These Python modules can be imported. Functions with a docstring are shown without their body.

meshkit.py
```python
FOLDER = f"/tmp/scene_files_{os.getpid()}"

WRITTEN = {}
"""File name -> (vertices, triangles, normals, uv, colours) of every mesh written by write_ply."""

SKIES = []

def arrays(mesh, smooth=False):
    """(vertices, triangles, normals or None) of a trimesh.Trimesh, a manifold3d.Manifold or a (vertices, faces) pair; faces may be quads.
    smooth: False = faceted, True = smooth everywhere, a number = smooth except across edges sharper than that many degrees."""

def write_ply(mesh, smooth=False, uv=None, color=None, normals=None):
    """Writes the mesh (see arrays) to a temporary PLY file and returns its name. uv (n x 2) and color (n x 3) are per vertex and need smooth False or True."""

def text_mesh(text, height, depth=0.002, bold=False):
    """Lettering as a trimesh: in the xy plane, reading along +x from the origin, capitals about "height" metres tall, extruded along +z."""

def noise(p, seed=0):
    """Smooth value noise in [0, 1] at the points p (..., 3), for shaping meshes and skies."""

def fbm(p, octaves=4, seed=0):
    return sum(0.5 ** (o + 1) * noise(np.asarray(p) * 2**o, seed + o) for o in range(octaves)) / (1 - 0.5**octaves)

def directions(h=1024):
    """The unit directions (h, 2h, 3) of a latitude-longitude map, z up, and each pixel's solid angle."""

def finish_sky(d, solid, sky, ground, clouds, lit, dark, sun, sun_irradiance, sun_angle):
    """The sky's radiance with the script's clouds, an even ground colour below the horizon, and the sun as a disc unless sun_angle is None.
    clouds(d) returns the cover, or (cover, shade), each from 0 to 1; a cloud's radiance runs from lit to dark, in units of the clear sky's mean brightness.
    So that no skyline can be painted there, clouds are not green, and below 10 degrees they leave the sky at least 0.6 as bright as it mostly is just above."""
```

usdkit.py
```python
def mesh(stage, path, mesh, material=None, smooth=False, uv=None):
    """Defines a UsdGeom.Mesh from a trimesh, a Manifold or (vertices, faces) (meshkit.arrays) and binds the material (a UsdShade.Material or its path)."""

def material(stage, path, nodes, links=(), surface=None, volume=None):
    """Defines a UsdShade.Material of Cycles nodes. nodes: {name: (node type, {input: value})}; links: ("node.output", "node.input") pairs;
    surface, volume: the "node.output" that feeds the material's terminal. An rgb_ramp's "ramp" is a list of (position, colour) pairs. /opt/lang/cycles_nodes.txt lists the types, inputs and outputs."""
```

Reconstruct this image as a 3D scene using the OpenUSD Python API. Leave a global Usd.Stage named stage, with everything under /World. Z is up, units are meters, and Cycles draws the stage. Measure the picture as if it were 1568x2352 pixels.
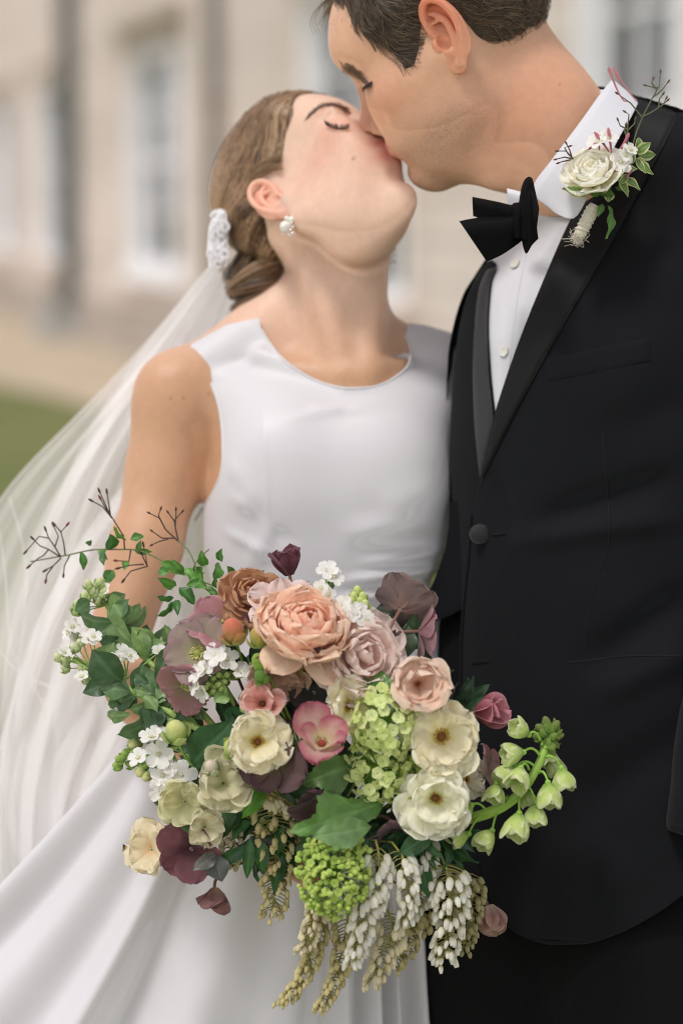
import math, random
import numpy as np
import trimesh
from pxr import Usd, UsdGeom, UsdLux, UsdShade, Gf, Sdf, Vt
import usdkit, meshkit

# ------------------------------------------------------------------ frame: camera, sky, sun
D0, FPX, CX, CY = 2.45, 5600.0, 784.0, 1176.0
PITCH = math.radians(7.1)
CAM = np.array([0.0, 0.0, 1.563])
RIGHT = np.array([1.0, 0, 0])
UP = np.array([0.0, math.sin(PITCH), math.cos(PITCH)])
BACK = np.array([0.0, -math.cos(PITCH), math.sin(PITCH)])
R3 = np.stack([RIGHT, UP, BACK])          # rows: the couple's frame -> world


def P(x, y, w=0.0):
    """A point of the couple's frame (x right, y up, z towards the viewer; metres) from photo coordinates and a depth w towards the viewer."""
    x, y, w = np.broadcast_arrays(np.asarray(x, float), np.asarray(y, float), np.asarray(w, float))
    d = D0 - w
    return np.stack([(x - CX) / FPX * d, -(y - CY) / FPX * d, -d], -1)


def W(p):
    """couple's frame -> world"""
    return np.asarray(p) @ R3 + CAM


PX = D0 / FPX                                # metres per photo unit in the couple's plane
# ------------------------------------------------------------------ stage, camera, sky, sun
stage = Usd.Stage.CreateInMemory()
UsdGeom.SetStageUpAxis(stage, "Z")
UsdGeom.SetStageMetersPerUnit(stage, 1.0)
UsdGeom.Xform.Define(stage, "/World")
UsdGeom.Scope.Define(stage, "/World/Looks")

EXPOSURE = 0.84
FSTOP = 2.2
camera = UsdGeom.Camera.Define(stage, "/World/camera")
camera.AddTransformOp().Set(Gf.Matrix4d(*RIGHT, 0, *UP, 0, *BACK, 0, *CAM, 1))
camera.CreateHorizontalApertureAttr(24.0)
camera.CreateFocalLengthAttr(24.0 / (2 * CX / FPX))
camera.CreateFStopAttr(FSTOP)
camera.CreateFocusDistanceAttr(D0 - 0.09)
camera.CreateClippingRangeAttr(Gf.Vec2f(0.05, 2000))
camera.CreateExposureAttr(EXPOSURE)

SUN_AZ, SUN_EL = math.radians(-132), math.radians(64)      # direction towards the sun: azimuth atan2(x, y)
SUN_I, SUN_ANGLE, SKY = 0.24, 10.0, 0.142
sun_dir = np.array([math.sin(SUN_AZ) * math.cos(SUN_EL), math.cos(SUN_AZ) * math.cos(SUN_EL), math.sin(SUN_EL)])
sun = UsdLux.DistantLight.Define(stage, "/World/sun")
z = sun_dir
x_ = np.cross([0, 0, 1.0], z); x_ /= np.linalg.norm(x_)
y_ = np.cross(z, x_)
sun.AddTransformOp().Set(Gf.Matrix4d(*x_, 0, *y_, 0, *z, 0, 0, 0, 30, 1))
sun.CreateIntensityAttr(SUN_I)
sun.CreateNormalizeAttr(True)
sun.CreateAngleAttr(SUN_ANGLE)
sun.CreateColorAttr(Gf.Vec3f(1.0, 0.965, 0.92))

sky_mat = usdkit.material(stage, "/World/Looks/overcast_sky", {
    "sky": ("sky_texture", {"sky_type": "single_scattering", "sun_disc": False, "sun_elevation": SUN_EL, "sun_rotation": SUN_AZ}),
    "bw": ("rgb_to_bw", {}),
    "tc": ("texture_coordinate", {}),
    "n": ("noise_texture", {"scale": 2.2, "detail": 6.0, "roughness": 0.55}),
    "r": ("map_range", {"from_min": 0.30, "from_max": 0.70, "to_min": 0.80, "to_max": 1.0, "clamp": True}),
    "warm": ("mix", {"mix_type": "multiply", "fac": 1.0, "color2": (1.01, 0.99, 1.0)}),
    "m": ("mix", {"mix_type": "mix"}),
    "bg": ("background_shader", {"strength": SKY}),
}, [("sky.color", "bw.color"), ("tc.generated", "n.vector"), ("n.fac", "r.value"), ("bw.val", "warm.color1"), ("r.result", "m.fac"), ("sky.color", "m.color1"), ("warm.color", "m.color2"), ("m.color", "bg.color")], surface="bg.background")
dome = UsdLux.DomeLight.Define(stage, "/World/sky")
dome.CreateIntensityAttr(1.0)
UsdShade.MaterialBindingAPI.Apply(dome.GetPrim()).Bind(sky_mat)
dome.GetPrim().SetCustomDataByKey("kind", "structure")
dome.GetPrim().SetCustomDataByKey("label", "soft bright overcast sky above the couple and the stone building")
dome.GetPrim().SetCustomDataByKey("category", "sky")

# ------------------------------------------------------------------ helpers: things, parts, materials
used = {}


def numbered(path):
    n = used.get(path, 0)
    used[path] = n + 1
    return path if n == 0 else f"{path}_{n:03d}"


class Thing:
    """One thing: an Xform at its base whose children are its parts (world coordinates go in, they are stored relative to the base)."""
    def __init__(self, name, label, category, base, group=None, kind=None, frame=None):
        self.path = numbered("/World/" + name)
        self.base = np.asarray(base, float)
        x = UsdGeom.Xform.Define(stage, self.path)
        x.AddTranslateOp().Set(Gf.Vec3d(*map(float, self.base)))
        self.prim = x.GetPrim()
        for k, v in (("label", label), ("category", category), ("group", group), ("kind", kind)):
            if v:
                self.prim.SetCustomDataByKey(k, v)
        self.conv = W if frame == "couple" else (lambda p: np.asarray(p))

    def part(self, name, mesh, mat, smooth=True, parent=None, label=None, color=None, kind=None):
        v, f = mesh if isinstance(mesh, (tuple, list)) else (mesh.vertices, mesh.faces)
        path = numbered(f"{parent or self.path}/{name}")
        m = usdkit.mesh(stage, path, (self.conv(np.asarray(v, float)) - self.base, np.asarray(f)), mat, smooth=smooth)
        if color is not None:
            for nm, c in color.items():
                c = np.asarray(c, np.float32)
                t = Sdf.ValueTypeNames.Color3fArray if c.ndim == 2 else Sdf.ValueTypeNames.FloatArray
                pv = UsdGeom.PrimvarsAPI(m).CreatePrimvar(nm, t, "vertex")
                pv.Set(Vt.Vec3fArray.FromNumpy(c) if c.ndim == 2 else Vt.FloatArray.FromNumpy(c))
        if label:
            m.GetPrim().SetCustomDataByKey("label", label)
        if kind:
            m.GetPrim().SetCustomDataByKey("kind", kind)
        return path

    def locks(self, name, strands, widths, mats, rng, parent=None, spread=.35, size=95.0, seed=1, key=None):
        """strands shared out between darker and lighter locks, so that neighbours mostly match"""
        r = strands[:, 0] if key is None else key
        k = meshkit.fbm(r * size, 2, seed)
        k = (k - k.mean()) / (k.std() + 1e-9) + rng.normal(size=len(r)) * spread
        cuts = np.quantile(k, np.linspace(0, 1, len(mats) + 1)[1:-1])
        which = np.searchsorted(cuts, k)
        for i, m in enumerate(mats):
            if (which == i).any():
                self.curves(name, strands[which == i], widths, m, parent=parent, kind="stuff")

    def curves(self, name, strands, widths, mat, parent=None, kind=None):
        """strands (n, k, 3), widths (k,)"""
        s = np.asarray(strands, float)
        n, k = s.shape[:2]
        path = numbered(f"{parent or self.path}/{name}")
        c = UsdGeom.BasisCurves.Define(stage, path)
        c.CreateTypeAttr("linear")
        c.CreateCurveVertexCountsAttr(Vt.IntArray.FromNumpy(np.full(n, k, np.int32)))
        c.CreatePointsAttr(Vt.Vec3fArray.FromNumpy((self.conv(s.reshape(-1, 3)) - self.base).astype(np.float32)))
        c.CreateWidthsAttr(Vt.FloatArray.FromNumpy(np.tile(np.asarray(widths, np.float32), n)))
        c.SetWidthsInterpolation("vertex")
        UsdShade.MaterialBindingAPI.Apply(c.GetPrim()).Bind(mat)
        if kind:
            c.GetPrim().SetCustomDataByKey("kind", kind)
        return path


def join(*ms):
    v, f, o = [], [], 0
    for m in ms:
        a, b = m if isinstance(m, (tuple, list)) else (m.vertices, m.faces)
        b = np.asarray(b)
        if b.shape[1] == 4:
            b = np.vstack([b[:, [0, 1, 2]], b[:, [0, 2, 3]]])
        v.append(np.asarray(a, float)); f.append(b + o); o += len(a)
    return np.vstack(v), np.vstack(f)


def tube(pts, r, n=8, caps=True):
    """a round rod along a path; r a number or one per point"""
    p = np.asarray(pts, float)
    r = np.broadcast_to(np.asarray(r, float), (len(p),))
    t = np.gradient(p, axis=0)
    t /= np.linalg.norm(t, axis=1)[:, None] + 1e-12
    a = np.cross(t[0], [0.3, 0.5, 0.8]); a /= np.linalg.norm(a)
    A = []
    for i in range(len(p)):
        a = a - t[i] * (a @ t[i]); a /= np.linalg.norm(a) + 1e-12
        A.append(a)
    A = np.array(A); B = np.cross(t, A)
    th = np.arange(n) * 2 * np.pi / n
    v = p[:, None] + r[:, None, None] * (A[:, None] * np.cos(th)[:, None] + B[:, None] * np.sin(th)[:, None])
    i, j = np.meshgrid(np.arange(len(p) - 1), np.arange(n), indexing="ij")
    q = np.stack([i * n + j, i * n + (j + 1) % n, (i + 1) * n + (j + 1) % n, (i + 1) * n + j], -1).reshape(-1, 4)
    f = np.vstack([q[:, [0, 1, 2]], q[:, [0, 2, 3]]])
    v = v.reshape(-1, 3)
    if caps:
        v = np.vstack([v, p[0], p[-1]])
        k = np.arange(n)
        f = np.vstack([f, np.stack([np.full(n, len(v) - 2), (k + 1) % n, k], 1), np.stack([np.full(n, len(v) - 1), (len(p) - 1) * n + k, (len(p) - 1) * n + (k + 1) % n], 1)])
    return v, f


def gridmesh(v, closed=False):
    """(m, n, 3) points -> mesh"""
    m, n = v.shape[:2]
    i, j = np.meshgrid(np.arange(m - 1), np.arange(n if closed else n - 1), indexing="ij")
    jn = (j + 1) % n
    q = np.stack([i * n + j, i * n + jn, (i + 1) * n + jn, (i + 1) * n + j], -1).reshape(-1, 4)
    return v.reshape(-1, 3), np.vstack([q[:, [0, 1, 2]], q[:, [0, 2, 3]]])


def mat(name, nodes, links=(), surface="p.BSDF", **k):
    return usdkit.material(stage, "/World/Looks/" + name, nodes, links, surface=surface, **k)


def cloth(name, color, rough=0.8, weave=900, bump=0.25, sheen=0.2, spec=0.3, var=0.06, **extra):
    c = np.array(color)
    return mat(name, {
        "g": ("texture_coordinate", {}),
        "n": ("noise_texture", {"scale": 9.0, "detail": 4.0}),
        "rp": ("rgb_ramp", {"ramp": [(0.3, tuple(c * (1 - var))), (0.7, tuple(np.minimum(c * (1 + var), 0.95)))]}),
        "w": ("noise_texture", {"scale": float(weave), "detail": 1.0}),
        "b": ("bump", {"strength": bump, "distance": 0.0006}),
        "p": ("principled_bsdf", {"roughness": rough, "sheen_weight": sheen, "specular_ior_level": spec, **extra}),
    }, [("g.object", "n.vector"), ("g.object", "w.vector"), ("n.fac", "rp.fac"), ("rp.color", "p.base_color"), ("w.fac", "b.height"), ("b.normal", "p.normal")])


def skin(name):
    return mat(name, {
        "a": ("attribute", {"attribute": "pigment"}),
        "g": ("texture_coordinate", {}),
        "n": ("noise_texture", {"scale": 90.0, "detail": 6.0, "roughness": 0.72}),
        "hs": ("hsv", {"hue": 0.5, "saturation": 1.0}),
        "mr": ("map_range", {"from_min": 0.3, "from_max": 0.7, "to_min": 0.93, "to_max": 1.05}),
        "fine": ("noise_texture", {"scale": 800.0, "detail": 4.0, "roughness": 0.7}),
        "b": ("bump", {"strength": 0.30, "distance": 0.0007}),
        "be": ("attribute", {"attribute": "beard"}),
        "bn": ("noise_texture", {"scale": 1000.0, "detail": 2.0}),
        "br": ("map_range", {"from_min": 0.40, "from_max": 0.62, "to_min": 0.05, "to_max": 1.0, "clamp": True}),
        "bm": ("math", {"math_type": "multiply", "use_clamp": True}),
        "dk": ("mix", {"mix_type": "mix", "color2": tuple(np.array([0.105, 0.082, 0.062]))}),
        "p": ("principled_bsdf", {"roughness": 0.46, "subsurface_weight": 0.22, "subsurface_radius": (1.0, 0.35, 0.2), "subsurface_scale": 0.004, "specular_ior_level": 0.4}),
    }, [("g.object", "n.vector"), ("g.object", "fine.vector"), ("n.fac", "mr.value"), ("mr.result", "hs.value"), ("a.color", "hs.color"), ("g.object", "bn.vector"), ("bn.fac", "br.value"), ("br.result", "bm.value1"), ("be.fac", "bm.value2"), ("bm.value", "dk.fac"), ("hs.color", "dk.color1"), ("dk.color", "p.base_color"), ("fine.fac", "b.height"), ("b.normal", "p.normal")])


M = {}
# ------------------------------------------------------------------ implicit modelling
def nets(f, lo, hi, h, newton=1, color=None):
    """Surface of f < 0 in the box as a mesh (naive surface nets)."""
    lo, hi = np.minimum(lo, hi).astype(float), np.maximum(lo, hi).astype(float)
    n = np.ceil((hi - lo) / h).astype(int) + 1
    ax = [lo[i] + h * np.arange(n[i]) for i in range(3)]
    # coarse passes keep the evaluations to where the surface is
    def centres(c):
        k = -(-n // c)
        cs = [lo[i] + h * (np.arange(k[i]) * c + (c - 1) / 2) for i in range(3)]
        return np.stack(np.meshgrid(*cs, indexing="ij"), -1)
    def up(a, k, shape):
        return np.repeat(np.repeat(np.repeat(a, k, 0), k, 1), k, 2)[: shape[0], : shape[1], : shape[2]]
    g8 = centres(8)
    v8 = f(g8.reshape(-1, 3)).reshape(g8.shape[:3])
    g2 = centres(2)
    v2 = up(v8, 4, g2.shape)
    near = np.abs(v2) < 8 * h * 1.7
    v2[near] = f(g2[near])
    v = up(v2, 2, n).copy()
    near = np.abs(v) < 2 * h * 2.6
    i_, j_, k_ = np.nonzero(near)
    v[near] = f(np.stack([ax[0][i_], ax[1][j_], ax[2][k_]], -1))
    ins = v < 0
    cell = np.zeros(n - 1, np.int8)
    for a, b, d in np.ndindex(2, 2, 2):
        cell += ins[a : n[0] - 1 + a, b : n[1] - 1 + b, d : n[2] - 1 + d]
    mixed = (cell > 0) & (cell < 8)
    idx = np.full(mixed.shape, -1, int)
    ci = np.argwhere(mixed)
    idx[mixed] = np.arange(len(ci))
    acc, cnt = np.zeros((len(ci), 3)), np.zeros(len(ci))
    corners = [np.array(x) for x in np.ndindex(2, 2, 2)]
    for a in corners:
        for k in range(3):
            if a[k] == 0:
                b = a.copy(); b[k] = 1
                va, vb = v[tuple((ci + a).T)], v[tuple((ci + b).T)]
                m = (va < 0) != (vb < 0)
                t = va[m] / (va[m] - vb[m])
                q = (ci + a)[m].astype(float)
                q[:, k] += t
                acc[m] += q
                cnt[m] += 1
    pts = lo + h * acc / cnt[:, None]
    faces = []
    for k in range(3):
        i, j = [(1, 2), (2, 0), (0, 1)][k]
        sl0, sl1 = [slice(None)] * 3, [slice(None)] * 3
        sl0[k], sl1[k] = slice(0, -1), slice(1, None)
        a, b = ins[tuple(sl0)], ins[tuple(sl1)]
        e = np.argwhere(a != b)
        e = e[(e[:, i] > 0) & (e[:, j] > 0) & (e[:, i] < n[i] - 1) & (e[:, j] < n[j] - 1)]
        flip = a[tuple(e.T)]
        def at(di, dj):
            q = e.copy(); q[:, i] -= di; q[:, j] -= dj
            return idx[tuple(q.T)]
        q = np.stack([at(1, 1), at(0, 1), at(0, 0), at(1, 0)], 1)
        q = np.where(flip[:, None], q, q[:, ::-1])
        faces.append(q[(q >= 0).all(1)])
    faces = np.vstack(faces)
    for _ in range(newton):
        gr, d = grad(f, pts, h * 0.3)
        L = np.maximum((gr**2).sum(1), 0.05)
        pts = pts - gr * np.clip(d / L, -h, h)[:, None]
    return pts, np.vstack([faces[:, [0, 1, 2]], faces[:, [0, 2, 3]]])


def grad(f, p, e):
    d = f(p)
    return np.stack([f(p + np.eye(3)[k] * e) - d for k in range(3)], 1) / e, d


def sU(a, b, k):
    h = np.maximum(k - np.abs(a - b), 0) / k
    return np.minimum(a, b) - h * h * h * k / 6


def sS(a, b, k):
    """a minus b"""
    return -sU(-a, b, k)


def sI(a, b, k):
    return -sU(-a, -b, k)


def ell(p, c, r):
    r = np.asarray(r, float)
    q = (p - c) / r
    k0 = np.linalg.norm(q, axis=-1)
    k1 = np.linalg.norm(q / r, axis=-1)
    return k0 * (k0 - 1) / np.maximum(k1, 1e-9)


def cap(p, a, b, ra, rb=None):
    rb = ra if rb is None else rb
    a, b = np.asarray(a, float), np.asarray(b, float)
    ab = b - a
    t = np.clip(((p - a) @ ab) / (ab @ ab), 0, 1)
    return np.linalg.norm(p - a - t[..., None] * ab, axis=-1) - (ra + (rb - ra) * t)


def chain(p, pts, rs, k=0.004):
    d = cap(p, pts[0], pts[1], rs[0], rs[1])
    for i in range(1, len(pts) - 1):
        d = sU(d, cap(p, pts[i], pts[i + 1], rs[i], rs[i + 1]), k)
    return d


def ellR(p, c, r, R):
    """ellipsoid with axes = rows of R"""
    return ell((p - c) @ np.asarray(R).T, np.zeros(3), r)


def mirror(p):
    q = p.copy()
    q[..., 1] = np.abs(q[..., 1])
    return q
# ------------------------------------------------------------------ a head: x forward, y to its left, z up, origin midway between the ear openings
def head_sdf(p, male, neck=None):
    q = mirror(p)
    E = lambda c, r: ell(q, np.array(c), np.array(r))
    w = 1.0 if male else 0.95
    d = E((-0.014, 0, 0.045), (0.099, 0.077 * w, 0.090))
    d = sU(d, E((0.022, 0, 0.040), (0.070, 0.066 * w, 0.074)), 0.03)              # forehead
    d = sU(d, E((0.042, 0, -0.022), (0.050, 0.056 * w, 0.070)), 0.03)             # middle of the face
    jw = 0.053 if male else 0.045
    jr = 0.014 if male else 0.013
    gz = -0.062 if male else -0.050
    jaw = chain(q, [(-0.004, 0.060 * w, -0.010), (0.004, jw, gz), (0.048, 0.033, gz - 0.024), (0.080, 0.0, -0.098)], [0.012, jr, jr + 0.001, 0.014], 0.016)
    d = sU(d, jaw, 0.034)
    d = sU(d, E((0.036, 0, -0.062), (0.050, 0.046 if male else 0.042, 0.044)), 0.022)
    d = sU(d, E((0.018, 0.048 * w, -0.034), (0.036, 0.018, 0.042)), 0.03)         # jaw muscle
    d = sU(d, E((0.040, 0.038 if male else 0.035, -0.036), (0.041, 0.029 if male else 0.027, 0.048)), 0.03)             # cheek
    d = sU(d, E((0.062 if male else 0.0585, 0.021, -0.020), (0.026, 0.026, 0.028)), 0.02)             # beside the nose
    d = sU(d, E((0.0765, 0, -0.094), (0.0165, 0.020, 0.019)) if male else E((0.0705, 0, -0.090), (0.0200, 0.019, 0.021)), 0.018 if male else 0.026)   # chin
    if not male:
        d = sU(d, E((0.042, 0, -0.080), (0.042, 0.034, 0.024)), 0.03)               # under the chin
    d = sU(d, E((0.055 if male else 0.051, 0.045 * w, -0.009 if male else -0.012), (0.026, 0.018, 0.018)), 0.024)         # cheekbone
    d = sU(d, cap(q, (0.046, 0.055 * w, -0.008), (0.006, 0.063 * w, -0.008), 0.006), 0.035)
    br = 0.0105 if male else 0.007
    d = sU(d, chain(q, [(0.084, 0.006, 0.030), (0.080, 0.026, 0.036), (0.064, 0.048, 0.031)], [br, br, br * 0.85], 0.01), 0.022)
    d = sU(d, E((0.070, 0, -0.053), (0.0275, 0.032, 0.029)), 0.02)                # muzzle
    # eye sockets and closed lids
    d = sS(d, E((0.098, 0.033, 0.012), (0.022, 0.019, 0.013)), 0.014)
    d = sS(d, E((0.096, 0.013, 0.016), (0.015, 0.007, 0.010)), 0.010)
    lid = E((0.0720 if male else 0.0760, 0.032, 0.0125 if male else 0.0105), (0.0138, 0.0165, 0.0122))
    d = sU(d, lid, 0.007)
    # lash line: a fine groove across the lower third of the closed lid
    u = (q[..., 1] - 0.032) / 0.0155
    zl = 0.0068 + 0.0032 * u * u - 0.0008 * u
    gro = np.sqrt((q[..., 2] - zl) ** 2 + np.maximum(np.abs(u) - 1, 0) ** 2 * 0.0155**2 + np.maximum(0.066 - q[..., 0], 0) ** 2) - 0.0008
    d = sS(d, gro, 0.004)
    d = sU(d, chain(q, [(0.0825, 0.022, 0.0255), (0.0835, 0.032, 0.0265), (0.075, 0.045, 0.0225)], [0.003, 0.0035, 0.003] if male else [0.001, 0.001, 0.001], 0.004), 0.012)   # fold above the lid
    d = sS(d, E((-0.003, 0.072 * w, 0.0), (0.0050, 0.018, 0.0065)), 0.003)          # ear opening
    # nose
    d = sU(d, chain(q, [(0.082, 0, 0.028), (0.0955, 0, 0.006), (0.1075, 0, -0.016)], [0.0085, 0.0075, 0.0080] if male else [0.007, 0.0062, 0.0070], 0.006), 0.010)
    d = sU(d, E((0.1075, 0, -0.0225), (0.0105, 0.0105, 0.0095) if male else (0.0095, 0.0090, 0.0085)), 0.008)
    d = sU(d, E((0.0945, 0.0118, -0.0280), (0.0115, 0.0068, 0.0088)), 0.009)
    d = sU(d, E((0.0890, 0.0, -0.0150), (0.0120, 0.0135, 0.0220)), 0.012)
    d = sU(d, cap(q, (0.106, 0, -0.030), (0.094, 0, -0.036), 0.0042), 0.004)
    d = sS(d, E((0.0980, 0.0072, -0.0368), (0.0074, 0.0040, 0.0062)), 0.002)
    d = sS(d, cap(q, (0.0895, 0.0185, -0.0265), (0.083, 0.0205, -0.0375), 0.0010), 0.008)     # crease beside the wing
    # philtrum and lips
    d = sS(d, cap(q, (0.0995, 0, -0.040), (0.101, 0, -0.047), 0.0022), 0.005)
    lu = chain(q, [(0.0965, 0, -0.0520), (0.0930, 0.010, -0.0515), (0.0810, 0.0245, -0.0565)], [0.0042, 0.0046, 0.0020], 0.006)
    ll = chain(q, [(0.0935, 0, -0.0630), (0.0905, 0.010, -0.0625), (0.0800, 0.0240, -0.0580)], [0.0056, 0.0054, 0.0020], 0.006)
    if not male:                                                                   # lips drawn together
        pq = q * [1, 1.35, 1] - np.array([.0035, 0, 0])
        lu = chain(pq, [(0.0965, 0, -0.0520), (0.0930, 0.010, -0.0515), (0.0830, 0.0245, -0.0565)], [0.0044, 0.0048, 0.0022], 0.006) * .8
        ll = chain(pq, [(0.0945, 0, -0.0630), (0.0915, 0.010, -0.0625), (0.0820, 0.0240, -0.0580)], [0.0056, 0.0054, 0.0022], 0.006) * .8
    d = sU(d, lu, 0.008)
    d = sU(d, ll, 0.008)
    zm = -0.0570 - 0.0012 * np.cos(q[..., 1] / 0.026 * 3.1)
    mouth = np.sqrt((q[..., 2] - zm) ** 2 + np.maximum(q[..., 1] - 0.0225, 0) ** 2 + np.maximum(0.083 - q[..., 0], 0) ** 2) - 0.0003
    d = sS(d, mouth, 0.003)
    d = sS(d, cap(q, (0.0985, 0, -0.0765), (0.092, 0.014, -0.0765), 0.0045), 0.014)            # dip under the lower lip
    return d


def spline(pts, n=3):
    from scipy.interpolate import CubicSpline
    pts = np.asarray(pts, float)
    t = np.arange(len(pts))
    return CubicSpline(t, pts)(np.linspace(0, len(pts) - 1, (len(pts) - 1) * n + 1))


def schain(p, pts, rs, k=0.003, n=3):
    q = spline(np.hstack([pts, np.reshape(rs, (-1, 1))]), n)
    d = cap(p, q[0, :3], q[1, :3], q[0, 3], q[1, 3])
    for i in range(1, len(q) - 1):
        d = np.minimum(d, cap(p, q[i, :3], q[i + 1, :3], q[i, 3], q[i + 1, 3]))
    return d


def ear_sdf(p, male):
    """right ear in its own plane: x towards the face, z up, y outwards; origin at the opening; about 64 mm tall."""
    s = 1.0
    x, y, z = p[..., 0], p[..., 1], p[..., 2]
    pt = lambda a: np.array(a)
    # dish
    body = ell(p, pt((-0.012, 0.004, 0.006)), pt((0.0165, 0.0065, 0.029)))
    body = sU(body, ell(p, pt((-0.002, 0.003, -0.020)), pt((0.0095, 0.0050, 0.012))), 0.006)      # lobe
    body = sS(body, ell(p, pt((-0.0115, 0.0120, 0.009)), pt((0.0125, 0.0085, 0.0245))), 0.003)   # hollow
    # rim
    rim = schain(p, [(0.0035, 0.004, 0.0085), (0.0020, 0.0075, 0.0170), (-0.0010, 0.0095, 0.0275), (-0.0095, 0.0115, 0.0345), (-0.0195, 0.0125, 0.0310), (-0.0255, 0.0125, 0.0195), (-0.0255, 0.0110, 0.0065), (-0.0205, 0.0090, -0.0060), (-0.0130, 0.0065, -0.0160), (-0.0060, 0.0050, -0.0230)],
                [0.0022, 0.0028, 0.0034, 0.0036, 0.0036, 0.0034, 0.0032, 0.0030, 0.0038, 0.0050], 0.003)
    d = sU(body, rim, 0.004)
    # inner fold and its two arms
    anti = schain(p, [(-0.0105, 0.0070, -0.0115), (-0.0150, 0.0085, -0.0020), (-0.0165, 0.0090, 0.0090), (-0.0135, 0.0090, 0.0180), (-0.0070, 0.0085, 0.0245)], [0.0030, 0.0032, 0.0032, 0.0030, 0.0020], 0.003)
    anti = sU(anti, cap(p, (-0.0140, 0.0090, 0.0160), (-0.0040, 0.0075, 0.0165), 0.0026, 0.0016), 0.003)
    d = sU(d, anti, 0.003)
    # front flap, lower flap, opening
    d = sU(d, ell(p, pt((0.0035, 0.0060, -0.0015)), pt((0.0045, 0.0042, 0.0068))), 0.003)
    d = sU(d, ell(p, pt((-0.0070, 0.0075, -0.0125)), pt((0.0050, 0.0036, 0.0042))), 0.003)
    d = sS(d, ell(p, pt((-0.0040, 0.0075, -0.0015)), pt((0.0058, 0.0100, 0.0080))), 0.002)
    d = sU(d, ell(p, pt((-0.008, -0.004, 0.004)), pt((0.013, 0.0075, 0.022))), 0.008)   # root towards the skull
    return d


# landmarks used to turn a head towards its place: name -> point (the side given by s)
LM = dict(tragus=(0.004, 0.072, -0.001), chin=(0.094, 0, -0.097), menton=(0.078, 0, -0.112), mouth=(0.082, 0.026, -0.058), lips=(0.099, 0, -0.057), eyeout=(0.066, 0.046, 0.011), eyein=(0.080, 0.018, 0.009),
          nosetip=(0.118, 0, -0.022), ala=(0.094, 0.018, -0.029), glab=(0.095, 0, 0.032), browmid=(0.084, 0.030, 0.037), gonion=(0.008, 0.056, -0.062), midjaw=(0.048, 0.040, -0.084), cheek=(0.060, 0.050, -0.030), forehead=(0.086, 0, 0.070))


def fit_pose(obs, side, weights=None, scale=None, r0=(0, 0, 0)):
    """similarity (rotation, scale, image shift) that brings the landmarks to the observed photo coordinates"""
    from scipy.optimize import least_squares
    from scipy.spatial.transform import Rotation as Ro
    names = list(obs)
    A = np.array([LM[n] for n in names]) * [1, side, 1]
    B = np.array([obs[n] for n in names], float)
    wt = np.array([(weights or {}).get(n, 1.0) for n in names])
    B2 = np.stack([(B[:, 0] - CX) * PX, -(B[:, 1] - CY) * PX], 1)
    def res(t):
        q = Ro.from_rotvec(t[:3]).apply(A) * t[5]
        r = ((q[:, :2] + t[3:5] - B2) * wt[:, None]).ravel() * 1000
        return np.append(r, (t[5] - (scale or 1.0)) * 25)
    t0 = np.array([*r0, *B2.mean(0), scale or 1.0])
    s = least_squares(res, t0)
    q = Ro.from_rotvec(s.x[:3]).apply(A) * s.x[5]
    err = (q[:, :2] + s.x[3:5] - B2) / PX
    return s.x, dict(zip(names, np.round(err).astype(int).tolist()))
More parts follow.
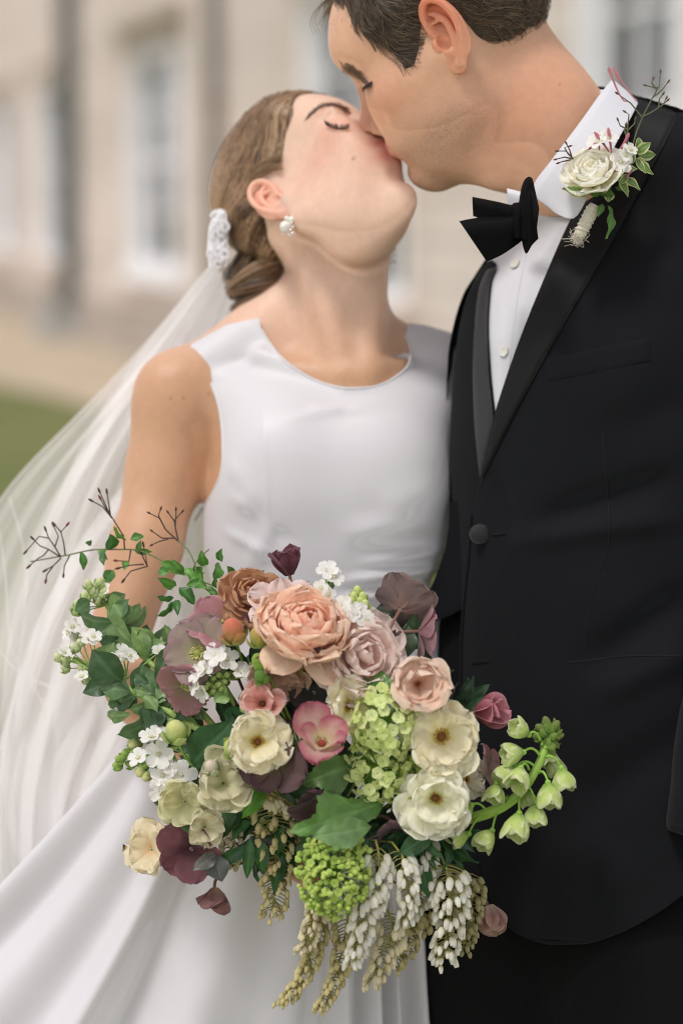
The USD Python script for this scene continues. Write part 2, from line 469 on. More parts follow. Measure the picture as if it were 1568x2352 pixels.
class Pose:
    """Where a head is: rotation, size, place, and a soft bend of its proportions towards the person's own."""
    def __init__(self, rot, scale, centre, rbf=None):
        from scipy.spatial.transform import Rotation as Ro
        self.R = Ro.from_rotvec(rot).as_matrix()      # local -> couple's frame
        self.s, self.c = scale, np.asarray(centre, float)
        self.rbf = rbf

    def fit_bend(self, obs, side, sigma=0.066, lm=None):
        lm = lm or LM
        """photo coordinates of landmarks -> displacement weights"""
        L = np.array([np.array(lm[n] if isinstance(n, str) else n) * [1, side, 1] for n in obs])
        q = self.fwd_raw(L)
        x, y = np.array(list(obs.values()), float).T
        t = P(x, y, D0 + q[:, 2])
        dis = t - q
        K = np.exp(-((t[:, None] - t[None]) ** 2).sum(-1) / (2 * sigma**2))
        wts = np.linalg.solve(K + 0.012 * np.eye(len(t)), dis)
        self.rbf = (t, wts, sigma)
        n, self.step = 72, 0.009
        self.lo = self.c - n * self.step / 2
        g = self.lo + self.step * np.stack(np.meshgrid(*[np.arange(n)] * 3, indexing="ij"), -1).reshape(-1, 3)
        from scipy.ndimage import spline_filter
        self.field = [spline_filter(a.reshape(n, n, n), 3, mode="nearest") for a in self.exact(g).T[:2]]

    def fwd_raw(self, q):
        return (np.asarray(q) * self.s) @ self.R.T + self.c

    def bend(self, p):
        from scipy.ndimage import map_coordinates
        q = ((p - self.lo) / self.step).T
        return np.stack([map_coordinates(a, q, order=3, mode="nearest", prefilter=False) for a in self.field] + [np.zeros(len(p))], 1)

    def exact(self, p):
        t, wts, sg = self.rbf
        K = np.exp(-((p[:, None] - t[None]) ** 2).sum(-1) / (2 * sg**2))
        return K @ wts

    def inv(self, p):
        p = np.asarray(p, float)
        sh = p.shape
        p = p.reshape(-1, 3)
        if self.rbf is not None:
            p = p - self.bend(p)
        return (((p - self.c) @ self.R) / self.s).reshape(sh)

    def fwd(self, q):
        p0 = self.fwd_raw(q)
        if self.rbf is None:
            return p0
        p = p0.copy()
        for _ in range(6):
            p = p0 + self.bend(p)
        return p

    def rigid(self, q, at_):
        """moves q without bending it, as the place at_ moves"""
        return self.fwd_raw(q) + (self.fwd(at_[None]) - self.fwd_raw(at_[None]))

    def sdf(self, f):
        return lambda p: f(self.inv(p)) * self.s


def at_depth(centre_xy_m, w):
    """image shift in metres at the couple's plane -> centre in the frame at depth w"""
    return np.array([centre_xy_m[0] * (D0 - w) / D0, centre_xy_m[1] * (D0 - w) / D0, -(D0 - w)])


BRIDE_OBS = dict(tragus=(655, 446), chin=(949, 439), menton=(930, 494), mouth=(874, 357), lips=(898, 353), eyeout=(750, 287), eyein=(797, 293), browmid=(749, 245), glab=(815, 250), gonion=(700, 496), midjaw=(806, 514))
LM_B = dict(LM, mouth=(.087, .019, -.058))
GROOM_OBS = dict(tragus=(1003, 114), chin=(961, 409), menton=(1007, 436), mouth=(913, 341), lips=(884, 345), eyeout=(853, 185), nosetip=(835, 288), ala=(882, 299), glab=(787, 145), forehead=(774, 40))
bride_pose = Pose([-1.8613, -1.2598, -0.0402], 0.955, at_depth((-0.0143, 0.3205), -0.146))
groom_pose = Pose([0.7321111789182175, -1.9150297045268523, -2.0473887936249517], 1.06, at_depth((0.1072, 0.4690), -0.05))
LM_B |= dict(skull=(-.04, .06, .09), skull_back=(-.1, .03, .06), crown=(0, 0, .134), nape=(-.06, .06, -.01))
bride_pose.fit_bend(BRIDE_OBS | dict(skull=(518, 380), skull_back=(522, 520), crown=(632, 278), nape=(592, 535)), -1, lm=LM_B)
groom_pose.fit_bend(GROOM_OBS, 1)
# ------------------------------------------------------------------ the two bodies (implicit), in the couple's frame
def rows_sdf(p, rows, ang=0.0):
    """a trunk: rows of (photo y, centre x px, depth, half width px, half depth m), its sections turned by ang about the vertical"""
    from scipy.interpolate import PchipInterpolator
    r = np.asarray(rows, float)
    yy = -(r[:, 0] - CY) * PX
    o = np.argsort(yy)
    cx, cz, a, b = [PchipInterpolator(yy[o], v[o], extrapolate=True)(np.clip(p[..., 1], yy.min(), yy.max())) for v in ((r[:, 1] - CX) * PX, r[:, 2] - D0, r[:, 3] * PX, r[:, 4])]
    dx, dz = p[..., 0] - cx, p[..., 2] - cz
    c, s = math.cos(ang), math.sin(ang)
    u, v = dx * c + dz * s, -dx * s + dz * c
    n = 2.4
    k = (np.abs(u / a) ** n + np.abs(v / b) ** n) ** (1 / n)
    g = np.sqrt((u / a**2) ** 2 + (v / b**2) ** 2) / np.maximum(np.sqrt((u / a) ** 2 + (v / b) ** 2), 1e-6)
    d = (k - 1) / np.maximum(g, 1e-6)
    return np.maximum(d, np.maximum(p[..., 1] - yy.max(), yy.min() - p[..., 1]))


def Q(x, y, w):
    return P(x, y, w)


B_ROWS = [(800, 770, -.170, 150, .050), (850, 760, -.168, 290, .066), (900, 758, -.165, 312, .080), (980, 760, -.160, 296, .094), (1060, 757, -.158, 285, .102), (1150, 748, -.158, 290, .106), (1250, 744, -.158, 286, .102), (1350, 735, -.158, 258, .096), (1450, 730, -.158, 238, .092), (1600, 730, -.158, 232, .090)]


def bride_trunk(p):
    d = rows_sdf(p, B_ROWS)
    d = sU(d, cap(p, Q(470, 868, -.168), Q(640, 800, -.178), .028, .038), .04)
    d = sU(d, cap(p, Q(1045, 856, -.185), Q(890, 846, -.180), .028, .034), .03)
    for bx in (655, 880):
        d = sU(d, ell(p, Q(bx, 1085, -.095), np.array([.056, .060, .040])), .05)
    return d


HAND_W = -0.005


def close_to(p, c, r, f):
    """f where p is within r of c, a far value elsewhere"""
    L = np.linalg.norm(p - c, axis=-1)
    d = np.maximum(L - r * .55, .03)
    m = L < r
    if m.any():
        d[m] = f(p[m])
    return d


def bride_skin(p):
    d = close_to(p, bride_pose.c, .20, bride_pose.sdf(lambda q: head_sdf(q, False)))
    neck = chain(p, [Q(705, 430, -.175), Q(768, 590, -.160), Q(788, 700, -.160), Q(795, 800, -.168)], [.049, .0415, .0435, .058], .03)
    neck = sU(neck, ell(p, Q(835, 500, -.135), np.array([.026, .022, .030])), .035)       # under the chin
    neck = sU(neck, cap(p, Q(690, 540, -.126), Q(800, 868, -.100), .011, .007), .04)     # neck muscle to the notch
    neck = sU(neck, cap(p, Q(868, 610, -.135), Q(846, 868, -.100), .011, .008), .03)
    neck = sU(neck, ell(p, Q(815, 640, -.120), np.array([.012, .020, .012])), .04)
    d = sU(d, neck, .03)
    t = bride_trunk(p)
    t = sU(t, cap(p, Q(825, 868, -.093), Q(930, 828, -.118), .0065, .004), .02)           # collar bones
    t = sU(t, cap(p, Q(790, 872, -.093), Q(600, 822, -.125), .0065, .007), .02)
    t = sS(t, ell(p, Q(810, 868, -.082), np.array([.010, .010, .010])), .02)
    t = sU(t, cap(p, Q(650, 700, -.185), Q(486, 846, -.172), .030, .026), .06)
    t = sU(t, cap(p, Q(890, 800, -.190), Q(1040, 850, -.185), .030, .026), .05)
    d = sU(d, t, .035)
    arm = chain(p, [Q(414, 900, -.160), Q(380, 1080, -.150), Q(334, 1260, -.120), Q(262, 1500, -.075)], [.039, .0395, .0360, .0315], .03)
    arm = sU(arm, ell(p, Q(402, 922, -.155), np.array([.041, .048, .041])), .05)
    fore = chain(p, [Q(262, 1500, -.075), Q(330, 1590, -.040), Q(588, 1828, .028)], [.0320, .0325, .0205], .03)
    arm = sU(arm, fore, .02)
    d = sU(d, arm, .03)
    return sU(d, close_to(p, Q(682, 1924, .045), .12, hand_sdf), .008)


def hand_sdf(p):
    """her right hand closed round the stems, seen from its back and thumb side"""
    Q = lambda x, y, w: P(x + 32, y - 46, w)
    # stems run down through (705, 2010); palm behind and below the wrist
    wr, kn = Q(560, 1870, .028), Q(640, 1965, .040)
    d = chain(p, [wr, Q(600, 1920, .030), kn], [.021, .024, .024], .02)
    d = sU(d, chain(p, [Q(628, 1915, .046), Q(655, 1985, .050)], [.013, .013], .01), .02)
    for i, (dx, dy) in enumerate([(0, 0), (-14, 34), (-30, 66), (-48, 96)]):
        L = [1.0, 1.05, .98, .8][i]
        a = Q(662 + dx, 1940 + dy, .060)
        b = Q(662 + dx + 62 * L, 1940 + dy + 20, .074)
        c = Q(662 + dx + 96 * L, 1940 + dy + 34, .050)
        e = Q(662 + dx + 70 * L, 1940 + dy + 36, .030)
        d = sU(d, chain(p, [Q(636 + dx, 1930 + dy, .048), a, b, c, e], [.0105, .0098, .0090, .0082, .0076], .004), .005)
    th = chain(p, [Q(612, 1905, .054), Q(660, 1912, .070), Q(705, 1925, .080), Q(738, 1945, .078)], [.0125, .0110, .0098, .0085], .006)
    return sU(d, th, .007)


G_ANG = math.radians(24)
G_ROWS = [(330, 1470, -.075, 130, .05), (420, 1500, -.085, 235, .085), (520, 1506, -.085, 332, .105), (600, 1484, -.085, 380, .113), (650, 1470, -.085, 402, .118), (720, 1456, -.085, 412, .122), (800, 1447, -.085, 417, .126), (1000, 1440, -.085, 414, .128), (1200, 1440, -.085, 402, .124), (1350, 1440, -.085, 400, .122), (1600, 1440, -.085, 405, .124), (1900, 1442, -.085, 415, .128), (2230, 1450, -.085, 425, .130)]


def groom_trunk(p):
    d = rows_sdf(p, G_ROWS, G_ANG)
    # the slope of the shoulders, from the neck
    d = sU(d, cap(p, Q(1370, 330, -.075), Q(1720, 450, .01), .062, .066), .05)
    d = sU(d, cap(p, Q(1310, 480, -.085), Q(1205, 740, -.16), .056, .054), .05)
    return d


def groom_skin(p):
    d = close_to(p, groom_pose.c, .21, groom_pose.sdf(lambda q: head_sdf(q, True)))
    neck = chain(p, [Q(1120, 120, -.055), Q(1225, 270, -.052), Q(1345, 410, -.060)], [.066, .066, .067], .03)
    neck = sU(neck, ell(p, Q(1090, 345, -.050), np.array([.036, .030, .034])), .06)
    neck = sU(neck, ell(p, Q(1142, 402, -.040), np.array([.014, .013, .013])), .025)      # throat
    return sU(d, neck, .028)


def ear_mesh(ps, side, male, h=.0012, tilt=25, off=(-.004, .071, 0), sc=1.0):
    a = math.radians(-tilt * side)
    A = np.array([[math.cos(a), -math.sin(a), 0], [math.sin(a), math.cos(a), 0], [0, 0, 1]])
    v, f = nets(lambda p: ear_sdf(p, male), (-.034, -.012, -.036), (.014, .022, .042), h)
    v = (v * sc * [1, side, 1]) @ A.T + np.array(off) * [1, side, 1]
    return ps.rigid(v, np.array(off) * [1, side, 1]), f if side > 0 else f[:, ::-1]
# ------------------------------------------------------------------ people: helpers
import shapely
from scipy.spatial import cKDTree


def srgb(r, g, b):
    c = np.array([r, g, b]) / 255.0
    return np.where(c <= 0.04045, c / 12.92, ((c + 0.055) / 1.055) ** 2.4)


def photo(p):
    p = np.asarray(p)
    return CX + FPX * p[..., 0] / -p[..., 2], CY - FPX * p[..., 1] / -p[..., 2]


def smooth_line(pts, step=2.0, closed=False):
    """a soft curve through photo points, resampled every step"""
    from scipy.interpolate import PchipInterpolator
    p = np.asarray(pts, float)
    if closed:
        p = np.vstack([p, p[:1]])
    t = np.concatenate([[0], np.cumsum(np.linalg.norm(np.diff(p[:, :2], axis=0), axis=1) ** 0.8)])
    s = np.linspace(0, t[-1], max(8, int(np.linalg.norm(np.diff(p[:, :2], axis=0), axis=1).sum() / step)))
    return PchipInterpolator(t, p)(s)


def dense(poly, step=2.0):
    p = np.asarray(poly, float)
    out = []
    for a, b in zip(p, np.roll(p, -1, 0)):
        n = max(1, int(np.linalg.norm(b - a) / step))
        out.append(a + (b - a) * (np.arange(n) / n)[:, None])
    return np.vstack(out)


class Caster:
    """where the sight line through a photo point meets a mesh"""
    def __init__(self, v, f):
        from trimesh.ray.ray_pyembree import RayMeshIntersector
        self.m = trimesh.Trimesh(v, f, process=False)
        self.r = RayMeshIntersector(self.m)
        self.vn = np.array(self.m.vertex_normals)
        self.v, self.f = np.array(v), np.array(f)

    def hit(self, x, y, far=None):
        x, y = np.broadcast_arrays(np.asarray(x, float), np.asarray(y, float))
        sh = x.shape
        d = P(x.ravel(), y.ravel(), 0)
        d /= np.linalg.norm(d, axis=1)[:, None]
        t = self.r.intersects_first(np.zeros_like(d), d)
        ok = t >= 0
        T = self.v[self.f[t]]
        N = np.cross(T[:, 1] - T[:, 0], T[:, 2] - T[:, 0])
        k = (T[:, 0] * N).sum(1) / np.where(np.abs((d * N).sum(1)) < 1e-12, 1e-12, (d * N).sum(1))
        p = d * k[:, None]
        b = np.clip(trimesh.triangles.points_to_barycentric(T, p), 0, 1)
        n = (self.vn[self.f[t]] * b[:, :, None]).sum(1)
        n /= np.linalg.norm(n, axis=1)[:, None] + 1e-9
        if not ok.all():                                   # beside the body: the depth of the point whose outline is nearest
            if not hasattr(self, "tree"):
                self.tree = cKDTree(np.stack(photo(self.v), 1))
            _, j = self.tree.query(np.stack([x.ravel()[~ok], y.ravel()[~ok]], 1))
            p[~ok] = d[~ok] * (self.v[j][:, 2] / d[~ok][:, 2])[:, None]
            n[~ok] = self.vn[j]
        return p.reshape(*sh, 3), n.reshape(*sh, 3)


def cut(v, f, outline, vn, front=0.0):
    """the part of the surface that faces the viewer inside an outline (photo coordinates), with a clean edge"""
    b = dense(outline, 1.0)
    x, y = photo(v)
    ins = shapely.contains_xy(shapely.Polygon(b), x, y)
    fr = vn[:, 2] > front
    keep = (ins & fr)[f].any(1) & fr[f].sum(1).astype(bool)
    f2 = f[keep]
    u = np.unique(f2)
    v2 = v.copy()
    mv = u[~ins[u]]
    if len(mv):
        _, j = cKDTree(b).query(np.stack([x[mv], y[mv]], 1))
        z = v[mv, 2]
        d = D0 + z
        v2[mv] = P(b[j, 0], b[j, 1], d)
        # slide along the slope
        dx = v2[mv] - v[mv]
        n = vn[mv]
        dz = np.clip(-(dx[:, 0] * n[:, 0] + dx[:, 1] * n[:, 1]) / np.maximum(n[:, 2], 0.3), -0.004, 0.004)
        v2[mv] = P(b[j, 0], b[j, 1], d + dz)
    m = np.full(len(v), -1); m[u] = np.arange(len(u))
    return v2[u], m[f2], u


def soften(v, f, mask, n=24):
    """evens the skin out where mask is 1"""
    import scipy.sparse as sp
    e = np.vstack([f[:, [0, 1]], f[:, [1, 2]], f[:, [2, 0]]])
    A = sp.coo_matrix((np.ones(2 * len(e)), (np.r_[e[:, 0], e[:, 1]], np.r_[e[:, 1], e[:, 0]])), shape=(len(v), len(v))).tocsr()
    A.data[:] = 1
    A = sp.diags(1 / np.maximum(np.asarray(A.sum(1)).ravel(), 1)) @ A
    for _ in range(3):
        v = v + .5 * (A @ v - v)
    m = (.6 * mask)[:, None]
    for _ in range(n):
        v = v + m * (A @ v - v)
    return v


def weld(a, b):
    """one continuous surface of two that run into each other"""
    import manifold3d as mf
    ms = [mf.Manifold(mf.Mesh(np.asarray(v, np.float32), np.asarray(f, np.uint32))) for v, f in (a, b)]
    r = ms[0] + ms[1]
    if r.num_vert() < max(len(a[0]), len(b[0])) * .8:
        v, f = join(a, b)                                   # hidden bridging slivers added to connect the two surfaces
        d, j = cKDTree(a[0]).query(b[0])
        k = np.argsort(d)[:40]
        o = len(a[0])
        fb = np.asarray(b[1])
        nxt = {int(t[0]): int(t[1]) for t in fb}
        return v, np.vstack([f, [(o + int(i), int(j[i]), o + nxt[int(i)]) for i in k if int(i) in nxt]])
    m = r.to_mesh()
    return np.array(m.vert_properties[:, :3], float), np.array(m.tri_verts, int)


def face_mask(q):
    """0 at the eyes, nose and mouth, 1 elsewhere"""
    m = np.stack([q[:, 0], np.abs(q[:, 1]), q[:, 2]], 1)
    keep = np.maximum(np.maximum(gauss(m, (.080, .032, .010), (.020, .020, .013)), gauss(m, (.105, 0, -.028), (.022, .026, .022))), np.maximum(gauss(m, (.094, 0, -.058), (.020, .030, .016)), gauss(m, (-.003, .07, 0), (.012, .02, .014))))
    return 1 - np.clip(keep * 1.6, 0, 1)


def normals(v, f):
    return trimesh.Trimesh(v, f, process=False).vertex_normals


def creases(v, lines):
    """soft folds: (x1, y1, x2, y2, half width px, height m) in photo coordinates -> height per vertex"""
    x, y = photo(v)
    h = np.zeros(len(v))
    for x1, y1, x2, y2, wd, a in lines:
        ax, ay = x2 - x1, y2 - y1
        L = math.hypot(ax, ay)
        s = ((x - x1) * ax + (y - y1) * ay) / L
        t = (-(x - x1) * ay + (y - y1) * ax) / L
        end = np.clip(np.minimum(s / (0.35 * L), (L - s) / (0.35 * L)), 0, 1)
        end = end * end * (3 - 2 * end)
        h += a * np.exp(-(t / wd) ** 2) * end
    return h


def sheet(outline, caster, lift, thick=0.0012, step=7.0, edge=10.0, bulge=0.0, depth=None):
    """cloth with a thickness lying over a body inside an outline (photo coordinates): lift above it, edges rolled down"""
    b = dense(outline, step * 0.6)
    poly = shapely.Polygon(b)
    x0, y0, x1, y1 = poly.bounds
    gx, gy = np.meshgrid(np.arange(x0, x1, step), np.arange(y0, y1, step))
    gx = gx + (np.arange(gx.shape[0]) % 2)[:, None] * step / 2
    g = np.stack([gx.ravel(), gy.ravel()], 1)
    g = g[shapely.contains_xy(poly.buffer(-step * 0.45), g[:, 0], g[:, 1])]
    pts = np.vstack([b, g])
    from scipy.spatial import Delaunay
    tri = Delaunay(pts).simplices
    c = pts[tri].mean(1)
    tri = tri[shapely.contains_xy(poly, c[:, 0], c[:, 1])]
    a, bb, cc = pts[tri[:, 0]], pts[tri[:, 1]], pts[tri[:, 2]]
    cr = (bb[:, 0] - a[:, 0]) * (cc[:, 1] - a[:, 1]) - (bb[:, 1] - a[:, 1]) * (cc[:, 0] - a[:, 0])
    tri = tri[np.abs(cr) > 1e-6]
    cr = cr[np.abs(cr) > 1e-6]
    tri = np.where((cr > 0)[:, None], tri[:, ::-1], tri)
    dist = cKDTree(b).query(pts)[0]
    dist[: len(b)] = 0
    roll = np.sqrt(np.clip(1 - (1 - np.clip(dist / edge, 0, 1)) ** 2, 0, 1))
    if depth is None:
        p, n = caster.hit(pts[:, 0], pts[:, 1])
        w = D0 + p[:, 2]
    else:
        w = depth(pts[:, 0], pts[:, 1])
    up = lift + (roll - 1) * thick + bulge * roll
    front = P(pts[:, 0], pts[:, 1], w + up)
    back = P(pts[:, 0], pts[:, 1], w + lift - 2.2 * thick)
    nb = len(b)
    i = np.arange(nb); j = (i + 1) % nb
    ccw = shapely.LinearRing(b).is_ccw
    n0 = len(pts)
    side = np.vstack([np.stack([i, j, n0 + j], 1), np.stack([i, n0 + j, n0 + i], 1)])
    if not ccw:
        side = side[:, ::-1]
    side = side[:, ::-1]
    return np.vstack([front, back]), np.vstack([tri, tri[:, ::-1] + n0, side])


def keep_in(pts, poly):
    return shapely.contains_xy(shapely.Polygon(poly), pts[:, 0], pts[:, 1])


class Signed2:
    """signed distance to a plane outline (inside positive), looked up from a fine table"""
    def __init__(self, poly, lo, hi, step):
        self.lo, self.step = np.asarray(lo, float), step
        n = np.ceil((np.asarray(hi) - lo) / step).astype(int) + 1
        g = np.stack(np.meshgrid(*[self.lo[i] + step * np.arange(n[i]) for i in range(2)], indexing="ij"), -1).reshape(-1, 2)
        d = cKDTree(dense(poly, step * .5)).query(g)[0]
        self.t = np.where(shapely.contains_xy(shapely.Polygon(poly), g[:, 0], g[:, 1]), d, -d).reshape(n)

    def __call__(self, x, y):
        from scipy.ndimage import map_coordinates
        return map_coordinates(self.t, [(x - self.lo[0]) / self.step, (y - self.lo[1]) / self.step], order=1, mode="nearest")


def gauss(q, c, r):
    return np.exp(-(((q - np.array(c)) / np.array(r)) ** 2).sum(-1))


def mixc(base, col, a):
    return base * (1 - a[:, None]) + np.asarray(col) * a[:, None]


def strands_on(rng, caster_mesh, roots, normal, flow, sdf, length, n, lift0, lift1, jitter, step_fix=True):
    """combed strands: start at roots, follow flow(p) along the surface of sdf, rising from lift0 to lift1"""
    base = roots.copy()
    out = [base + normal * lift0]
    gn = normal.copy()
    L = length * (0.7 + 0.6 * rng.random(len(base)))[:, None]
    jit = rng.normal(size=(len(base), 3)) * jitter
    for k in range(1, n):
        d = flow(base) + jit
        d = d - gn * (d * gn).sum(1)[:, None]
        d /= np.linalg.norm(d, axis=1)[:, None] + 1e-9
        base = base + d * L / (n - 1)
        g, dd = grad(sdf, base, 0.0015)
        base = base - g * (dd / np.maximum((g**2).sum(1), 0.2))[:, None]
        gn = g / (np.linalg.norm(g, axis=1)[:, None] + 1e-9)
        out.append(base + gn * (lift0 + (lift1 - lift0) * k / (n - 1)))
    return np.stack(out, 1)
# ------------------------------------------------------------------ setting: lawn, path, building
def bx(lo, hi):
    lo, hi = np.minimum(lo, hi), np.maximum(lo, hi)
    b = trimesh.creation.box(hi - lo)
    return b.vertices + (lo + hi) / 2, b.faces


def structure(name, mesh, m, label, cat_, kind="structure", smooth=False):
    path = numbered("/World/" + name)
    g = usdkit.mesh(stage, path, mesh, m, smooth=smooth)
    for k, v in (("kind", kind), ("label", label), ("category", cat_)):
        g.GetPrim().SetCustomDataByKey(k, v)
    return path


M["lawn"] = mat("lawn_grass", {
    "g": ("geometry", {}),
    "n": ("noise_texture", {"scale": 0.35, "detail": 5.0}),
    "n2": ("noise_texture", {"scale": 40.0, "detail": 3.0}),
    "ad": ("mix", {"mix_type": "mix", "fac": 0.4}),
    "r": ("rgb_ramp", {"ramp": [(0.35, (0.085, 0.135, 0.032)), (0.50, (0.160, 0.175, 0.060)), (0.62, (0.235, 0.205, 0.095))]}),
    "b": ("bump", {"strength": 0.6, "distance": 0.03}),
    "p": ("principled_bsdf", {"roughness": 0.9, "specular_ior_level": 0.2}),
}, [("g.position", "n.vector"), ("g.position", "n2.vector"), ("n.color", "ad.color1"), ("n2.color", "ad.color2"), ("ad.color", "r.fac"), ("r.color", "p.base_color"), ("n2.fac", "b.height"), ("b.normal", "p.normal")])
M["gravel"] = mat("sandy_gravel", {
    "g": ("geometry", {}),
    "n": ("noise_texture", {"scale": 1.2, "detail": 6.0}),
    "v": ("voronoi_texture", {"scale": 60.0}),
    "r": ("rgb_ramp", {"ramp": [(0.3, (0.42, 0.33, 0.22)), (0.7, (0.56, 0.46, 0.34))]}),
    "b": ("bump", {"strength": 0.5, "distance": 0.01}),
    "p": ("principled_bsdf", {"roughness": 0.95}),
}, [("g.position", "n.vector"), ("g.position", "v.vector"), ("n.fac", "r.fac"), ("r.color", "p.base_color"), ("v.distance", "b.height"), ("b.normal", "p.normal")])


def stone_mat(name, c, amt=.12):
    c = np.array(c)
    return mat(name, {
        "g": ("geometry", {}),
        "o": ("object_info", {}),
        "n": ("noise_texture", {"scale": 1.1, "detail": 6.0, "roughness": 0.6}),
        "n2": ("noise_texture", {"scale": 25.0, "detail": 4.0}),
        "r": ("rgb_ramp", {"ramp": [(0.25, tuple(c * (1 - amt) * [1, .94, .86])), (0.5, tuple(c)), (0.75, tuple(np.minimum(c * (1 + amt), .8)))]}),
        "mr": ("map_range", {"to_min": 0.93, "to_max": 1.05}),
        "hs": ("hsv", {}),
        "b": ("bump", {"strength": 0.35, "distance": 0.01}),
        "p": ("principled_bsdf", {"roughness": 0.85, "specular_ior_level": 0.25}),
    }, [("g.position", "n.vector"), ("g.position", "n2.vector"), ("n.fac", "r.fac"), ("o.random", "mr.value"), ("mr.result", "hs.value"), ("r.color", "hs.color"), ("hs.color", "p.base_color"), ("n2.fac", "b.height"), ("b.normal", "p.normal")])


M["stone"] = stone_mat("pale_sandstone", (0.64, 0.555, 0.495))
M["stone_dark"] = stone_mat("lintel_stone", (0.44, 0.37, 0.30))
M["plinth"] = stone_mat("plinth_stone", (0.38, 0.325, 0.28), .2)
M["white_paint"] = mat("white_paint", {"g": ("geometry", {}), "n": ("noise_texture", {"scale": 9.0, "detail": 4.0}), "r": ("rgb_ramp", {"ramp": [(0.3, (0.84, 0.82, 0.83)), (0.7, (0.88, 0.86, 0.87))]}), "p": ("principled_bsdf", {"roughness": 0.45})}, [("g.position", "n.vector"), ("n.fac", "r.fac"), ("r.color", "p.base_color")])
M["pipe_green"] = mat("grey_green_pipe_paint", {"g": ("geometry", {}), "n": ("noise_texture", {"scale": 6.0, "detail": 4.0}), "r": ("rgb_ramp", {"ramp": [(0.3, (0.045, 0.055, 0.052)), (0.7, (0.070, 0.080, 0.075))]}), "p": ("principled_bsdf", {"roughness": 0.5})}, [("g.position", "n.vector"), ("n.fac", "r.fac"), ("r.color", "p.base_color")])
M["pipe_brown"] = mat("brown_pipe_paint", {"g": ("geometry", {}), "n": ("noise_texture", {"scale": 6.0, "detail": 4.0}), "r": ("rgb_ramp", {"ramp": [(0.3, (0.10, 0.078, 0.066)), (0.7, (0.145, 0.115, 0.098))]}), "p": ("principled_bsdf", {"roughness": 0.55})}, [("g.position", "n.vector"), ("n.fac", "r.fac"), ("r.color", "p.base_color")])
M["pane"] = mat("window_glass", {
    "f": ("fresnel", {"IOR": 1.5}),
    "t": ("transparent_bsdf", {"color": (0.92, 0.95, 0.95)}),
    "gl": ("glossy_bsdf", {"color": (1, 1, 1), "roughness": 0.02}),
    "p": ("mix_closure", {}),
}, [("f.fac", "p.fac"), ("t.BSDF", "p.closure1"), ("gl.BSDF", "p.closure2")], surface="p.closure")
M["blind"] = mat("grey_blind", {"g": ("geometry", {}), "w": ("wave_texture", {"scale": 3.0, "bands_direction": "z"}), "r": ("rgb_ramp", {"ramp": [(0.0, (0.30, 0.33, 0.37)), (1.0, (0.42, 0.45, 0.49))]}), "p": ("principled_bsdf", {"roughness": 0.8})}, [("g.position", "w.vector"), ("w.fac", "r.fac"), ("r.color", "p.base_color")])
M["dark_room"] = mat("dim_room", {"p": ("principled_bsdf", {"base_color": (0.10, 0.105, 0.11), "roughness": 0.9})})  # dimness of the unlit rooms put into a dark colour
M["iron"] = mat("dark_iron", {"p": ("principled_bsdf", {"base_color": (0.05, 0.048, 0.045), "roughness": 0.6})})

ng = 60
gx, gy = np.meshgrid(np.concatenate([-np.geomspace(900, 3, ng)[:-1], np.linspace(-3, 3, 12), np.geomspace(3, 900, ng)[1:]]), np.concatenate([[-900, -200, -50, -15, -5], np.linspace(-2, 60, 60), [80, 150, 400, 900]]), indexing="ij")
structure("lawn", gridmesh(np.stack([gx, gy, .02 * (meshkit.noise(np.stack([gx, gy, 0 * gx], -1) * .4) - .5) - .012], -1)), M["lawn"], "mown lawn with dry straw-coloured patches running up to the path", "lawn", smooth=True)

# the wall runs away to the left: its line and directions on the ground
A0 = np.array([0.60, 15.4])                       # a point of the wall seen at the middle of the picture
WD = np.array([-0.258, 0.966]); WD /= np.linalg.norm(WD)      # along the wall, away from the viewer
WN = np.array([-WD[1], WD[0]])                    # out of the wall, towards the lawn
if WN @ (np.array([0, 0]) - A0) < 0:
    WN = -WN


def wl(s, out, zz):
    """s metres along the wall, out metres before its face, height"""
    s, out, zz = np.broadcast_arrays(np.asarray(s, float), np.asarray(out, float), np.asarray(zz, float))
    q = A0 + s[..., None] * WD + out[..., None] * WN
    return np.concatenate([q, zz[..., None]], -1)


def wbox(s0, s1, o0, o1, z0, z1):
    v, f = bx(np.array([s0, o0, z0], float), np.array([s1, o1, z1], float))
    p = wl(v[:, 0], v[:, 1], v[:, 2])
    if np.linalg.det(np.stack([np.append(WD, 0), np.append(WN, 0), [0, 0, 1]])) < 0:
        f = f[:, ::-1]
    return p, f


def photo_to_wall(x):
    """where the sight line of a photo column meets the wall line"""
    a = (x - CX) / FPX / math.cos(PITCH)
    # X = a' * depth ; depth along the ground ~ y
    d = np.array([a, 1.0])
    m = np.stack([d, -WD], 1)
    t, s = np.linalg.solve(m, A0)
    return s


def photo_z(x, y):
    """height on the wall under a photo point"""
    s = photo_to_wall(x)
    q = A0 + s * WD
    d = W(P(x, y, 0)) - CAM
    return CAM[2] + d[2] / d[1] * q[1]


def ground(x, y):
    d = W(P(x, y, 0)) - CAM
    return (CAM - d * CAM[2] / d[2])[:2]


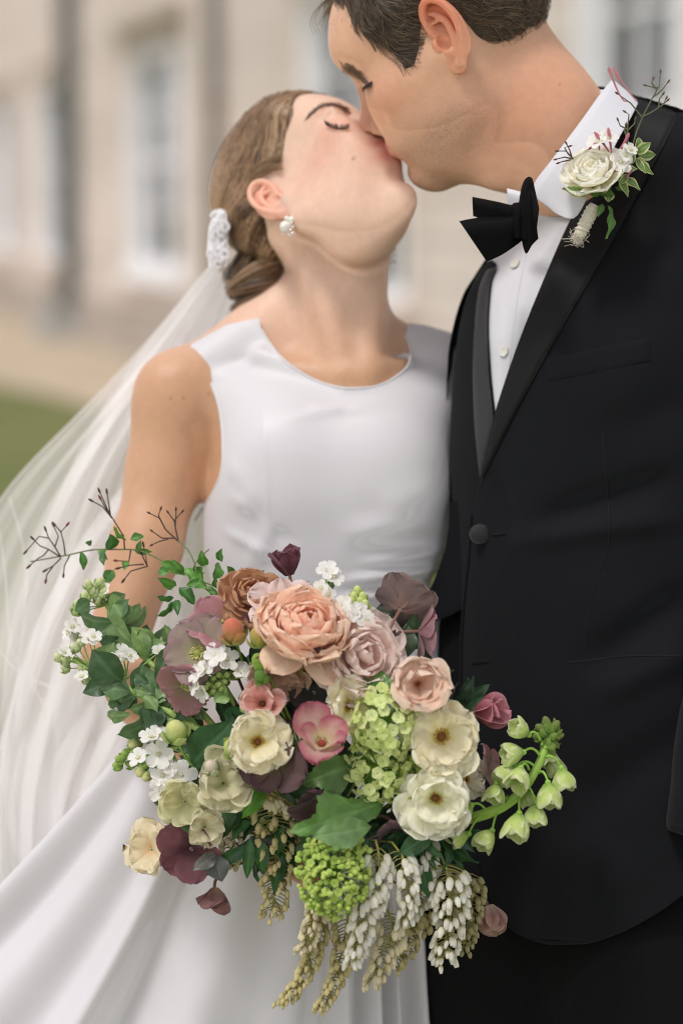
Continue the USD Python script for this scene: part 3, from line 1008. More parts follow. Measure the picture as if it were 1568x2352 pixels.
e0, e1 = ground(0, 893), ground(175, 932)
ed = (e1 - e0) / np.linalg.norm(e1 - e0)
far_ = e0 - ed * 60
near_ = e0 + ed * 40
c0, c1 = wl(-14, .02, 0)[:2], wl(60, .02, 0)[:2]
t_ = np.linspace(0, 1, 60)
wob_ = (meshkit.noise(np.stack([t_ * 70, 0 * t_, 0 * t_], -1), 4) - .5) * .25
edge_ = near_ + (far_ - near_) * t_[:, None] + wob_[:, None] * np.array([-ed[1], ed[0]])
wall_ = c0 + (c1 - c0) * t_[:, None]
pg_ = np.stack([np.hstack([edge_, 0 * t_[:, None] + .006]), np.hstack([wall_, 0 * t_[:, None] + .006])], 1)
pv_, pf_ = gridmesh(pg_)
if np.cross(pv_[pf_[0][1]] - pv_[pf_[0][0]], pv_[pf_[0][2]] - pv_[pf_[0][0]])[2] < 0:
    pf_ = pf_[:, ::-1]
structure("path", (pv_, pf_), M["gravel"], "sandy gravel path between the lawn and the foot of the stone wall", "path")
bld = Thing("building", "pale sandstone building with white sash windows and drainpipes behind the couple", "building", wl(10, 0, 0))
TOP, S0, S1 = 6.6, -9.0, 46.0
# windows: from / to along the wall, sill and head height
def win(xl, xr, yt, yb):
    sl, sr = photo_to_wall(xl), photo_to_wall(xr)
    return min(sl, sr), max(sl, sr), photo_z((xl + xr) / 2, yb), photo_z((xl + xr) / 2, yt)


sA = win(306, 425, 108, 622)
wd = (sA[1] - sA[0])
sB = win(700, 935, -330, 700)
sC = win(1312, 1560, -560, 700)
W2 = [(a, b, sA[2], sA[3]) for a, b in (sA[:2], sB[:2], sC[:2])]
far = []
ss = sA[1] + 4.0
while ss < S1 - 3:
    far.append((ss, ss + wd, sA[2], sA[3])); ss += 5.2
wins = sorted(W2 + far)
PL = .55
cut_s = [S0]
for a, b, _, _ in wins:
    cut_s += [a, b]
cut_s.append(S1)
HC = .27
zc = PL
k = 0
bld.part("wall", join(wbox(S0, S1, -.55, -.30, 0, TOP), wbox(S0, S0 + .3, -8, -.30, 0, TOP), wbox(S1 - .3, S1, -8, -.3, 0, TOP), wbox(S0, S1, -8, -7.7, 0, TOP)), M["stone"], smooth=False)
rng = np.random.default_rng(3)
blocks = []
WALLP = bld.path + "/wall"
while zc < TOP - .01:
    z1 = min(zc + HC, TOP)
    segs = []
    for i in range(0, len(cut_s), 2):
        segs.append((cut_s[i], cut_s[i + 1], zc, z1))
    for a, b, zs, zt in wins:
        if z1 <= zs + .001 or zc >= zt - .001:
            segs.append((a, b, zc, z1))
        elif zc < zs:
            segs.append((a, b, zc, zs))
        elif z1 > zt:
            segs.append((a, b, zt, z1))
    for a, b, p0, p1 in segs:
        o = rng.normal() * .002
        blocks.append((abs((a + b) / 2 - 4), wbox(a, b, -.30, o, p0 + .004, p1 - .004)))
    zc = z1
for i, (dd, b) in enumerate(blocks):
    bld.part("stone_course", b, M["stone"], parent=WALLP, smooth=False)
bld.part("plinth", wbox(S0, S1, -.30, .09, 0, PL - .003), M["plinth"], smooth=False)
bld.part("roof", join(wbox(S0 - .3, S1 + .3, -8.3, .35, TOP + .003, TOP + .3)), M["stone_dark"], smooth=False)
for a, b, zs, zt in wins:
    fw = .085
    fr = bld.part("window", join(wbox(a + .003, a + fw, -.26, .014, zs, zt), wbox(b - fw, b - .003, -.26, .014, zs, zt), wbox(a + fw, b - fw, -.26, .014, zt - fw, zt - .003), wbox(a + fw, b - fw, -.26, .014, zs, zs + fw)), M["white_paint"], smooth=False)
    mid = (zs + zt) / 2
    iw = (b - a) - 2 * fw
    bars = [wbox(a + fw, b - fw, -.20, -.12, mid - .03, mid + .03)]
    for j in (1, 2):
        c = a + fw + iw * j / 3
        bars.append(wbox(c - .014, c + .014, -.19, -.13, zs + fw, mid - .03)); bars.append(wbox(c - .014, c + .014, -.19, -.13, mid + .03, zt - fw))
    for z_ in ((zs + fw + mid) / 2, (mid + zt - fw) / 2):
        bars.append(wbox(a + fw, b - fw, -.188, -.132, z_ - .014, z_ + .014))
    bld.part("sash_bars", join(*bars), M["white_paint"], parent=fr, smooth=False)
    bld.part("pane", wbox(a + fw, b - fw, -.165, -.160, zs + fw, zt - fw), M["pane"], parent=fr, smooth=False)
    bld.part("blind", wbox(a + fw, b - fw, -.290, -.285, zs + fw, zt - fw), M["blind"] if (a, b) == sC[:2] else M["dark_room"], parent=fr, smooth=False)  # blind in one window; elsewhere a dark sheet standing in for room shade
    bld.part("sill", wbox(a - .12, b + .12, -.10, .11, zs - .13, zs - .003), M["white_paint"] if (a, b) == sA[:2] else M["stone"], smooth=False)
    bld.part("lintel", join(wbox(a - .22, b + .22, -.10, .16, zt + .20, zt + .36), wbox(a - .12, b + .12, -.10, .06, zt + .003, zt + .198)), M["stone_dark"] if (a, b) == sA[:2] else M["stone"], smooth=False)


def pipe(x, wpx, m, label, z0=.5):
    s = photo_to_wall(x)
    q = A0 + s * WD
    r = wpx / 2 / FPX * q[1]
    zz = np.linspace(z0, TOP - .05, 14)
    parts = [tube(wl(s, r + .03, zz), r, 14)]
    for z_ in np.arange(z0 + .5, TOP, 1.9):
        parts.append(tube(wl(s, r + .03, np.array([z_ - .05, z_ + .05])), r * 1.18, 14))
        parts.append(wbox(s - r * .5, s + r * .5, -.005, .04, z_ - .03, z_ + .03))
    if z0 > .3:
        parts.append(tube(wl(s, r + .03 + np.array([0, .02, .16]), np.array([z0 + .02, z0 - .12, z0 - .22])), r, 12))
    bld.part("drainpipe", join(*parts), m, label=label)


pipe(192, 40, M["pipe_green"], "grey green drainpipe left of the window", 0.62)
pipe(515, 30, M["pipe_brown"], "brown drainpipe between the windows", 0.1)
M["gully"] = stone_mat("pale_concrete", (0.42, 0.42, 0.40), .1)
s_ = photo_to_wall(196)
bld.part("drain_gully", join(wbox(s_ - .35, s_ + .35, .10, .55, 0, .30), wbox(s_ - .28, s_ + .28, .16, .49, .303, .36)), M["gully"], smooth=False)
# ------------------------------------------------------------------ the bride
M["skin"] = skin("skin")
M["white_satin"] = cloth("ivory_satin", (0.63, 0.606, 0.625), rough=0.45, weave=1500, bump=0.06, sheen=0.25, spec=0.35, var=0.015)
bride = Thing("person", "bride in sleeveless white dress and tulle veil, head tilted back, holding the bouquet", "person", W(P(700, 3900, -0.16)) * [1, 1, 0], frame="couple")

hv, hf = nets(bride_skin, Q(150, 150, -.34), Q(1130, 2170, .12), .0023)
hv = soften(hv, hf, face_mask(bride_pose.inv(hv)) * np.clip(np.linalg.norm(hv - Q(682, 1924, .045), axis=1) / .05 - 1.4, 0, 1))
ev, ef = ear_mesh(bride_pose, -1, False, .0011, tilt=30, off=(-.006, .069, -.002), sc=.98)
sv, sf = weld((hv, hf), (ev, ef))


def bride_pigment(v):
    q = bride_pose.inv(v)
    m = q * [1, -1, 1]
    base = np.tile(srgb(224, 186, 164), (len(v), 1))
    body = np.clip((bride_pose.c[1] - .10 - v[:, 1]) / .10, 0, 1)
    base = mixc(base, srgb(194, 149, 116), body)
    base = mixc(base, srgb(208, 112, 92), 0.34 * gauss(m, (.060, .046, -.020), (.026, .030, .026)))          # blush
    base = mixc(base, srgb(205, 112, 90), 0.16 * gauss(m, (.030, .062, -.016), (.030, .03, .026)))
    base = mixc(base, srgb(176, 104, 78), 0.55 * gauss(m, (.078, .034, .0235), (.02, .018, .0065)))            # eye shadow
    lips = np.maximum(gauss(m, (.092, .0, -.0525), (.03, .028, .0052)), gauss(m, (.092, 0, -.0625), (.03, .026, .0060)))
    base = mixc(base, srgb(192, 92, 84), np.clip(1.2 * lips, 0, .9) * (q[:, 0] > .075))
    base = mixc(base, srgb(196, 110, 88), 0.35 * gauss(m, (.116, 0, -.022), (.012, .014, .012)))
    x, y = photo(v)
    d = np.hypot(x - 812, y - 363)
    base = mixc(base, srgb(150, 100, 70), 0.75 * np.exp(-((d / 4.2) ** 2)) * (v[:, 2] > bride_pose.c[2] - .03))                         # mole
    for mx, my in ((393, 915), (421, 914), (480, 905)):
        base = mixc(base, srgb(120, 80, 55), 0.7 * np.exp(-((np.hypot(x - mx, y - my) / 3.2) ** 2)))
    return base


pg = bride_pigment(sv)
is_ear = cKDTree(ev).query(sv)[0] < 2e-5
pg[is_ear] = mixc(pg[is_ear], srgb(222, 138, 112), np.full(is_ear.sum(), .45))
BODY = bride.part("body", (sv, sf), M["skin"], color={"pigment": pg, "beard": np.zeros(len(sv))})
bride_skin_cast = Caster(hv, hf)

# hair: a combed cap with loose strands over it
B_HAIR = [(705, 214), (672, 262), (650, 318), (645, 372), (622, 392), (600, 406), (575, 424), (578, 450), (604, 480), (612, 520), (622, 560), (660, 610)]
xy = bride_pose.inv(bride_skin_cast.hit(*np.array(B_HAIR, float).T)[0])
xy = np.vstack([[(.078, 0, .100), (.0795, 0, .084)], xy, [(-.09, 0, -.045), (-.16, 0, -.05), (-.16, 0, .17), (.03, 0, .17)]])
b_line = Signed2(np.stack([xy[:, 0], xy[:, 2]], 1), (-.16, -.14), (.13, .16), .002)


def b_thick(q):
    s = b_line(q[:, 0], q[:, 2])
    return np.clip(s / 0.022, -0.35, 1)


def b_hair_local(q):
    d = head_sdf(q, False)
    near = np.abs(d) < 0.03
    t = np.full(len(d), -.002)
    t[near] = 0.0075 * b_thick(q[near])
    return d - t


gv, gf = nets(b_hair_local, (-.13, -.095, -.09), (.11, .095, .15), .0032)
M["brown_hair"] = mat("light_brown_hair", {
    "g": ("texture_coordinate", {}),
    "mp": ("mapping", {"scale": (60.0, 60.0, 14.0)}),
    "n": ("noise_texture", {"scale": 1.6, "detail": 4.0}),
    "r": ("rgb_ramp", {"ramp": [(0.30, srgb(38, 28, 21)), (0.5, srgb(62, 46, 34)), (0.72, srgb(90, 70, 52))]}),
    "b": ("bump", {"strength": 0.15, "distance": 0.001}),
    "p": ("principled_bsdf", {"roughness": 0.38, "specular_ior_level": 0.5, "anisotropic": 0.4}),
}, [("g.object", "mp.vector"), ("mp.vector", "n.vector"), ("n.fac", "r.fac"), ("r.color", "p.base_color"), ("n.fac", "b.height"), ("b.normal", "p.normal")])


def strand_mat(name, dark, mid, light, rough=0.35):
    return mat(name, {
        "h": ("hair_info", {}),
        "g": ("texture_coordinate", {}),
        "n": ("noise_texture", {"scale": 45.0, "detail": 3.0}),
        "w": ("white_noise_texture", {"dimensions": "1D"}),
        "a": ("math", {"math_type": "multiply_add", "value2": 0.45, "value3": 0.28}),
        "m": ("math", {"math_type": "multiply_add", "value2": 0.30}),
        "r": ("rgb_ramp", {"ramp": [(0.15, dark), (0.5, mid), (0.85, light)]}),
        "p": ("principled_bsdf", {"roughness": rough, "specular_ior_level": 0.55}),
    }, [("g.object", "n.vector"), ("h.index", "w.w"), ("w.value", "a.value1"), ("n.fac", "m.value1"), ("a.value", "m.value3"), ("m.value", "r.fac"), ("r.color", "p.base_color")])


M["brown_strands"] = strand_mat("light_brown_strands", srgb(44, 32, 24), srgb(98, 74, 54), srgb(172, 140, 108))
BROWNS = [strand_mat(n_, *[srgb(*c_) for c_ in cs_]) for n_, cs_ in (("dark_brown_lock", ((38, 26, 18), (64, 45, 31), (92, 66, 46))), ("mid_brown_lock", ((68, 48, 34), (102, 75, 53), (132, 101, 73))), ("ash_brown_lock", ((100, 74, 52), (138, 106, 78), (168, 134, 102))), ("fair_brown_lock", ((124, 98, 72), (164, 134, 104), (196, 166, 134))))]
hair = bride.part("hair", (bride_pose.fwd(gv), gf), M["brown_hair"])
rng = np.random.default_rng(5)
gn = normals(gv, gf)
th = np.full(len(gv), -1.0)
th = b_thick(gv)
cand = np.flatnonzero(th > -0.05)
pick = rng.choice(cand, 10000)
bun_px = P(585, 640, -.215)
bun_l = bride_pose.inv(bun_px[None])[0]


def b_flow(p):
    d = bun_l + np.array([.005, 0, 0]) - p
    return d / (np.linalg.norm(d, axis=1)[:, None] + 1e-9)


st = strands_on(rng, None, gv[pick] + rng.normal(size=(len(pick), 3)) * .0008, gn[pick], b_flow, b_hair_local, .080, 9, .0003, .0012, .045)
st = bride_pose.fwd(st.reshape(-1, 3)).reshape(st.shape)
rel_ = gv[pick] - bun_l
key_ = np.stack([np.arctan2(rel_[:, 2], rel_[:, 0] + .02) * 11, np.sign(gv[pick][:, 1]) * 3 + gv[pick][:, 1] * 25, 0 * rel_[:, 0]], 1)
bride.locks("hair_strands", st, np.linspace(.0007, .0005, 9), BROWNS, rng, parent=hair, size=1.0, key=key_, spread=.45)
# the low bun: twisted locks
bun_c, bun_r = P(592, 654, -.200), np.array([.0325, .0450, .036])
locks, bst = [], []
for k in range(13):
    t = np.linspace(0, 1, 26)
    ph = k * 2.4 + rng.random() * .5
    turns = 0.75 + 0.5 * rng.random()
    lat = (-1.2 + 2.4 * ((k * 0.618) % 1)) + 0.5 * np.sin(t * 3 + k)
    th_ = ph + t * turns * 2 * np.pi
    ax = np.stack([np.cos(lat) * np.cos(th_), np.sin(lat), np.cos(lat) * np.sin(th_)], 1)
    c, s = math.cos(.5), math.sin(.5)
    ax = np.stack([ax[:, 0] * c - ax[:, 1] * s, ax[:, 0] * s + ax[:, 1] * c, ax[:, 2]], 1)
    path = bun_c + ax * bun_r * (0.86 + 0.10 * np.sin(t * 5 + k)[:, None])
    rad = .0075 * np.sin(np.pi * np.clip(t * .94 + .03, 0, 1)) ** .5 + .0015
    locks.append(tube(path, rad, 9))
    for _ in range(46):
        a, b_ = rng.random() * 2 * np.pi, .75 + .35 * rng.random()
        u = np.gradient(path, axis=0); u /= np.linalg.norm(u, axis=1)[:, None]
        n1 = ax / np.linalg.norm(ax, axis=1)[:, None]; n2 = np.cross(u, n1)
        tw = a + t * 1.5
        bst.append(path + (n1 * np.cos(tw)[:, None] + n2 * np.sin(tw)[:, None]) * (rad * b_ + .0006)[:, None])
core = trimesh.creation.icosphere(3, 1.0)
bun = bride.part("bun", join((core.vertices * bun_r * .88 + bun_c, core.faces), *locks), M["brown_hair"], parent=hair)
bride.locks("bun_strands", np.array(bst), np.full(26, .0009), BROWNS, rng, parent=hair, spread=.8)
# wisps before the ear and at the nape
wis = []
for k in range(70):
    a = np.array([648 + rng.normal() * 5, 352 + rng.random() * 40])
    e = np.array([598 + rng.normal() * 10, 402 + rng.normal() * 7])
    m_ = (a + e) / 2 + [0, -12 - 10 * rng.random()]
    t = np.linspace(0, 1, 9)[:, None]
    q = (1 - t) ** 2 * a + 2 * t * (1 - t) * m_ + t**2 * e
    p, n = bride_skin_cast.hit(q[:, 0], q[:, 1])
    wis.append(p + n * (.004 + .004 * rng.random()))
for k in range(26):
    a = P(600 + rng.normal() * 22, 720 + rng.normal() * 10, -.20)
    t = np.linspace(0, 1, 9)[:, None]
    wis.append(a + t * np.array([(rng.random() - .6) * .02, -.014 - .012 * rng.random(), 0]) + t**2 * rng.normal(size=3) * .006)
bride.curves("hair_wisps", np.array(wis), np.linspace(.0007, .0004, 9), M["brown_strands"], parent=hair, kind="stuff")


def hairs_between(cast, rng, n, a, b, wid, slant, length, lift=.0006, k=5, drop=0.0):
    """short hairs along a photo curve a (list of points): width px, slant (dx, dy) of each hair in px"""
    c = smooth_line(a, 1.0)
    out = []
    for _ in range(n):
        i = rng.integers(len(c))
        u = i / len(c)
        q = c[i] + rng.normal(size=2) * wid * np.interp(u, [0, .25, .75, 1], b)
        s = np.array([np.interp(u, [0, 1], [slant[0][0], slant[1][0]]), np.interp(u, [0, 1], [slant[0][1], slant[1][1]])]) * length * (0.7 + .6 * rng.random()) + rng.normal(size=2) * 1.2
        t = np.linspace(0, 1, k)
        xs, ys = q[0] + s[0] * t, q[1] + s[1] * t
        p, nn = cast.hit(xs, ys)
        out.append(p + nn * (lift * np.sin(.3 + 2.4 * t))[:, None])
    return np.array(out)


M["brow"] = strand_mat("dark_brown_brow", srgb(60, 44, 36), srgb(84, 62, 50), srgb(112, 86, 70), .5)
bw = hairs_between(bride_skin_cast, rng, 300, [(805, 260), (790, 248), (768, 240), (746, 241), (726, 252), (711, 268)], [1.0, .9, .6, .15], 3.0, [(-.8, -.5), (-.9, .6)], 11)
bride.curves("eyebrow", bw, np.linspace(.00045, .0002, 5), M["brow"], parent=BODY, kind="stuff")
M["lash"] = mat("black_lash", {"p": ("principled_bsdf", {"base_color": (0.012, 0.009, 0.008), "roughness": 0.5})})
ls, lash_c = [], smooth_line([(798, 293), (785, 295), (772, 294), (760, 290), (750, 284)], 1.0)
for _ in range(110):
    i = rng.integers(len(lash_c)); u = i / len(lash_c)
    p, n = bride_skin_cast.hit(*lash_c[i])
    t = np.linspace(0, 1, 5)[:, None]
    d = np.array([np.interp(u, [0, 1], [.35, -.75]), -.30, .75]) + rng.normal(size=3) * .12
    ls.append(p + n * .0002 + d * .0058 * t + np.array([0, .0055, .001]) * t**2)
bride.curves("eyelashes", np.array(ls), np.linspace(.0006, .0002, 5), M["lash"], parent=BODY, kind="stuff")
p, n = bride_skin_cast.hit(lash_c[:, 0], lash_c[:, 1])
bride.part("eyeliner", tube(p + n * .0001, .0005 * np.sin(np.linspace(.3, 2.9, len(p))) + .0003, 6), M["lash"], parent=BODY)

# dress: bodice
# a dress surface that also covers the shoulders
def dress_sdf(p):
    t = bride_trunk(p)
    t = sU(t, cap(p, Q(650, 700, -.185), Q(486, 846, -.172), .030, .026), .06)
    t = sU(t, cap(p, Q(890, 800, -.190), Q(1040, 850, -.185), .030, .026), .05)
    t = sU(t, cap(p, Q(825, 868, -.093), Q(930, 828, -.118), .0065, .004), .02)
    t = sU(t, cap(p, Q(790, 872, -.093), Q(600, 822, -.125), .0065, .007), .02)
    return t - .0045


tv, tf = nets(dress_sdf, Q(330, 640, -.32), Q(1180, 1590, .03), .0036)
tn = normals(tv, tf)
cr = creases(tv, [(760, 1340, 1040, 1300, 12, .006), (730, 1385, 1010, 1352, 10, .005), (800, 1300, 1040, 1262, 14, .004), (640, 1180, 560, 1330, 22, .003), (640, 960, 905, 925, 14, .0022), (700, 930, 800, 945, 9, .0018), (520, 1040, 600, 1180, 20, .0025), (760, 1230, 1030, 1190, 30, .005), (540, 1160, 690, 1260, 18, -.003),
                  (520, 1120, 640, 1240, 16, .003), (500, 1210, 650, 1290, 14, .003), (850, 1180, 1040, 1120, 40, .004), (600, 900, 620, 1250, 5, .0012)])
tv = tv + tn * (cr + .0012 * (meshkit.fbm(tv * 13, 2, 4) - .5))[:, None]
neckline = smooth_line([(600, 757), (618, 786), (645, 820), (678, 847), (715, 869), (755, 884), (800, 892), (845, 890), (885, 879), (915, 861), (938, 838), (944, 812), (938, 785), (930, 770)], 2)
armhole = smooth_line([(428, 808), (452, 832), (476, 866), (494, 905), (505, 950), (510, 1000), (511, 1050), (505, 1090), (490, 1125), (468, 1162), (446, 1196)], 2)
top_r = [(930, 768), (965, 772), (1000, 779), (1060, 792)]
front_poly = np.vstack([armhole[::-1], [(440, 790), (520, 745), (595, 730)], neckline, [(940, 740), (1060, 760), (1090, 1000), (1085, 1250), (1040, 1470), (440, 1470), (466, 1400), (452, 1260)]])
fv, ff, _ = cut(tv, tf, front_poly, tn, -0.12)
x, y = photo(tv)
bk = ((tn[:, 2] < 0.05) & (y > np.interp(x, [380, 440, 600, 930, 1060, 1200], [830, 815, 765, 775, 800, 830])))
fb = tf[bk[tf].all(1)]
hem = []
tc = Caster(tv, tf)
for ln in (neckline, armhole):
    p, n = tc.hit(ln[:, 0], ln[:, 1])
    hem.append(tube(p - n * .0006, .0016, 7))
u = np.unique(fb); mp_ = np.full(len(tv), -1); mp_[u] = np.arange(len(u))
DRESS = bride.part("dress", join((fv, ff), (tv[u], mp_[fb]), *hem), M["white_satin"])

# skirt: a wide swept skirt with deep folds
def loop(ctrl, n):
    from scipy.interpolate import CubicSpline
    c = np.vstack([ctrl, ctrl[:1]])
    return CubicSpline(np.linspace(0, 1, len(c)), c, bc_type="periodic")(np.arange(n) / n)


NS, NT = 320, 110
waist = loop(np.array([(466, 1395, -.16), (560, 1415, -.083), (735, 1420, -.056), (900, 1412, -.080), (995, 1392, -.16), (735, 1370, -.27)], float), NS)
hemln = loop(np.array([(-1100, 2850, -.20), (-620, 3350, .03), (420, 3950, .08), (1000, 3950, -.02), (1080, 3850, -.22), (300, 3500, -.9)], float), NS)
th_ = np.arange(NS) / NS
folds = np.zeros(NS)
for c, wd, a in ((.012, .020, .9), (.060, .014, 1.2), (.112, .030, .6), (.165, .016, .9), (.235, .040, .6), (.33, .030, .5), (.402, .014, .8), (.445, .011, 1.0), (.482, .009, 1.0), (.54, .015, .9), (.62, .02, 1), (.72, .02, 1), (.82, .02, 1), (.92, .02, 1), (.965, .014, .9)):
    dd = (th_ - c + .5) % 1 - .5
    folds += a * np.exp(-(dd / wd) ** 2)
wp, hp = P(*waist.T), P(*hemln.T)
ctr = wp.mean(0) * [1, 0, 1]
sk = []
for k in range(NT):
    s = k / (NT - 1)
    e = s**1.12
    mid_ = wp + (hp - wp) * [.12, .5, .3]
    base = wp * (1 - e) ** 2 + 2 * e * (1 - e) * mid_ + hp * e**2
    tg = np.roll(base, -1, 0) - np.roll(base, 1, 0)
    nrm = np.stack([-tg[:, 2], np.zeros(NS), tg[:, 0]], 1)
    nrm /= np.linalg.norm(nrm, axis=1)[:, None]
    out = np.sign((nrm * (base - base.mean(0))).sum(1))[:, None]
    wob = .6 + .8 * meshkit.noise(np.stack([th_ * 20, np.full(NS, s * 3), np.zeros(NS)], 1), 3)
    sk.append(base + nrm * out * ((folds * wob - .5) * (.000 + .045 * min(1, max(0, s - .10) * 2.6)) + .006)[:, None])
sk = np.array(sk)
kv, kf = gridmesh(sk, closed=True)
bride.part("skirt", (kv, kf), M["white_satin"], parent=DRESS)

# earrings: pearl clusters
M["pearl"] = mat("pearl", {"p": ("principled_bsdf", {"base_color": (0.82, 0.78, 0.72), "roughness": 0.18, "coat_weight": 0.6, "coat_roughness": 0.1, "sheen_weight": 0.2})})
M["gold"] = mat("pale_gold", {"p": ("principled_bsdf", {"base_color": (0.83, 0.66, 0.38), "metallic": 1.0, "roughness": 0.22})})
M["crystal"] = mat("crystal", {"p": ("principled_bsdf", {"base_color": (0.9, 0.9, 0.92), "roughness": 0.05, "metallic": 0.6})})
for (ex, ey, ew) in ((663, 518, bride_pose.fwd(np.array([[-.002, -.076, -.03]]))[0][2] + D0 + .002), (897, 583, -.175)):
    o = P(ex, ey, ew)
    r = .0044
    sp = lambda c, r_, n=2: (trimesh.creation.icosphere(n, r_).vertices + c, trimesh.creation.icosphere(n, r_).faces)
    E_ = bride.part("earring", sp(o + [-.0035, -.001, .002], r * 1.35, 3), M["pearl"])
    bride.part("pearl", join(sp(o + [.003, .006, .003], r * .8, 3), sp(o + [-.002, .0075, .002], r * .6)), M["pearl"], parent=E_)
    cl = [sp(o + np.array([.0035 * math.cos(a), .0035 * math.sin(a) - .001, .004]) + [.001, 0, 0], .0013, 1) for a in np.linspace(0, 6, 7)]
    cl += [sp(o + [.004, -.008, .002], .0022), sp(o + [.0, -.0095, .002], .0018), sp(o + [-.006, -.0085, .001], .0012)]
    bride.part("crystals", join(*cl), M["crystal"], parent=E_)
    bride.part("hook", tube(o + np.array([[.0, .006, 0], [.001, .012, -.001], [.002, .017, -.002], [.0005, .019, -.006]]), .0006, 6), M["gold"], parent=E_)

# veil: gathered tulle hanging from a lace comb
M["tulle"] = mat("white_tulle", {
    "g": ("texture_coordinate", {}),
    "lw": ("layer_weight", {"blend": 0.42}),
    "mr": ("map_range", {"from_min": 0.0, "from_max": 1.0, "to_min": 0.42, "to_max": 0.9, "clamp": True}),
    "t": ("transparent_bsdf", {"color": (1, 1, 1)}),
    "d": ("diffuse_bsdf", {"color": (0.93, 0.90, 0.90)}),
    "tr": ("translucent_bsdf", {"color": (0.93, 0.90, 0.90)}),
    "dm": ("mix_closure", {"fac": 0.45}),
    "p": ("mix_closure", {}),
}, [("lw.facing", "mr.value"), ("mr.result", "p.fac"), ("d.BSDF", "dm.closure1"), ("tr.BSDF", "dm.closure2"), ("t.BSDF", "p.closure1"), ("dm.closure", "p.closure2")], surface="p.closure")


def veil_sheet(top, outer, inner, nfold, amp, seed, w_bias=0.0):
    n, m = 90, 160
    from scipy.interpolate import CubicSpline, PchipInterpolator
    r = np.random.default_rng(seed)
    t = np.linspace(0, 1, n)
    O = CubicSpline(np.linspace(0, 1, len(outer)), np.array(outer, float))(t)
    I = CubicSpline(np.linspace(0, 1, len(inner)), np.array(inner, float))(t)
    u = np.linspace(0, 1, m)
    g = O[:, None] * (1 - u)[None, :, None] + I[:, None] * u[None, :, None]
    ph = np.cumsum(0.6 + r.random(m)); ph = ph / ph[-1]
    nz_ = meshkit.noise(np.stack(np.broadcast_arrays(ph[None] * 5, t[:, None] * 2.2, 0 * ph[None] + seed), -1), seed)
    f = 1.1 * np.sin((ph + .22 * (nz_ - .5)) * nfold * 2 * np.pi + .8 * np.sin(t * 3 + seed)[:, None]) * (.3 + 1.2 * nz_) + .3 * np.sin(ph * nfold * 4.6 * np.pi + 1.3 + 2.2 * t[:, None])
    sp = np.linalg.norm(O - I, axis=1)[:, None]
    g[..., 2] += w_bias + amp * f * np.clip(t[:, None] * 2.5, .12, 1)
    across = (I - O)[:, None, :2] / (sp[..., None] + 1)
    g[..., :2] += across * (f * amp / PX * .35 * np.clip(t[:, None] * 2, .1, 1))[..., None]
    return gridmesh(P(g[..., 0], g[..., 1], g[..., 2]))


v1 = veil_sheet(None, [(492, 600, -.225), (330, 790, -.235), (170, 965, -.23), (20, 1130, -.22), (-90, 1340, -.20), (-130, 1640, -.19), (-120, 2060, -.22)],
                [(545, 690, -.245), (520, 850, -.27), (490, 1050, -.27), (490, 1300, -.27), (470, 1560, -.25), (330, 1800, -.20), (280, 2000, -.22)], 5, .009, 1)
v2 = veil_sheet(None, [(488, 600, -.24), (350, 770, -.26), (225, 960, -.27), (110, 1200, -.26), (20, 1480, -.25), (-10, 1760, -.23), (40, 2000, -.24)],
                [(560, 720, -.25), (540, 860, -.29), (500, 1050, -.29), (500, 1250, -.28), (490, 1500, -.26), (390, 1700, -.22), (360, 1880, -.22)], 4, .011, 2)
v3 = veil_sheet(None, [(400, 1000, -.25), (230, 1180, -.23), (90, 1420, -.2), (0, 1700, -.20), (-60, 1950, -.24), (-100, 2250, -.27)],
                [(430, 1080, -.25), (420, 1250, -.22), (410, 1480, -.20), (400, 1650, -.21), (370, 1850, -.23), (330, 2150, -.26)], 3, .008, 5)
VEIL = bride.part("veil", join(v1, v2, v3), M["tulle"])
hems = []
for c in ([(-20, 1145, -.2), (10, 1300, -.19), (25, 1480, -.18), (90, 1600, -.18), (170, 1760, -.19)], [(-10, 1480, -.16), (70, 1560, -.15), (140, 1580, -.14), (190, 1520, -.15)], 
          [(20, 1140, -.21), (60, 1330, -.2), (40, 1560, -.18), (0, 1720, -.16)]):
    hems.append(tube(P(*smooth_line(c, 6).T), .0006, 6))
bride.part("veil_hem", join(*hems), M["tulle"], parent=VEIL)
M["lace"] = cloth("white_lace", (0.80, 0.78, 0.80), rough=0.8, weave=600, bump=0.9, sheen=0.1)
lace = []
for k in range(70):
    u, v_ = rng.random(), rng.random()
    cxp, cyp = 486 + 34 * u - 8 * v_, 485 + 125 * v_
    lace.append((trimesh.creation.icosphere(1, 1).vertices * np.array([.0024, .0024, .0016]) * (.7 + .6 * rng.random()) + P(cxp, cyp, -.175 + .02 * u + rng.normal() * .0015), trimesh.creation.icosphere(1, 1).faces))
for k in range(26):
    a = np.linspace(0, 2 * np.pi, 12)
    cxp, cyp = 484 + 36 * rng.random(), 490 + 118 * rng.random()
    lace.append(tube(P(cxp + 8 * np.cos(a), cyp + 9 * np.sin(a), -.170 + .02 * (cxp - 484) / 36), .0011, 5))
pl = np.array([(492, 484), (505, 478), (520, 482), (524, 520), (523, 570), (518, 612), (480, 614), (476, 570), (480, 520)], float)
lace.append(sheet(pl, None, 0, thick=.0012, depth=lambda x, y: -.178 + .02 * (x - 484) / 36))
bride.part("lace_comb", join(*lace), M["lace"], parent=VEIL)
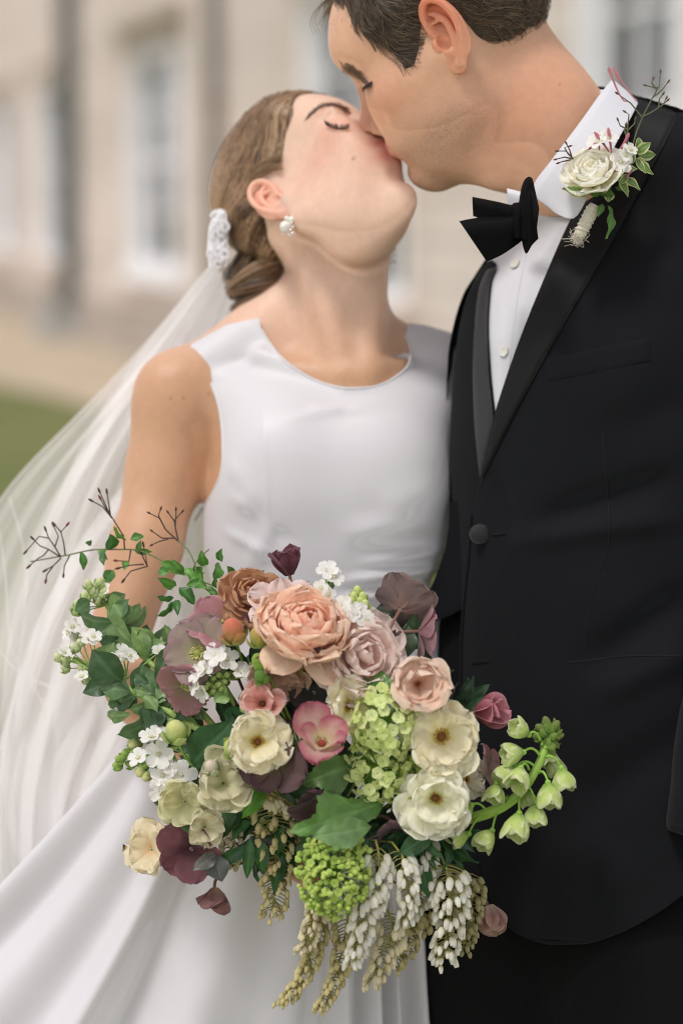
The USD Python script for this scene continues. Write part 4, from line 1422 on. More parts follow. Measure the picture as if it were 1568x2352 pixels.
# ------------------------------------------------------------------ the groom
M["black_wool"] = cloth("black_wool", (0.0066, 0.0070, 0.0088), rough=0.85, weave=1700, bump=0.35, sheen=0.035, spec=0.12, var=0.12)
M["lapel_cloth"] = cloth("black_grosgrain", (0.0062, 0.0062, 0.0066), rough=0.6, weave=2200, bump=0.2, sheen=0.02, spec=0.18, var=0.05)
M["lapel_satin"] = cloth("grey_black_satin", (0.018, 0.019, 0.020), rough=0.5, weave=2200, bump=0.1, sheen=0.10, spec=0.35, var=0.04)
M["trouser_wool"] = cloth("black_trouser_wool", (0.0060, 0.0060, 0.0066), rough=0.9, weave=1500, bump=0.3, sheen=0.02, spec=0.10)
M["shirt_cotton"] = cloth("white_cotton", (0.66, 0.65, 0.69), rough=0.8, weave=1800, bump=0.15, sheen=0.1, spec=0.25, var=0.012)
M["bow_silk"] = cloth("black_bow_silk", (0.003, 0.003, 0.0035), rough=0.7, weave=2500, bump=0.2, sheen=0.0, spec=0.08)
M["button_black"] = cloth("covered_button", (0.012, 0.012, 0.013), rough=0.7, weave=1800, bump=0.2, spec=0.3)
M["button_shell"] = mat("shell_button", {"p": ("principled_bsdf", {"base_color": (0.72, 0.69, 0.62), "roughness": 0.3})})

groom = Thing("person", "groom in a black dinner jacket, white shirt and black bow tie, leaning down to kiss", "person", W(P(1420, 3900, -0.08)) * [1, 1, 0], frame="couple")
gc = groom_pose.c
def groom_closed(p):
    b = np.abs(p - (gc + [.015, -.015, .005])) - [.150, .165, .110]
    return np.maximum(groom_skin(p), b.max(1))


hv, hf = nets(groom_closed, gc + [-.145, -.19, -.115], gc + [.175, .16, .125], .0021)
hv = soften(hv, hf, face_mask(groom_pose.inv(hv)))
ev, ef = ear_mesh(groom_pose, 1, True, .0010, tilt=20, off=(-.003, .071, .002), sc=1.10)
sv, sf = weld((hv, hf), (ev, ef))


def groom_pigment_and_shade(v):
    q = groom_pose.inv(v)
    m = q * [1, np.sign(q[:, 1]).mean() or 1, 1]
    m = np.stack([q[:, 0], np.abs(q[:, 1]), q[:, 2]], 1)
    base = np.tile(srgb(212, 164, 134), (len(v), 1))
    base = mixc(base, srgb(196, 118, 90), .5 * gauss(m, (.055, .05, -.012), (.025, .03, .024)))
    base = mixc(base, srgb(200, 120, 92), .35 * gauss(m, (-.03, .05, -.09), (.06, .05, .04)))
    stub = np.clip(np.maximum(gauss(m, (.035, .05, -.072), (.048, .04, .030)), .8 * gauss(m, (.08, .01, -.095), (.03, .03, .03))), 0, 1)
    global BEARD
    BEARD = stub * (.35 + .65 * meshkit.noise(q * 60, 2))
    base = mixc(base, srgb(150, 120, 98), stub * .38)
    base = mixc(base, srgb(184, 112, 92), .68 * gauss(m, (.110, 0, -.022), (.018, .020, .018)))
    base = mixc(base, srgb(70, 34, 28), .9 * gauss(m, (.097, .0072, -.0345), (.008, .0045, .005)))  # shade inside the nostril, painted into the skin colour
    lips = np.maximum(gauss(m, (.092, .0, -.0525), (.03, .026, .0050)), gauss(m, (.092, 0, -.0628), (.03, .024, .0058)))
    base = mixc(base, srgb(176, 92, 80), np.clip(1.2 * lips, 0, .8) * (q[:, 0] > .075))
    base = mixc(base, srgb(160, 100, 78), .45 * gauss(m, (.078, .032, .014), (.012, .018, .006)))
    x, y = photo(v)
    return mixc(base, srgb(150, 90, 60), .6 * np.exp(-((np.hypot(x - 1285, y - 193) / 3.5) ** 2)))


pg = groom_pigment_and_shade(sv)
is_ear = cKDTree(ev).query(sv)[0] < 2e-5
ql = groom_pose.inv(sv[is_ear])
pg[is_ear] = mixc(np.tile(srgb(212, 152, 122), (len(ql), 1)), srgb(214, 116, 90), np.clip(.30 + (ql[:, 2] - .005) * 14, 0, .8))
BEARD[is_ear] = 0
GBODY = groom.part("body", (sv, sf), M["skin"], color={"pigment": pg, "beard": BEARD * .8})
g_cast = Caster(hv, hf)

# hair
G_HAIR = [(808, 8), (818, 44), (838, 82), (868, 98), (905, 124), (930, 158), (950, 150), (962, 112), (966, 60), (985, 24), (1020, 14), (1055, 30), (1078, 66), (1102, 112), (1142, 152), (1190, 172), (1252, 170), (1312, 150)]
xy = groom_pose.inv(g_cast.hit(*np.array(G_HAIR, float).T)[0])
xy = np.vstack([[(.072, 0, .110), (.081, 0, .088)], xy, [(-.16, 0, xy[-1, 2] - .004), (-.17, 0, .18), (.04, 0, .18)]])
g_line = Signed2(np.stack([xy[:, 0], xy[:, 2]], 1), (-.17, -.14), (.14, .18), .002)


def g_thick(q):
    s = g_line(q[:, 0], q[:, 2])
    return np.clip(s / 0.024, -0.3, 1) ** 1.0


def g_hair_local(q):
    d = head_sdf(q, True)
    near = np.abs(d) < 0.035
    t = np.full(len(d), -.002)
    up = np.clip((q[:, 2] - .06) / .05, 0, 1)
    t[near] = ((0.0085 + .010 * up) * g_thick(q))[near]
    return d - t


hgv, hgf = nets(g_hair_local, (-.14, -.1, -.08), (.12, .1, .16), .0036)
M["dark_hair"] = mat("dark_brown_hair", {
    "g": ("texture_coordinate", {}),
    "n": ("noise_texture", {"scale": 120.0, "detail": 4.0}),
    "r": ("rgb_ramp", {"ramp": [(0.3, srgb(34, 26, 20)), (0.6, srgb(56, 43, 33)), (0.8, srgb(76, 60, 46))]}),
    "b": ("bump", {"strength": 0.2, "distance": 0.001}),
    "p": ("principled_bsdf", {"roughness": 0.5}),
}, [("g.object", "n.vector"), ("n.fac", "r.fac"), ("r.color", "p.base_color"), ("n.fac", "b.height"), ("b.normal", "p.normal")])
DARKS = [strand_mat(n_, *[srgb(*c_) for c_ in cs_], .4) for n_, cs_ in (("deep_brown_lock", ((36, 28, 21), (56, 44, 34), (76, 60, 46))), ("dark_brown_lock_groom", ((48, 38, 29), (74, 59, 45), (98, 79, 61))), ("light_tip_lock", ((66, 52, 40), (96, 78, 60), (126, 104, 82))))]
M["dark_strands"] = strand_mat("dark_brown_strands", srgb(34, 26, 20), srgb(80, 63, 48), srgb(140, 114, 88), .38)
GH = groom.part("hair", (groom_pose.fwd(hgv), hgf), M["dark_hair"])
rng = np.random.default_rng(8)
gn = normals(hgv, hgf)
th = g_thick(hgv)
pick = rng.choice(np.flatnonzero((th > -.06) & (hgv[:, 1] > -.05)), 13000)


def g_flow(p):
    """combed back over the ears and down the nape, forward and down at the fringe"""
    x, y, z_ = p.T
    back = np.stack([-.75 - .0 * x, .15 * np.sign(y), -.62 + 0 * x], 1)
    temple = np.stack([-.25 + 0 * x, 0 * x, -1 + 0 * x], 1)
    nape = np.stack([-.35 + 0 * x, 0 * x, -1 + 0 * x], 1)
    top = np.stack([.2 + 0 * x, .75 * np.sign(y + .02), .1 + 0 * x], 1)
    wt = np.clip((x - .015) / .02, 0, 1)[:, None]
    wn = np.clip((-.05 - z_ * .4 - x * .5) / .05, 0, 1)[:, None]
    wtop = np.clip((z_ - .085) / .04, 0, 1)[:, None]
    d = back * (1 - wt) + temple * wt
    d = d * (1 - wn) + nape * wn
    d = d * (1 - wtop) + top * wtop
    wv = np.stack([meshkit.noise(p * 75, k) - .5 for k in (1, 2, 3)], 1)
    return d + 1.1 * wv


base_sdf = lambda q: head_sdf(q, True)
st = strands_on(rng, None, hgv[pick], gn[pick], g_flow, g_hair_local, .026, 7, -.0015, .0024, .16)
st = groom_pose.fwd(st.reshape(-1, 3)).reshape(st.shape)
pick = pick[th[pick] > .75]
st2 = strands_on(rng, None, hgv[pick[:1400]], gn[pick[:1400]], g_flow, g_hair_local, .030, 7, .0, .0055, .35)
st = np.concatenate([st, groom_pose.fwd(st2.reshape(-1, 3)).reshape(st2.shape)])
groom.locks("hair_strands", st, np.linspace(.0007, .0003, 7), DARKS, rng, parent=GH, size=110.0, spread=.5)
# fringe falling over the far temple, loose ends on the forehead
fr = []
for k in range(320):
    a = np.array([790 + rng.random() * 60, -30 + rng.normal() * 14])
    far = rng.random() < .62
    e = np.array([752 + rng.normal() * 11 + rng.random() * 24, 30 + rng.normal() * 16]) if far else np.array([822 + rng.random() * 30, 62 + rng.random() * 44])
    t = np.linspace(0, 1, 8)[:, None]
    m_ = (a + e) / 2 + (np.array([-22, -14]) if far else np.array([-16, -6])) + rng.normal(size=2) * 5
    q = (1 - t) ** 2 * a + 2 * t * (1 - t) * m_ + t**2 * e
    w0, w1 = (-.03, -.075) if far else (.004, -.008)
    fr.append(P(q[:, 0], q[:, 1], (w0 + (w1 - w0) * t[:, 0] + rng.normal() * .006)))
for k in range(3):
    t = np.linspace(0, 1, 8)
    fr.append(P(762 - 50 * np.sin(t * 2.2) + 6 * k, -14 + 94 * t - 3 * k, -.06 + 0 * t))
groom.curves("fringe", np.array(fr), np.linspace(.0010, .0003, 8), M["dark_strands"], parent=GH, kind="stuff")
M["brow_groom"] = strand_mat("brown_brow", srgb(60, 42, 30), srgb(92, 66, 48), srgb(120, 92, 68), .5)
bw = hairs_between(g_cast, rng, 230, [(789, 148), (802, 154), (818, 166), (838, 184)], [1, .9, .6, .3], 5.5, [(.5, .6), (.9, .7)], 15, lift=.0012)
groom.curves("eyebrow", bw, np.linspace(.0005, .0002, 5), M["brow_groom"], parent=GBODY, kind="stuff")
ls = []
for k in range(60):
    u = rng.random()
    p, n = (a[0] for a in g_cast.hit([841 + 14 * u, 900], [194 - 9 * u, 250]))
    t = np.linspace(0, 1, 5)[:, None]
    ls.append(p + (np.array([-.5 + .3 * u, -.75, .25]) + rng.normal(size=3) * .15) * .008 * t + n * .0004)
groom.curves("eyelashes", np.array(ls), np.linspace(.0007, .0002, 5), M["lash"], parent=GBODY, kind="stuff")

# clothes over the trunk
tv, tf = nets(groom_trunk, Q(960, 190, -.40), Q(2020, 2225, .16), .0052)
tn = normals(tv, tf)
cr = creases(tv, [(1600, 1080, 1190, 1215, 34, -.006), (1640, 1180, 1120, 1250, 26, .004), (1640, 1330, 1300, 1560, 42, -.007), (1640, 1470, 1330, 1620, 36, .005), (1640, 1640, 1300, 1880, 60, -.006),
                  (1500, 700, 1420, 1050, 60, .003), (1130, 1060, 1200, 1260, 22, -.003), (1640, 900, 1330, 1010, 50, -.004), (1250, 1900, 1500, 2060, 60, .004)])
jv = tv + tn * (1.5 * cr + .0026 * (meshkit.fbm(tv * 14, 3, 9) - .5))[:, None]
t_cast = Caster(jv, tf)
front_edge = smooth_line([(1085, 1180), (1081, 1260), (1073, 1340), (1066, 1420), (1062, 1520), (1062, 1640), (1066, 1750), (1080, 1870), (1096, 1960), (1118, 2046), (1150, 2105), (1200, 2145), (1270, 2166), (1340, 2164), (1420, 2140), (1500, 2098), (1600, 2030), (1760, 1960)], 3)
v_left = smooth_line([(1444, 232), (1414, 313), (1370, 400), (1310, 502), (1255, 625), (1200, 760), (1160, 872), (1130, 970), (1106, 1080), (1090, 1140), (1085, 1180)], 3)
left_poly = np.vstack([[(1960, 240), (1553, 258), (1508, 240), (1462, 224)], v_left, front_edge, [(1990, 1950)]])
Lv, Lf, _ = cut(jv + tn * .0035, tf, left_poly, tn, -0.25)
Lv0 = Lv
rim = P(*smooth_line(np.vstack([front_edge]), 4).T, 0)
ep, en = t_cast.hit(front_edge[:, 0], front_edge[:, 1])
edge_roll = tube(ep + en * .0018, .0019, 7)
right_sil = [(1128, 596), (1108, 612), (1086, 648), (1066, 700), (1051, 770), (1041, 850), (1035, 950), (1032, 1060), (1032, 1160), (1030, 1230), (1018, 1300), (1003, 1370), (990, 1432)]
hem_r = [(1004, 1424), (1040, 1410), (1080, 1386)]
right_poly = np.vstack([smooth_line(right_sil, 3), smooth_line(hem_r, 3), [(1120, 1300), (1120, 1180)], smooth_line([(1112, 1180), (1126, 1080), (1137, 972), (1126, 850), (1121, 750), (1128, 650), (1140, 606)], 3)])
Rv, Rf, _ = cut(jv - tn * .002, tf, right_poly, tn, -0.2)
x, y = photo(tv)
bk = (tn[:, 2] < 0.0) & (y < 2100)
fb = tf[bk[tf].all(1)]
u = np.unique(fb); mp_ = np.full(len(tv), -1); mp_[u] = np.arange(len(u))


def sleeve_sdf(p):
    d = chain(p, [Q(1735, 480, .005), Q(1790, 1120, .045), Q(1650, 1890, .075)], [.078, .066, .052], .04)
    d = sU(d, chain(p, [Q(1190, 830, -.22), Q(1010, 1150, -.37), Q(760, 1290, -.33)], [.056, .056, .048], .04), .02)
    pl = (p - Q(1650, 1900, .075)) @ np.array([-.30, -.93, .10])
    return np.maximum(d, pl - .018)


slv, slf = nets(sleeve_sdf, Q(700, 280, -.48), Q(2050, 2050, .18), .006)
sln = normals(slv, slf)
slv = slv + sln * (.006 * (meshkit.fbm(slv * 18, 3, 2) - .5))[:, None]
side_flap = sheet(np.vstack([[(1034, 1150), (1030, 1200), (1023, 1258), (1006, 1308), (984, 1361), (974, 1440)], smooth_line(hem_r, 4), [(1092, 1300), (1092, 1150)]]), None, 0, thick=.0015, depth=lambda x, y: -.088 + np.clip(x - 990, -10, 100) * PX * .55)
JACKET = groom.part("jacket", join((Lv, Lf), side_flap, edge_roll, (Rv, Rf), (tv[u] - tn[u] * .001, mp_[fb]), (slv, slf)), M["black_wool"])

# shawl lapels and collar
lap_out = smooth_line([(1462, 224), (1508, 240), (1554, 264), (1535, 310), (1500, 378), (1462, 450), (1418, 532), (1366, 622), (1300, 735), (1240, 842), (1180, 952), (1132, 1050), (1104, 1112), (1088, 1176)], 3)
lap_poly = np.vstack([lap_out, v_left[::-1][1:-1]])
groom.part("lapel", sheet(lap_poly, t_cast, .0072, thick=.0018, step=7, edge=9, bulge=.0014), M["lapel_cloth"], parent=JACKET, smooth=50)
strip = np.vstack([smooth_line([(1118, 618), (1100, 660), (1090, 740), (1085, 850), (1088, 960), (1096, 1050), (1102, 1105)], 3), smooth_line([(1118, 1040), (1132, 968), (1122, 850), (1119, 750), (1126, 650), (1140, 612)], 3)])
groom.part("lapel", sheet(strip, t_cast, .0010, thick=.0014, step=6, edge=8, bulge=.001), M["lapel_satin"], parent=JACKET, smooth=50, label="greyer satin lapel of the far side")
welt = np.array([(1253, 826), (1492, 772), (1494, 828), (1254, 877)], float)
groom.part("breast_pocket", sheet(welt, t_cast, .0050, thick=.0010, step=7, edge=5), M["black_wool"], parent=JACKET, smooth=40)
hipw = np.array([(1303, 1511), (1440, 1499), (1580, 1494), (1580, 1522), (1440, 1524), (1304, 1533)], float)
groom.part("hip_pocket", sheet(hipw, t_cast, .0036, thick=.0007, step=6, edge=5), M["black_wool"], parent=JACKET, smooth=40)
sm = []
for ln in ([(1385, 985), (1392, 1090), (1401, 1190), (1398, 1250), (1372, 1330), (1352, 1420), (1344, 1485)], [(1304, 1522), (1440, 1511.5), (1580, 1508)]):
    q = smooth_line(ln, 5)
    p, n = t_cast.hit(q[:, 0], q[:, 1])
    sm.append(tube(p + n * .0034, .0007, 5))
groom.part("seam", join(*sm), M["lapel_cloth"], parent=JACKET)
p, n = t_cast.hit(1113, 1226)
bt = trimesh.creation.icosphere(3, 1.0)
b_ = bt.vertices * [.0103, .0100, .0052]
groom.part("button", (b_ + p + n * .0075, bt.faces), M["button_black"], parent=JACKET)
bh = []
q = smooth_line([(1092, 1522), (1110, 1520), (1130, 1518)], 2)
p, n = t_cast.hit(q[:, 0], q[:, 1])
bh.append(tube(p + n * .0040 + [0, .0008, 0], .0008, 5)); bh.append(tube(p + n * .0040 - [0, .0008, 0], .0008, 5)); bh.append((trimesh.creation.icosphere(2, .0018).vertices + p[0] + n[0] * .004, trimesh.creation.icosphere(2, .0018).faces))
q = smooth_line([(1136, 1228), (1165, 1226)], 2)
p, n = t_cast.hit(q[:, 0], q[:, 1])
bh.append(tube(p + n * .0042, .0009, 5))
groom.part("buttonhole", join(*bh[:3]), M["lapel_cloth"], parent=JACKET)
groom.part("buttonhole", bh[3], M["lapel_cloth"], parent=JACKET)

# shirt
shirt_poly = np.array([(1150, 450), (1240, 390), (1420, 300), (1450, 300), (1400, 520), (1250, 800), (1150, 1100), (1100, 1200), (1092, 1000), (1095, 700), (1118, 560)], float)
scr = creases(tv, [(1230, 560, 1150, 900, 12, .002), (1260, 600, 1200, 800, 10, .0018), (1150, 640, 1140, 900, 9, .0016), (1280, 520, 1215, 640, 9, .002)])
Sv, Sf, _ = cut(tv - tn * (.0045 - scr)[:, None], tf, shirt_poly, tn, -0.2)
SHIRT = groom.part("shirt", (Sv, Sf), M["shirt_cotton"])
s_cast = Caster(tv - tn * (.0045 - scr)[:, None], tf)
plk = np.vstack([smooth_line([(1215, 560), (1196, 640), (1178, 760), (1165, 880), (1140, 1010)], 3), smooth_line([(1098, 1010), (1135, 880), (1150, 760), (1160, 660), (1166, 590)], 3)])
groom.part("placket", sheet(plk, s_cast, .0012, thick=.0006, step=6, edge=4), M["shirt_cotton"], parent=SHIRT, smooth=40)
for bx, by in ((1185, 607), (1159, 808)):
    p, n = s_cast.hit(bx, by)
    t = np.linspace(0, 1, 16)
    prof = np.array([(0, .0012), (.003, .0012), (.0042, .0019), (.0050, .0019), (.0055, .0012), (.0055, 0), (0, 0)])
    b_ = trimesh.creation.revolve(prof, sections=20)
    zt = n; xt = np.cross([0, 1, 0], zt); xt /= np.linalg.norm(xt); yt = np.cross(zt, xt)
    bv_ = b_.vertices @ np.stack([xt, yt, zt])
    B_ = groom.part("button", (bv_ + p + n * .0016, b_.faces), M["button_shell"], parent=SHIRT)
    hl = [(trimesh.creation.icosphere(1, .0006).vertices + p + n * .0028 + xt * dx * .0011 + yt * dy * .0011, trimesh.creation.icosphere(1, .0006).faces) for dx in (-1, 1) for dy in (-1, 1)]

# collar leaf: folded cotton standing round the neck
col_top = np.array([(1407, 180, -.012), (1380, 212, .012), (1340, 268, .028), (1300, 322, .036), (1262, 372, .038), (1228, 418, .032), (1216, 452, .024)], float)
col_bot = np.array([(1466, 232, -.012), (1452, 262, .020), (1420, 318, .045), (1394, 370, .054), (1362, 424, .058), (1312, 502, .056), (1234, 448, .034)], float)


def blade(top, bot, n=40, m=18, thick=.0018, roll=.004):
    from scipy.interpolate import PchipInterpolator
    a = PchipInterpolator(np.linspace(0, 1, len(top)), top)(np.linspace(0, 1, n))
    b = PchipInterpolator(np.linspace(0, 1, len(bot)), bot)(np.linspace(0, 1, n))
    u = np.linspace(0, 1, m)
    g = a[:, None] * (1 - u)[None, :, None] + b[:, None] * u[None, :, None]
    g[..., 2] += roll * np.sin(np.pi * u ** .6)[None, :] - .003 * (u[None, :] < .06)
    F = P(g[..., 0], g[..., 1], g[..., 2])
    B = P(g[..., 0], g[..., 1], g[..., 2] - thick)
    strip = np.concatenate([F, B[:, ::-1]], 1)
    return gridmesh(strip, closed=True)


groom.part("collar", blade(col_top, col_bot, thick=.0014, roll=.0015), M["shirt_cotton"], parent=SHIRT)
st_ = blade(np.array([(1164, 432, .010), (1190, 438, .020), (1216, 446, .026)], float), np.array([(1166, 474, .006), (1188, 476, .018), (1210, 478, .024)], float), 12, 8)
band = blade(np.array([(1365, 200, -.05), (1385, 205, -.03), (1407, 180, -.014)], float), np.array([(1368, 226, -.04), (1392, 226, -.02), (1440, 232, -.014)], float), 14, 8)
groom.part("collar_band", join(st_, band), M["shirt_cotton"], parent=SHIRT)

# bow tie
BOW = groom.part("bow_tie", blade(np.array([(1216, 462, .045), (1180, 470, .052), (1140, 462, .052), (1084, 451, .040)], float), np.array([(1212, 520, .046), (1180, 524, .056), (1138, 510, .054), (1086, 496, .042)], float), 30, 14, .003, .008), M["bow_silk"])
groom.part("bow_wing", blade(np.array([(1216, 480, .050), (1180, 490, .058), (1130, 494, .056), (1054, 507, .046)], float), np.array([(1204, 548, .050), (1172, 572, .060), (1146, 588, .056), (1117, 600, .048)], float), 34, 18, .003, .010), M["bow_silk"], parent=BOW)
groom.part("bow_wing", blade(np.array([(1190, 478, .058), (1196, 434, .068), (1206, 410, .072), (1215, 405, .070), (1223, 410, .064)], float), np.array([(1184, 520, .058), (1196, 545, .074), (1210, 552, .078), (1226, 545, .072), (1238, 478, .058)], float), 40, 22, .004, .010), M["bow_silk"], parent=BOW)
groom.part("bow_loop", blade(np.array([(1198, 470, .066), (1206, 440, .080), (1216, 430, .082), (1222, 440, .078)], float), np.array([(1196, 540, .066), (1208, 582, .072), (1222, 562, .080), (1236, 548, .070)], float), 30, 16, .004, .006), M["bow_silk"], parent=BOW)
groom.part("bow_knot", blade(np.array([(1176, 468, .062), (1190, 464, .072), (1204, 470, .068)], float), np.array([(1178, 540, .062), (1190, 548, .074), (1204, 542, .068)], float), 18, 14, .006, .008), M["bow_silk"], parent=BOW)

# trousers
def trousers_sdf(p):
    d = ell(p, Q(1400, 2080, -.085), np.array([.150, .22, .085]))
    a = chain(p, [Q(1145, 2150, -.12), Q(1165, 3000, -.12), Q(1180, 3980, -.12)], [.090, .080, .075], .05)
    b = chain(p, [Q(1480, 2150, -.055), Q(1460, 3000, -.05), Q(1450, 3980, -.05)], [.105, .085, .075], .05)
    d = sU(d, a, .03)
    d = sU(d, b, .025)
    d = sU(d, ell(p, Q(1292, 1620, -.125), np.array([.136, .30, .070])), .06)
    fl = (p @ R3)[:, 2] + CAM[2]
    return np.maximum(d, .012 - fl)


pv, pf = nets(trousers_sdf, Q(900, 1300, -.40), Q(1960, 4300, .15), .011)
pn = normals(pv, pf)
pv = pv + pn * (creases(pv, [(1190, 2140, 1265, 2420, 24, -.008), (1060, 2200, 1100, 2420, 30, .004)]) + .004 * (meshkit.fbm(pv * 9, 2, 3) - .5))[:, None]
groom.part("trousers", (pv, pf), M["trouser_wool"])
# ------------------------------------------------------------------ flowers: makers
M["petal"] = mat("petal", {
    "a": ("attribute", {"attribute": "pigment"}),
    "g": ("texture_coordinate", {}),
    "n": ("noise_texture", {"scale": 160.0, "detail": 4.0}),
    "mr": ("map_range", {"from_min": 0.3, "from_max": 0.7, "to_min": 0.92, "to_max": 1.05}),
    "hs": ("hsv", {}),
    "b": ("bump", {"strength": 0.25, "distance": 0.0008}),
    "s": ("principled_bsdf", {"roughness": 0.55, "specular_ior_level": 0.3, "sheen_weight": 0.25}),
    "t": ("translucent_bsdf", {}),
    "p": ("mix_closure", {"fac": 0.36}),
}, [("g.object", "n.vector"), ("n.fac", "mr.value"), ("mr.result", "hs.value"), ("a.color", "hs.color"), ("hs.color", "s.base_color"), ("hs.color", "t.color"), ("n.fac", "b.height"), ("b.normal", "s.normal"), ("s.BSDF", "p.closure1"), ("t.BSDF", "p.closure2")], surface="p.closure")
M["leaf"] = mat("leaf", {
    "a": ("attribute", {"attribute": "pigment"}),
    "g": ("texture_coordinate", {}),
    "n": ("noise_texture", {"scale": 90.0, "detail": 5.0}),
    "mr": ("map_range", {"from_min": 0.3, "from_max": 0.7, "to_min": 0.82, "to_max": 1.15}),
    "hs": ("hsv", {}),
    "b": ("bump", {"strength": 0.35, "distance": 0.001}),
    "s": ("principled_bsdf", {"roughness": 0.42, "specular_ior_level": 0.4}),
    "t": ("translucent_bsdf", {}),
    "p": ("mix_closure", {"fac": 0.18}),
}, [("g.object", "n.vector"), ("n.fac", "mr.value"), ("mr.result", "hs.value"), ("a.color", "hs.color"), ("hs.color", "s.base_color"), ("hs.color", "t.color"), ("n.fac", "b.height"), ("b.normal", "s.normal"), ("s.BSDF", "p.closure1"), ("t.BSDF", "p.closure2")], surface="p.closure")
M["stem"] = mat("stem", {"a": ("attribute", {"attribute": "pigment"}), "g": ("texture_coordinate", {}), "n": ("noise_texture", {"scale": 200.0, "detail": 3.0}), "mr": ("map_range", {"to_min": 0.85, "to_max": 1.15}), "hs": ("hsv", {}), "b": ("bump", {"strength": 0.3, "distance": 0.0006}), "p": ("principled_bsdf", {"roughness": 0.5})},
                [("g.object", "n.vector"), ("n.fac", "mr.value"), ("mr.result", "hs.value"), ("a.color", "hs.color"), ("hs.color", "p.base_color"), ("n.fac", "b.height"), ("b.normal", "p.normal")])
GRIP = P(722, 1964, .062)


def col(c):
    return srgb(*c) if np.ndim(c) == 1 and max(c) > 1.5 else np.asarray(c, float)


def frame(axis, roll=0.0):
    a = np.asarray(axis, float); a /= np.linalg.norm(a)
    x = np.cross([0.21, .95, .1], a)
    if np.linalg.norm(x) < .1:
        x = np.cross([1, 0, 0], a)
    x /= np.linalg.norm(x)
    y = np.cross(a, x)
    c, s = math.cos(roll), math.sin(roll)
    return np.stack([x * c + y * s, -x * s + y * c, a])


def petal(rng, L, Wd, f0, f1, cup=.25, ruffle=.06, um=.62, base=.30, off=0.0, h0=0.0, n=9, m=9, tip=0.0, twist=0.0, wave=2.2, blunt=2.0):
    """a petal leaning out from the flower's axis: f0, f1 = angle from the axis (degrees) at its foot and tip"""
    u = np.linspace(0, 1, n)
    ph = np.radians(f0 + (f1 - f0) * u ** 1.3)
    du = L / (n - 1)
    r = off + np.concatenate([[0], np.cumsum(np.sin((ph[1:] + ph[:-1]) / 2) * du)])
    h = h0 + np.concatenate([[0], np.cumsum(np.cos((ph[1:] + ph[:-1]) / 2) * du)])
    w = np.where(u < um, base + (1 - base) * np.sin(np.clip(u / um, 0, 1) * np.pi / 2) ** 1.2, np.sqrt(np.clip(1 - (np.clip((u - um) / (1 - um), 0, 1)) ** blunt, 0.0, 1)))
    w[-1] = max(w[-1], .16)
    v = np.linspace(-1, 1, m)
    a0, a1 = rng.random() * 6.3, rng.random() * 6.3
    rf = (np.sin(v[None] * wave * np.pi + a0) + .6 * np.sin(v[None] * wave * 2.3 * np.pi + a1 + u[:, None] * 2)) * ruffle * L * u[:, None] ** 2
    nx, nz = -np.cos(ph), np.sin(ph)
    lift = cup * Wd * (v[None] ** 2) * w[:, None] + rf + (twist * v[None] * u[:, None] ** 1.5) * Wd
    edge = 1 - .06 * np.abs(np.sin(v * 3.3 * wave + a1)) * (np.arange(n) == n - 1)[:, None]
    rr = (r[:, None] + nx[:, None] * lift) * edge
    hh = h[:, None] + nz[:, None] * lift
    x = Wd * w[:, None] * v[None]
    g = np.stack([rr, np.broadcast_to(x, rr.shape), hh], -1)
    uu, vv = np.broadcast_arrays(u[:, None], v[None])
    V, F = gridmesh(g)
    return V, F, uu.ravel(), vv.ravel()


def tint(u, v, foot, mid, edge, vein=.0, rng=None, edge_from=.75):
    """pigment: foot -> mid along the petal, another colour towards the rim, thin veins"""
    foot, mid, edge = col(foot), col(mid), col(edge)
    c = foot * (1 - np.clip(u / .45, 0, 1))[:, None] + mid * np.clip(u / .45, 0, 1)[:, None]
    e = np.clip((np.maximum(u, .35 + .65 * np.abs(v) * np.clip(u * 2, 0, 1)) - edge_from) / (1 - edge_from + 1e-6), 0, 1)[:, None]
    c = c * (1 - e) + edge * e
    if vein:
        k = np.abs(np.sin(v * 9.0)) ** 6
        c = c * (1 - vein * (1 - k) * 0.4 - vein * .3 * k)[:, None]
    return c


def put(V, F, c, Fr, th=0.0):
    a, b = math.cos(th), math.sin(th)
    q = np.stack([V[:, 0] * a - V[:, 1] * b, V[:, 0] * b + V[:, 1] * a, V[:, 2]], 1)
    return q @ Fr + c, F


def blob(c, r, n=1, Fr=None):
    s = trimesh.creation.icosphere(n, 1.0)
    v = s.vertices * r
    return (v @ Fr if Fr is not None else v) + c, s.faces


def flat_color(n, c):
    return np.tile(col(c), (n, 1))


def painted(T, name, mesh, m, c, parent=None, **k):
    v, f = mesh
    return T.part(name, (v, f), m, color={"pigment": flat_color(len(v), c) if np.ndim(c) == 1 or isinstance(c, tuple) else c}, parent=parent, **k)


def stem_to(T, c, axis, r=.0018, colr=(95, 125, 60), grip=None, rng=None, sag=0.0):
    a = np.asarray(axis, float); a /= np.linalg.norm(a)
    g = (GRIP if grip is None else grip) + (rng.normal(size=3) * [.006, .006, .004] if rng is not None else 0)
    t = np.linspace(0, 1, 12)[:, None]
    d = np.linalg.norm(g - c)
    m_ = c - a * d * .35
    p = (1 - t) ** 2 * c + 2 * t * (1 - t) * m_ + t**2 * g
    painted(T, "stem", tube(p, r, 7), M["stem"], colr)


